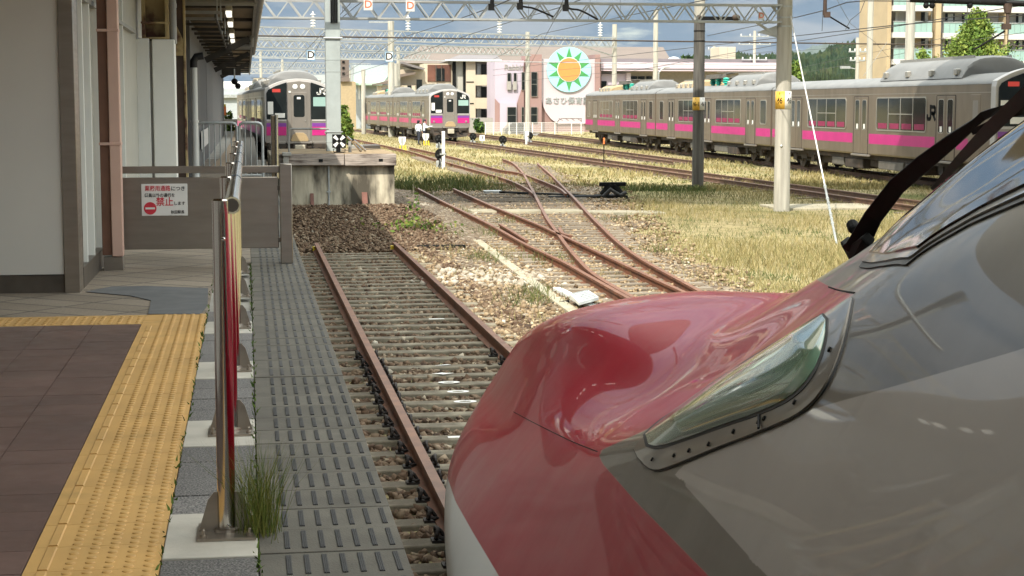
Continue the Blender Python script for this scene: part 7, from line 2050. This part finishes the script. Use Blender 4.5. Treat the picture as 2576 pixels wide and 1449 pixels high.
def numbersign(label, x, yb, y0, y1, w, txt, ink=None):
    g = gp(x, yb, GZ); d = proj(g)[2]; s = d / FOC
    t = thing("marker_sign", label, "sign", g, -YAW)
    za, zb = dp(x, y1, d).z - GZ, dp(x, y0, d).z - GZ
    b = MB(); b.box(-.05, .05, -.03, .03, -.05, za); b.build("post", m_galv, t)
    b = MB(); b.box(-w * s / 2, w * s / 2, -.05, -.02, za, zb); b.build("plate", m_sign_white, t, smooth=False)
    lettering("lettering", txt, (zb - za) * .85, m_ink if ink is None else ink, t, (0, -.054, (za + zb) / 2))
numbersign("white number 3 marker on a grey post right of the middle train", 1213, 361, 340, 354, 13, "3")
numbersign("tiny white marker on a post beyond the gantry pillar", 887, 328, 312, 319, 8, "1")
# white and yellow switch targets
def target(label, x, yb, yt):
    g = gp(x, yb, GZ); d = proj(g)[2]; s = d / FOC
    t = thing("switch_target", label, "switch marker", g, -YAW); h = dp(x, yt, d).z - GZ
    b = MB(); b.prism([(-.22, 0, h), (.22, 0, h), (.22, 0, h * .72), (.10, 0, h * .42), (-.10, 0, h * .42), (-.22, 0, h * .72)], (0, .04, 0)); b.build("vane", m_sign_white, t, smooth=False, fix=True)
    b = MB(); b.prism([(-.05, -.01, h * .95), (.05, -.01, h * .95), (.09, -.01, h * .6), (.0, -.01, h * .45), (-.09, -.01, h * .6)], (0, .004, 0)); b.build("vane_mark", m_galv, t, smooth=False, fix=True)
    b = MB(); b.cyl((0, .02, -.05), (0, .02, h * .5), .05, 8); b.build("rod", m_galv, t)
    b = MB()
    for xx in (-.12, .06, .2): b.box(xx - .04, xx + .04, -.08, -.0, -.02, h * .40)
    b.box(-.16, .28, -.09, .0, -.02, .10); b.build("yellow_stand", m_yellow, t, bevel=.01)
    b = MB(); b.cyl((.0, .25, h * 1.0), (.0, .25, h * 1.45), .06, 8); b.build("tail_rod", m_black, t)
target("white vane switch target on a yellow stand left of the two railwaymen", 1012, 380, 344)
target("second white vane switch target at the railwaymen's feet", 1071, 366, 336)

# ------------------------------------------------------------------ switch gear between the rails
g0, g1_, g2_ = gp(1240, 490, GZ), gp(1545, 500, GZ), gp(1600, 496, GZ)
t = thing("point_machine", "black point machine with rods lying across the upper turnout", "point machine", g1_)
b = MB(); b.box(g1_.x - .55, g1_.x + .35, g1_.y - .35, g1_.y + .4, GZ, GZ + .12); b.cyl((g1_.x - .35, g1_.y, GZ + .1), (g1_.x - .1, g1_.y, GZ + .42), .13, 12); b.cyl((g1_.x + .2, g1_.y, GZ + .1), (g1_.x - .05, g1_.y, GZ + .42), .13, 12); b.box(g1_.x - .45, g1_.x + .35, g1_.y - .1, g1_.y + .1, GZ + .38, GZ + .5); b.build("casing", m_black, t, True, bevel=.02)
b = MB(); b.tube([(g1_.x - .4, g1_.y - .3, GZ + .08), (g1_.x - .2, g1_.y - .38, GZ + .3), (g1_.x + .1, g1_.y - .36, GZ + .12), (g1_.x + .3, g1_.y - .3, GZ + .2)], .06, 8); b.build("hose", m_rubber, t, True)
b = MB(); b.beam((g0.x, g0.y, GZ + .10), (g1_.x - .5, g1_.y, GZ + .08), .12, .06); b.beam((g0.x + .3, g0.y - .5, GZ + .08), (g1_.x - .5, g1_.y - .2, GZ + .07), .08, .05); b.box(g1_.x - 2.0, g1_.x - .5, g1_.y - .3, g1_.y + .2, GZ, GZ + .10); b.build("rod", m_black, t, True, smooth=False)
b = MB(); b.box(g0.x - .3, g0.x + .25, g0.y - .25, g0.y + .15, GZ, GZ + .14); b.build("rod_box", m_galv, t, True, bevel=.02)
b = MB(); q = gp(1400, 492, GZ); b.box(q.x - 1.6, q.x + 1.9, q.y - 1.6, q.y + 1.6, GZ - .05, GZ + .035); struct(b.build("oiled_sleeper_bed", M("oily_bed", (.045, .037, .03), .8, var=.4, scale=4, bump=.5), smooth=False))
# cable trough crossing the tracks
c0, c1 = gp(1188, 543, GZ), gp(1475, 543, GZ)
t = thing("concrete_trough", "low concrete trough beam crossing under the turnout rails", "cable trough", c0)
za = -.085
b = MB(); b.prism([(c0.x, c0.y + .1, GZ - .1), (c1.x, c1.y + .1, GZ - .1), (c1.x, c1.y + .1, za), (c0.x, c0.y + .1, za)], (0, .95, 0)); b.build("beam", m_cable, t, True, bevel=.01, fix=True)
c2_, c3 = gp(1478, 545, GZ), gp(1680, 541, GZ)
b = MB(); b.prism([(c2_.x, c2_.y + .1, GZ - .1), (c3.x, c3.y + .2, GZ - .1), (c3.x, c3.y + .2, GZ + .05), (c2_.x, c2_.y + .1, -.085)], (0, .9, 0)); b.build("cover_slab", m_cable, t, True, bevel=.01, fix=True)
# footing slab by the pale pole
q = gp(2070, 523, GZ); t = thing("concrete_slab", "flat concrete slab in the grass right of the pale pole", "slab", q); b = MB(); b.box(-1.5, 1.6, -1.0, 1.0, -.05, .06); b.build("slab", m_cable, t, bevel=.02)
# slender duct beside the dead-end track
t = thing("cable_duct", "slender concrete cable duct lying in the gravel right of the dead-end track", "cable duct", gp(1380, 740, GZ))
pts = [gp(x, y, GZ) for x, y in ((1200, 612), (1245, 648), (1290, 682), (1350, 728), (1410, 772), (1480, 822), (1560, 880))]
for a_, c_ in zip(pts, pts[1:]):
    d = (c_ - a_); L = d.length; d.normalize()
    b = MB(); b.beam(a_ + Vector((0, 0, .02)) + d * .01, c_ + Vector((0, 0, .02)) - d * .01, .17, .12); b.build("duct_length", m_cable, t, True, bevel=.008)
# white track-side detector
q = gp(1455, 760, GZ)
t = thing("track_detector", "pale grey track detector plate on a bar beside the turnout", "track detector", q)
pa, pb = gp(1400, 728, GZ + .06), gp(1518, 787, GZ + .06)
m_det = M("detector_grey", (.62, .64, .62), .5, var=.05)
b = MB(); b.beam(pa, pb, .13, .07); b.build("bar", m_det, t, True, bevel=.008)
cq = [gp(x, y, GZ + .14) for x, y in ((1432, 748), (1480, 738), (1506, 755), (1456, 769))]
b = MB(); b.prism([tuple(p) for p in cq], (0, 0, .05)); b.build("plate", m_det, t, True, bevel=.006, fix=True)
b = MB()
for k in range(6):
    u = (k + .5) / 6; a_, c_ = cq[0].lerp(cq[3], u), cq[1].lerp(cq[2], u); a_, c_ = a_.lerp(c_, .1), a_.lerp(c_, .9); b.beam(a_ + Vector((0, 0, .054)), c_ + Vector((0, 0, .054)), .03, .012)
b.build("ribs", m_galv, t, True, smooth=False)
for s_, o_ in ((cq[0], (-.25, .1)), (cq[2], (.15, -.25))):
    b = MB(); b.tube(smooth_path([s_ + Vector((0, 0, -.05)), s_ + Vector((o_[0], o_[1], -.10)), s_ + Vector((o_[0] * 1.6, o_[1] + .3, -.11)), s_ + Vector((o_[0] * .2, .5, -.11))], 5), .022, 6); b.build("cable", m_black, t, True)
# black rail joint plates beside the end of the dead-end track
q = gp(1075, 632, GZ); t = thing("old_switch_rod", "black iron rod and plates lying beside the end of the dead-end track", "iron rod", q)
b = MB(); b.box(-.6, .1, -.12, .12, 0, .07); b.box(-.2, .75, -.03, .05, .06, .12); b.box(.3, .6, -.2, .2, 0, .09); b.build("rod", m_black, t, bevel=.01)
# sapling in front of the buffer wall corner
g = gp(1040, 600, GZ); t = thing("sapling", "thin leafy sapling growing by the corner of the buffer wall", "plant", g)
b = MB(); b.tube([(0, 0, 0), (.02, 0, .5), (.0, 0, 1.15)], [.014, .010, .004], 6); b.build("stem", m_timber, t)
P = np.concatenate([rng.normal(0, 1, (420, 3)) * np.array([.42, .35, .10]) + np.array([0, 0, .22]), rng.normal(0, 1, (60, 3)) * np.array([.08, .08, .3]) + np.array([0, 0, .7])])
P[:, 2] = np.abs(P[:, 2]); P += np.array(g)
leafcloud("leaves", P, .085, m_leaf, t, np.clip(rng.normal(.42, .25, len(P)), 0, 1))

# ------------------------------------------------------------------ two railwaymen
def person(label, x, yb, yt, face, pose):
    g = gp(x, yb, GZ); d = proj(g)[2]; H = dp(x, yt, d).z - GZ
    t = thing("person", label, "person", g, face); k = H / 1.74
    J = {"pel": (0, 0, .93), "spi": (0, .01, 1.15), "che": (0, .0, 1.36), "nec": (0, .01, 1.50), "hea": (0, -.01, 1.60), "top": (0, -.01, 1.70)}
    V, R, E = [], [], []
    def addv(p, r): V.append(Vector(p) * k); R.append(r * k); return len(V) - 1
    pel = addv((0, 0, .93), .135); spi = addv((0, 0, 1.15), .13); che = addv((0, 0, 1.36), .145); nec = addv((0, 0, 1.49), .058); hea = addv((0, -.015, 1.59), .092); top = addv((0, -.005, 1.675), .075)
    E += [(pel, spi), (spi, che), (che, nec), (nec, hea), (hea, top)]
    for s in (-1, 1):
        st = pose["step"] * s
        hip = addv((s * .095, 0, .86), .098); kn = addv((s * .10, -st * .35 - .02, .48), .066); an = addv((s * .10, -st * .75, .09), .045); to = addv((s * .12, -st * .75 - .15, .045), .038)
        E += [(pel, hip), (hip, kn), (kn, an), (an, to)]
        sh = addv((s * .19, 0, 1.40), .062); el = addv(pose["el"][0 if s < 0 else 1], .046); wr = addv(pose["wr"][0 if s < 0 else 1], .032)
        w = Vector(pose["wr"][0 if s < 0 else 1]); dd = (w - Vector(pose["el"][0 if s < 0 else 1])).normalized()
        pa = addv(w + dd * .07, .034); E += [(che, sh), (sh, el), (el, wr), (wr, pa)]
        u = dd.cross(Vector((0, 1, 0.2))).normalized()
        for f in range(4): 
            q = addv(w + dd * (.155 - .012 * abs(f - 1.4)) + u * (f - 1.5) * .018, .008); E.append((pa, q))
        q = addv(w + dd * .08 + u * -.05, .009); E.append((pa, q))
    me = bpy.data.meshes.new("body"); me.from_pydata([tuple(v) for v in V], E, [])
    o = bpy.data.objects.new("body", me); COL.objects.link(o); o.parent = t
    m = o.modifiers.new("skin", 'SKIN'); m.use_smooth_shade = True; m.branch_smoothing = .4
    for i, r in enumerate(R): me.skin_vertices[0].data[i].radius = (r, r * (.8 if i in (0, 1, 2) else 1.0))
    me.skin_vertices[0].data[0].use_root = True
    s_ = o.modifiers.new("sub", 'SUBSURF'); s_.levels = 2; s_.render_levels = 2
    # clothing colour follows the height on the body
    mt, n, l, bb_ = nodes_of("uniform")
    tc = n.new("ShaderNodeTexCoord"); sx_ = n.new("ShaderNodeSeparateXYZ"); l.new(tc.outputs["Object"], sx_.inputs[0])
    ax = n.new("ShaderNodeMath"); ax.operation = 'ABSOLUTE'; l.new(sx_.outputs["X"], ax.inputs[0])
    a = n.new("ShaderNodeMath"); a.operation = 'GREATER_THAN'; a.inputs[1].default_value = .97 * k; l.new(sx_.outputs["Z"], a.inputs[0])
    arm = n.new("ShaderNodeMath"); arm.operation = 'GREATER_THAN'; arm.inputs[1].default_value = .215 * k; l.new(ax.outputs[0], arm.inputs[0])
    lo = n.new("ShaderNodeMath"); lo.operation = 'MAXIMUM'; l.new(a.outputs[0], lo.inputs[0]); l.new(arm.outputs[0], lo.inputs[1])
    hd = n.new("ShaderNodeMath"); hd.operation = 'GREATER_THAN'; hd.inputs[1].default_value = 1.50 * k; l.new(sx_.outputs["Z"], hd.inputs[0])
    hand = n.new("ShaderNodeMath"); hand.operation = 'LESS_THAN'; hand.inputs[1].default_value = .99 * k; l.new(sx_.outputs["Z"], hand.inputs[0])
    ha = n.new("ShaderNodeMath"); ha.operation = 'MULTIPLY'; l.new(hand.outputs[0], ha.inputs[0]); l.new(arm.outputs[0], ha.inputs[1])
    c = mixcol(n, l, lo.outputs[0], (.018, .022, .035), (.66, .71, .78))
    c = mixcol(n, l, ha.outputs[0], c, (.45, .26, .18)); c = mixcol(n, l, hd.outputs[0], c, (.45, .26, .18))
    l.new(c, bb_.inputs["Base Color"]); bb_.inputs["Roughness"].default_value = .8
    me.materials.append(mt)
    b = MB(); b.lathe([(.096, 1.635), (.100, 1.68), (.112, 1.72), (.108, 1.745), (.06, 1.757)], (0, -.005, 0), 18); b.prism([(-.085, -.08, 1.648), (.085, -.08, 1.648), (.055, -.165, 1.632), (-.055, -.165, 1.632)], (0, 0, .012))
    b.v = [tuple(Vector(v) * k) for v in b.v]; b.build("cap", m_navy, t)
    b = MB(); b.sphere((0, .02, 1.60), .098, 12, (1, 1, 1)); b.v = [tuple(Vector((v[0], max(v[1], -.02), min(v[2], 1.66))) * k) for v in b.v]; b.build("hair", m_ink, t)
    for s in (-1, 1):
        b = MB(); b.sphere((s * .035, -.098, 1.605), .010, 8); b.v = [tuple(Vector(v) * k) for v in b.v]; b.build("eye", m_ink, t)
        b = MB(); b.sphere((s * .098, 0, 1.59), .028, 8, (.45, .8, 1.2)); b.v = [tuple(Vector(v) * k) for v in b.v]; b.build("ear", m_skin, t)
        b = MB(); b.box(s * .10 - .045, s * .10 + .045, -pose["step"] * s * .75 - .19, -pose["step"] * s * .75 + .07, 0, .075); b.v = [tuple(Vector(v) * k) for v in b.v]; b.build("shoe", m_ink, t, bevel=.02)
    b = MB(); b.sphere((0, -.108, 1.58), .016, 8, (.7, 1, 1.4)); b.v = [tuple(Vector(v) * k) for v in b.v]; b.build("nose", m_skin, t)
    b = MB(); b.box(-.022, .022, -.104, -.094, 1.538, 1.545); b.v = [tuple(Vector(v) * k) for v in b.v]; b.build("mouth", m_dark_steel, t, smooth=False)
    b = MB(); b.lathe([(.139, .955), (.141, .985), (.139, 1.0)], (0, 0, 0), 20); b.v = [tuple(Vector((v[0], v[1] * .82, v[2])) * k) for v in b.v]; b.build("belt", m_ink, t)
    return t
person("railwayman in white shirt, dark trousers and cap striding nearer the platform side", 1053, 365, 303, rad(140), dict(step=.28, el=((-.27, .06, 1.15), (.27, -.03, 1.15)), wr=((-.26, -.08, .93), (.27, -.16, .95))))
person("railwayman in white shirt and cap reaching to the corner of the middle train's cab", 1068, 362, 301, rad(75), dict(step=.12, el=((-.25, -.10, 1.16), (.22, -.22, 1.20)), wr=((-.20, -.30, 1.22), (.14, -.45, 1.25))))

# ------------------------------------------------------------------ windscreen wiper of the bullet train
wp = MB()
def wpt(x, y, X): return xp(x, y, X)
W0, W1, W2, W3 = wpt(2158, 618, 1.95), wpt(2240, 470, 1.92), wpt(2330, 405, 1.90), wpt(2478, 290, 1.84)
W4 = wpt(2530, 272, 1.75); W5 = wpt(2640, 262, 1.60)
def flatbar(b, pts, wid, th):
    """tapering flat bar along pts, its broad side turned outwards"""
    P = [Vector(p) for p in pts]; vs = []
    for i, p in enumerate(P):
        d = (P[min(i + 1, len(P) - 1)] - P[max(i - 1, 0)]).normalized()
        out = (EYE - p); out -= d * out.dot(d); out.normalize(); s = d.cross(out)
        h, q = wid[i] / 2, th / 2
        vs += [p + s * h + out * q, p - s * h + out * q, p - s * h * .9 - out * q, p + s * h * .9 - out * q]
    fs = [(3, 2, 1, 0)]
    for i in range(len(P) - 1):
        for k in range(4): fs.append((i * 4 + k, i * 4 + (k + 1) % 4, (i + 1) * 4 + (k + 1) % 4, (i + 1) * 4 + k))
    n = (len(P) - 1) * 4; fs.append((n, n + 1, n + 2, n + 3)); b.add(vs, fs)
wmain = thing("windscreen_wiper", "black windscreen wiper", "wiper") if False else None
b = MB(); flatbar(b, [wpt(2148, 632, 1.95), W0, wpt(2200, 540, 1.94), wpt(2262, 462, 1.92), W2, wpt(2400, 350, 1.87), W3], [.085, .075, .060, .055, .052, .040, .018], .03)
b.build("wiper_arm", m_black, bullet, True, smooth=False, bevel=.004, fix=True)
b = MB(); flatbar(b, [wpt(2130, 610, 1.97), wpt(2150, 640, 1.95), wpt(2185, 600, 1.93)], [.04, .065, .04], .035); b.cyl(wpt(2150, 580, 1.96), wpt(2142, 560, 1.96), .020, 10); b.build("wiper_pivot", m_black, bullet, True, smooth=False, bevel=.008, fix=True)
b = MB(); flatbar(b, [wpt(2440, 320, 1.80), wpt(2480, 288, 1.78), W4, W5], [.016, .022, .016, .013], .018); b.build("wiper_link", m_black, bullet, True, smooth=False, fix=True)
b = MB(); flatbar(b, [wpt(2452, 330, 1.79), wpt(2500, 308, 1.77), wpt(2540, 286, 1.74), wpt(2640, 268, 1.60)], [.014, .018, .016, .013], .018); b.build("wiper_link", m_black, bullet, True, smooth=False, fix=True)
b = MB(); flatbar(b, [wpt(2350, 470, 1.86), wpt(2420, 395, 1.80), wpt(2500, 315, 1.72), wpt(2640, 180, 1.6)], [.010, .024, .034, .03], .02); b.build("wiper_blade", m_rubber, bullet, True, smooth=False, fix=True)

# ------------------------------------------------------------------ thin summer haze over the whole scene
hz = bpy.data.materials.new("haze"); hz.use_nodes = True
hn = hz.node_tree.nodes; hl = hz.node_tree.links
for q in list(hn):
    if q.type != 'OUTPUT_MATERIAL': hn.remove(q)
pv = hn.new("ShaderNodeVolumePrincipled"); pv.inputs["Color"].default_value = (.80, .88, 1.0, 1); pv.inputs["Density"].default_value = 0.000028; pv.inputs["Anisotropy"].default_value = 0.0
hl.new(pv.outputs[0], [q for q in hn if q.type == 'OUTPUT_MATERIAL'][0].inputs["Volume"])
b = MB(); b.box(-1000, 4600, -120, 6400, -3, 320); tag(b.build("haze", hz, smooth=False), "thin pale air over the yard and hills", None, None, "stuff")
